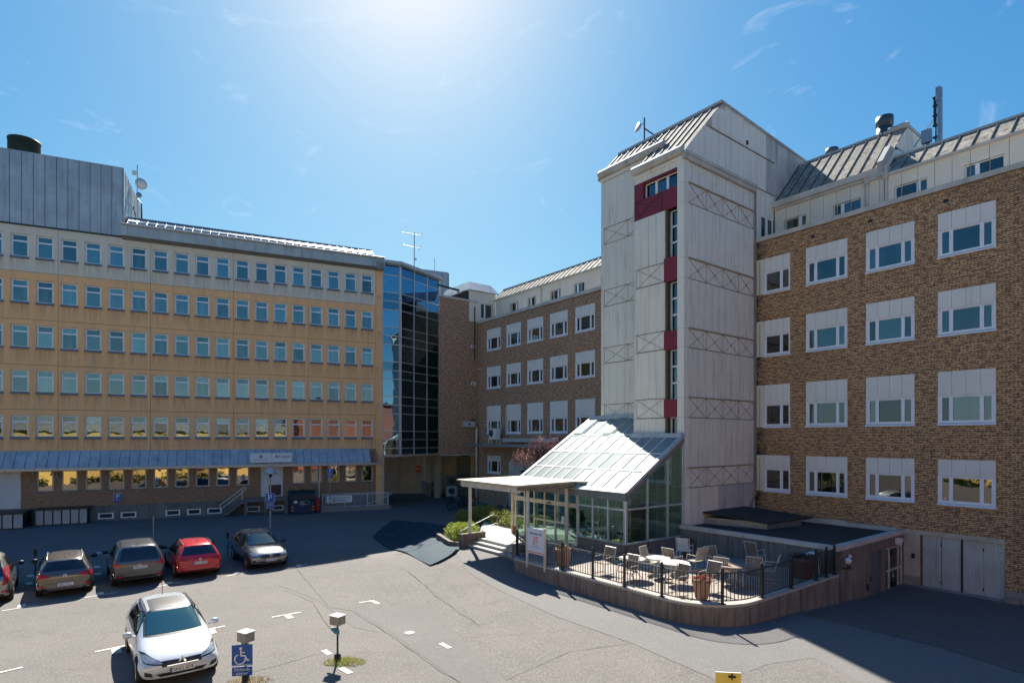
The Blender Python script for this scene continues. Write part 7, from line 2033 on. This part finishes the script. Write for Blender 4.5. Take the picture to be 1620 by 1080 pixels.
# white railing with banner
wr = thing('white_railing', 'white metal railing on a raised kerb in front of the brick ground floor', 'railing', LW(15.75, -1.45, 0), L_RZ)
MB().box(-.1, 5.6, -.1, 1.2, -.1, .3).build('kerb', 'concrete', wr)
Lr_ = 5.5
bl = MB().tube((0, 0, .38), (0, 0, 1.36), .012, 5).mesh('baluster', 'white_paint'); po = MB().tube((0, 0, .3), (0, 0, 1.45), .025, 6).mesh('post', 'white_paint')
for i in range(44): inst(bl, 'baluster', wr, (.12 + i * .122, 0, 0))
for x in (0, 1.8, 3.6, 5.3): inst(po, 'post', wr, (x, 0, 0))
for z in (.38, 1.36, 1.45): MB().tube((0, 0, z), (5.3, 0, z), .02, 6).build('rail', 'white_paint', wr)
MB().path([(5.3, 0, 1.45), (5.62, 0, 1.42), (5.68, 0, 1.3), (5.4, 0, 1.15), (3.6, 0, .5)], .025, 6).build('sloping_rail', 'white_paint', wr)
bn = MB().box(.3, 2.35, -.05, -.03, .72, 1.3); bo_ = bn.build('banner', 'sign_white', None, LW(15.75, -1.45, 0), (0, 0, L_RZ)); tag(bo_, 'white banner with a left pointing arrow hung on the white railing', 'banner')
sgn_text('Besöksparkering', .245, 'ink', bo_, (1.32, -.056, 1.13))
MB().poly([(.75, -.056, .92), (.95, -.056, .84), (.95, -.056, 1.0)]).box(.95, 1.85, -.06, -.055, .895, .945).build('arrow', 'ink_teal', bo_); MB().box(.5, 2.15, -.058, -.052, .775, .785).build('small_print', 'ink', bo_)
# no entry sign
ne = thing('no_entry_sign', 'round red no entry sign on the beige column in the shaded passage', 'sign', (-9.55, 58.6, 2.9), 0)
MB().lathe([(.36, 0), (.36, .03)], (0, 0, 0), 24, axis='y').build('disc', 'sign_red', ne)
MB().box(-.27, .27, -.035, -.005, -.06, .06).build('bar', 'sign_yellow', ne)
MB().tube((0, .06, -2.9), (0, .06, .3), .03, 6).build('pole', 'galv', ne)
# heat pump units in the yard
for (x, y, z, lab) in ((-5.95, 56.8, 1.35, 'upper round fan unit of the two stacked grey heat pumps behind the columns'), (-5.95, 56.8, .35, 'lower round fan unit of the two stacked grey heat pumps behind the columns')):
    t = thing('heat_pump', lab, 'heat pump', (x, y, z), R(8), 'stacked heat pumps')
    MB().box(-.55, .55, -.2, .3, 0, .95).build('casing', 'metal_blue' if z < 1 else 'vent_metal', t); MB().ring((0, -.22, .48), .3, .03, 18, 5).lathe([(.28, 0), (.28, .01)], (0, -.215, .48), 16, axis='y').build('fan_grille', 'ink', t)

# made-up sheet whose dark colour stands in for shade on the asphalt
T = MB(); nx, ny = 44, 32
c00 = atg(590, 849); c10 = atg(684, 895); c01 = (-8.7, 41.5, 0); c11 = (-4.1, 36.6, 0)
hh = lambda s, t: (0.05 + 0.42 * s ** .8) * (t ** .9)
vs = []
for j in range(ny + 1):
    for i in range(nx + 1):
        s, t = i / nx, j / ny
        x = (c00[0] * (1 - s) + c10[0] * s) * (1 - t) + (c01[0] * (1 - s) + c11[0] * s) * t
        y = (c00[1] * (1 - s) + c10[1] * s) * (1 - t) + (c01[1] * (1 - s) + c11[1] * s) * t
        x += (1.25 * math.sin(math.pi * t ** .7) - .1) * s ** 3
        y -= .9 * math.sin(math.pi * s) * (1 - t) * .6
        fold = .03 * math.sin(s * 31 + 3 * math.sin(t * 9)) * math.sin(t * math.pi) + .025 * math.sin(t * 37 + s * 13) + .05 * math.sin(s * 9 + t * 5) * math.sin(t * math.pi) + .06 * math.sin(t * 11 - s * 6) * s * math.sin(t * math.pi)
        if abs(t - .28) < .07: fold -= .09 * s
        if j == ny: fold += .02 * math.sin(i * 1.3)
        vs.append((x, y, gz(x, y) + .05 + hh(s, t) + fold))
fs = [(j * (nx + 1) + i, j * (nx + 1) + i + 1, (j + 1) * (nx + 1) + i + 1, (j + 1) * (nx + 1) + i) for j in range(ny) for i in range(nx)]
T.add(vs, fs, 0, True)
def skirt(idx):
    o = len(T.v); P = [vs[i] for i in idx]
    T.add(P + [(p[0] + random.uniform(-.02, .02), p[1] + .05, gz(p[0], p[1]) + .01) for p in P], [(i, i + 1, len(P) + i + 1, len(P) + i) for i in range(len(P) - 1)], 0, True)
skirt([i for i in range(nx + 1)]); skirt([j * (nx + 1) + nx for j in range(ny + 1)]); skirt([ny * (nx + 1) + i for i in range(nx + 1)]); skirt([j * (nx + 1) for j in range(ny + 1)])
tag(T.build('shade_sheet', 'shade_blue'), 'made-up dark blue sheet standing in for shade on the asphalt beside the bright shrub', 'shade_sheet')

# ================================================================= bicycles
def make_bike(frame='metal_dark'):
    t = thing('bicycle', 'x', 'bicycle')
    wm = MB().ring((0, 0, 0), .33, .018, 24, 5).ring((0, 0, 0), .03, .015, 8, 4)
    for i in range(10): wm.tube((0, 0, 0), (.33 * math.cos(i * .628), 0, .33 * math.sin(i * .628)), .003, 3)
    wm = wm.mesh('wheel', 'rubber')
    inst(wm, 'wheel', t, (-.52, 0, .35)); inst(wm, 'wheel', t, (.52, 0, .35))
    f = MB(); f.tube((-.1, 0, .3), (-.22, 0, .85), .017, 5); f.tube((-.1, 0, .3), (.36, 0, .75), .018, 5); f.tube((-.2, 0, .78), (.35, 0, .85), .016, 5); f.tube((-.52, .03, .35), (-.1, 0, .3), .011, 4); f.tube((-.52, .03, .35), (-.2, 0, .75), .010, 4)
    f.tube((.36, 0, .70), (.33, 0, .95), .018, 5); f.tube((.36, 0, .72), (.52, .04, .35), .013, 4); fr_ = f.build('frame', frame, t)
    MB().path([(.25, -.28, .98), (.36, -.2, 1.0), (.33, 0, .97), (.36, .2, 1.0), (.25, .28, .98)], .013, 5).build('handlebar', 'galv', t)
    MB().box(-.34, -.12, -.07, .07, .87, .92).build('saddle', 'rubber', t)
    MB().ring((-.52, 0, .35), .36, .012, 14, 4).box(-.7, -.3, -.06, .06, .72, .735).build('rear_rack', 'metal_dark', t)
    return t
bk = {m: make_bike(m) for m in ('metal_dark', 'teal_box', 'galv', 'sign_white')}
used = set()
blabels = 'bicycle parked in the crowded shaded rack behind the green hedge'
def put_bike(loc, rz, m, label=None, grp='bicycles in the shaded yard'):
    o = bk[m]
    if m in used: o = copy_tree(o)
    used.add(m); o.location = loc; o.rotation_euler = (0, 0, rz); tag(o, label or {'metal_dark': 'black', 'teal_box': 'teal', 'galv': 'silver', 'sign_white': 'white'}[m] + ' ' + blabels, 'bicycle', grp)
put_bike((-5.25, 53.4, 0), R(70), 'sign_white', 'pale bicycle at the left end of the crowded shaded bicycle rack')
put_bike((-4.55, 51.6, 0), R(50), 'teal_box', 'teal bicycle parked out in front of the shaded rack, nearest the dark blue sheet')
for i in range(15):
    a = 32.5 - i * .62; b = -3.6 + random.uniform(-.5, .5)
    put_bike(FW(a, b, 0.02), F_RZ + R(90 + random.uniform(-14, 14)), random.choice(('sign_white', 'metal_dark', 'teal_box', 'galv')))
for i in range(5):
    put_bike((-4.9 + i * .75, 55.5 + random.uniform(-.4, .4), 0), R(80 + random.uniform(-25, 25)), random.choice(('metal_dark', 'teal_box', 'galv')))
for (a, b, r_, lab) in ((8.4, -9.2, 15, 'dark bicycle inside the glasshouse nearest the right corner'), (9.3, -9.4, -8, 'dark bicycle in the middle bay inside the glasshouse'), (10.7, -9.3, 20, 'dark bicycle inside the glasshouse beside the entrance doors')):
    put_bike(FW(a, b, .985), F_RZ + R(r_), 'metal_dark', lab, 'bicycles inside the glasshouse')
MB_ = MB().box(-.2, .2, -.14, .14, 0, .26); tag(MB_.build('bicycle_basket', 'sign_red', None, (-3.2, 48.2, .8), (0, 0, .4)), 'pink-red basket on a bicycle behind the canopy post', 'basket')

# ================================================================= planting
def hedge(name, label, cat, vols, n, s0, s1, mat, base):
    """vols: ellipsoids (x, y, z, rx, ry, rz, rot)"""
    t = thing(name, label, cat, base)
    bx_, by_, bz_ = base
    tot = sum(v[3] * v[4] * v[5] for v in vols)
    mb = MB()
    for v in vols:
        k = int(n * v[3] * v[4] * v[5] / tot)
        c, s = math.cos(v[6]), math.sin(v[6])
        lump = [(random.uniform(0, 6.28), random.uniform(0, 6.28)) for _ in range(6)]
        def fn():
            while True:
                p = Vector((random.uniform(-1, 1), random.uniform(-1, 1), random.uniform(-1, 1)))
                if .45 < p.length <= 1.0: break
            ang = math.atan2(p.y, p.x)
            f = 1 + .10 * math.sin(ang * 5 + lump[0][0]) + .09 * math.sin(ang * 9 + p.z * 4 + lump[1][0]) + random.uniform(-.05, .08)
            x, y, z = p.x * v[3] * f, p.y * v[4] * f, p.z * v[5] * (1 + .08 * math.sin(7 * p.x + 5 * p.y))
            return (v[0] - bx_ + x * c - y * s, v[1] - by_ + x * s + y * c, max(.02, v[2] - bz_ + z))
        leaf_cloud(mb, k, fn, s0, s1)
    mb.build('foliage', mat, t)
    st = MB()
    for v in vols:
        for _ in range(int(8 * v[3])):
            a = random.uniform(0, 6.28); r_ = random.random() ** .5
            x0, y0 = v[0] - bx_ + v[3] * .4 * r_ * math.cos(a), v[1] - by_ + v[4] * .4 * r_ * math.sin(a)
            st.tube((x0, y0, 0), (x0 * 1.1, y0 * 1.1, v[2] - bz_ + v[5] * .6), .015, 4, r2=.006)
    st.build('stems', 'bark', t)
    return t
def VF(a, b, z, ra, rb, rz, ang=0): p = FW(a, b, z); return (p[0], p[1], z, ra, rb, rz, F_RZ + ang)
hedge('shrub', 'bright yellow-green shrub in front of the parapet left of the entrance steps', 'shrub', [VF(16.3, -13.2, 1.0, .9, .55, .62), VF(17.3, -12.9, .95, .8, .6, .58), VF(16.7, -12.5, 1.0, .9, .5, .6)], 9000, .03, .06, 'leaf_bright', FW(16.7, -13.0, .3))
hedge('hedge', 'broad yellow-green hedge behind the entrance landing, left of the glasshouse', 'hedge', [VF(20.2, -8.9, 1.2, 1.6, .8, .68, .1), VF(18.4, -9.0, 1.2, 1.3, .7, .6), VF(17.2, -9.3, 1.1, .9, .6, .5), VF(21.6, -9.4, .95, 1.0, .8, .6)], 17000, .035, .07, 'leaf_green', FW(19.3, -9.0, .6))
hedge('shrub', 'low brownish bare shrub between the bicycles and the yellow-green hedge', 'shrub', [VF(24.0, -5.4, .75, 1.6, .6, .5), VF(22.0, -5.5, .7, 1.3, .6, .45)], 5000, .03, .06, 'leaf_brown', FW(23, -5.4, 0))
hedge('shrub', 'dark green leafy plant seen through the left glasshouse wall', 'shrub', [VF(13.6, -7.6, 1.7, .5, .4, .7)], 1500, .05, .09, 'leaf_dark', FW(13.6, -7.6, 1.0))
# red-leaved tree
tr = thing('red_leaved_tree', 'small tree with reddish-purple spring leaves behind the sloping glass roof', 'tree', FW(19.6, -4.9, .3), 0)
tr.scale = (.92, .92, 1.26)
mb = MB(); tips = []
def limb(p, d, ln, r_, depth):
    q = p + d * ln; mb.tube(p, q, r_, 6, r2=r_ * .65)
    if depth == 0: tips.append(q); return
    for _ in range(3):
        nd = (d + Vector((random.uniform(-.75, .75), random.uniform(-.75, .75), random.uniform(-.1, .55)))).normalized()
        limb(q, nd, ln * random.uniform(.6, .82), r_ * .62, depth - 1)
limb(Vector((0, 0, 0)), Vector((.05, .02, 1)).normalized(), 1.5, .10, 4)
mb.build('trunk', 'bark', tr)
cr = MB()
for q in tips:
    leaf_cloud(cr, 55, lambda: (q.x + random.gauss(0, .22), q.y + random.gauss(0, .22), q.z + random.gauss(0, .2)), .03, .055)
cr.build('crown', 'leaf_red', tr)
# picnic tables beside the hedge
for k, (a, b, lab) in enumerate(((19.2, -6.6, 'pale wooden picnic table behind the hedge, left one'), (17.3, -6.4, 'pale wooden picnic table behind the hedge, next to the glasshouse wall'))):
    t = FT('picnic_table', lab, 'table', a, b, .96, 'picnic tables by the hedge')
    MB().box(-.9, .9, -.38, .38, .70, .74).build('table_top', 'concrete_light', t)
    for s in (-1, 1):
        MB().box(-.9, .9, s * .75 - .14, s * .75 + .14, .42, .46).build('bench', 'concrete_light', t)
        MB().tube((s * .65, -.8, 0), (s * .65, -.2, .72), .035, 4).tube((s * .65, .8, 0), (s * .65, .2, .72), .035, 4).tube((s * .65, -.85, .4), (s * .65, .85, .4), .03, 4).build('leg_frame', 'chair_slat', t)
mb = MB(); mb.box(-.06, .06, -.1, .1, 0, .4); tag(mb.build('wooden_bollard', 'terracotta', None, FW(15.15, -10.7, .97), (0, 0, F_RZ)), 'short orange-brown wooden box at the foot of the glasshouse post', 'bollard')

# ================================================================= street side buildings behind the camera, seen only as reflections
yb_ = thing('yellow_house', 'yellow rendered house on the near side of the forecourt, seen only in the window reflections', 'building', (0, 0, 0))
mb = MB(); wall_h = [(x, x + 1.1, z, z + 1.4) for x in range(-44, 8, 3) for z in (1.2, 4.4)]
sv = MB(); wall_holes(sv, -46, 9, 0, 7.0, 0, wall_h, .15)
o = sv.build('front_wall', 'yellow_wall', yb_, (-37, -2.2, 0), (0, 0, R(180)))
MB().box(-9, 46, -9, 0, 0, 0.1).box(-46, 9, -9, -.3, 0, 6.9).build('core', 'interior_dark', yb_, (0, -2.3, 0))
MB().add([(-47, 0.3, 7.0), (10, 0.3, 7.0), (10, -5, 8.3), (-47, -5, 8.3), (10, -10, 7), (-47, -10, 7)], [(0, 1, 2, 3), (3, 2, 4, 5), (1, 4, 2), (0, 3, 5)]).build('roof', 'lichen_roof', yb_, (0, -2.2, 0))
rb_ = thing('red_house', 'red brick house behind the camera, seen only in the window reflections', 'building', (28, -8, 0))
MB().box(-14, 14, -6, 0, 0, 13).build('walls', 'red_wall', rb_); MB().box(-14.5, 14.5, -6.5, .5, 13, 13.4).build('roof', 'roof_felt', rb_)

for k, x0 in enumerate((-44, -33, -22, -11)):  # unseen hedges added to darken the lower part of the window reflections
    t = thing('hedge', ('added unseen dark hedge for the reflections along the yellow house, first from the street corner', 'added unseen dark hedge for the reflections, under the middle windows of the yellow house', 'added unseen dark hedge for the reflections, between the yellow house doors', 'added unseen dark hedge for the reflections, end nearest the red brick house')[k], 'hedge', (x0, -1.2, 0), 0, 'hedges added behind the camera for the reflections')
    mb = MB(); leaf_cloud(mb, 2200, lambda: (random.uniform(0, 8.5), random.gauss(0, .25), abs(random.gauss(0, .45)) + .1 * random.random()), .08, .16); mb.build('foliage', 'leaf_dark', t)
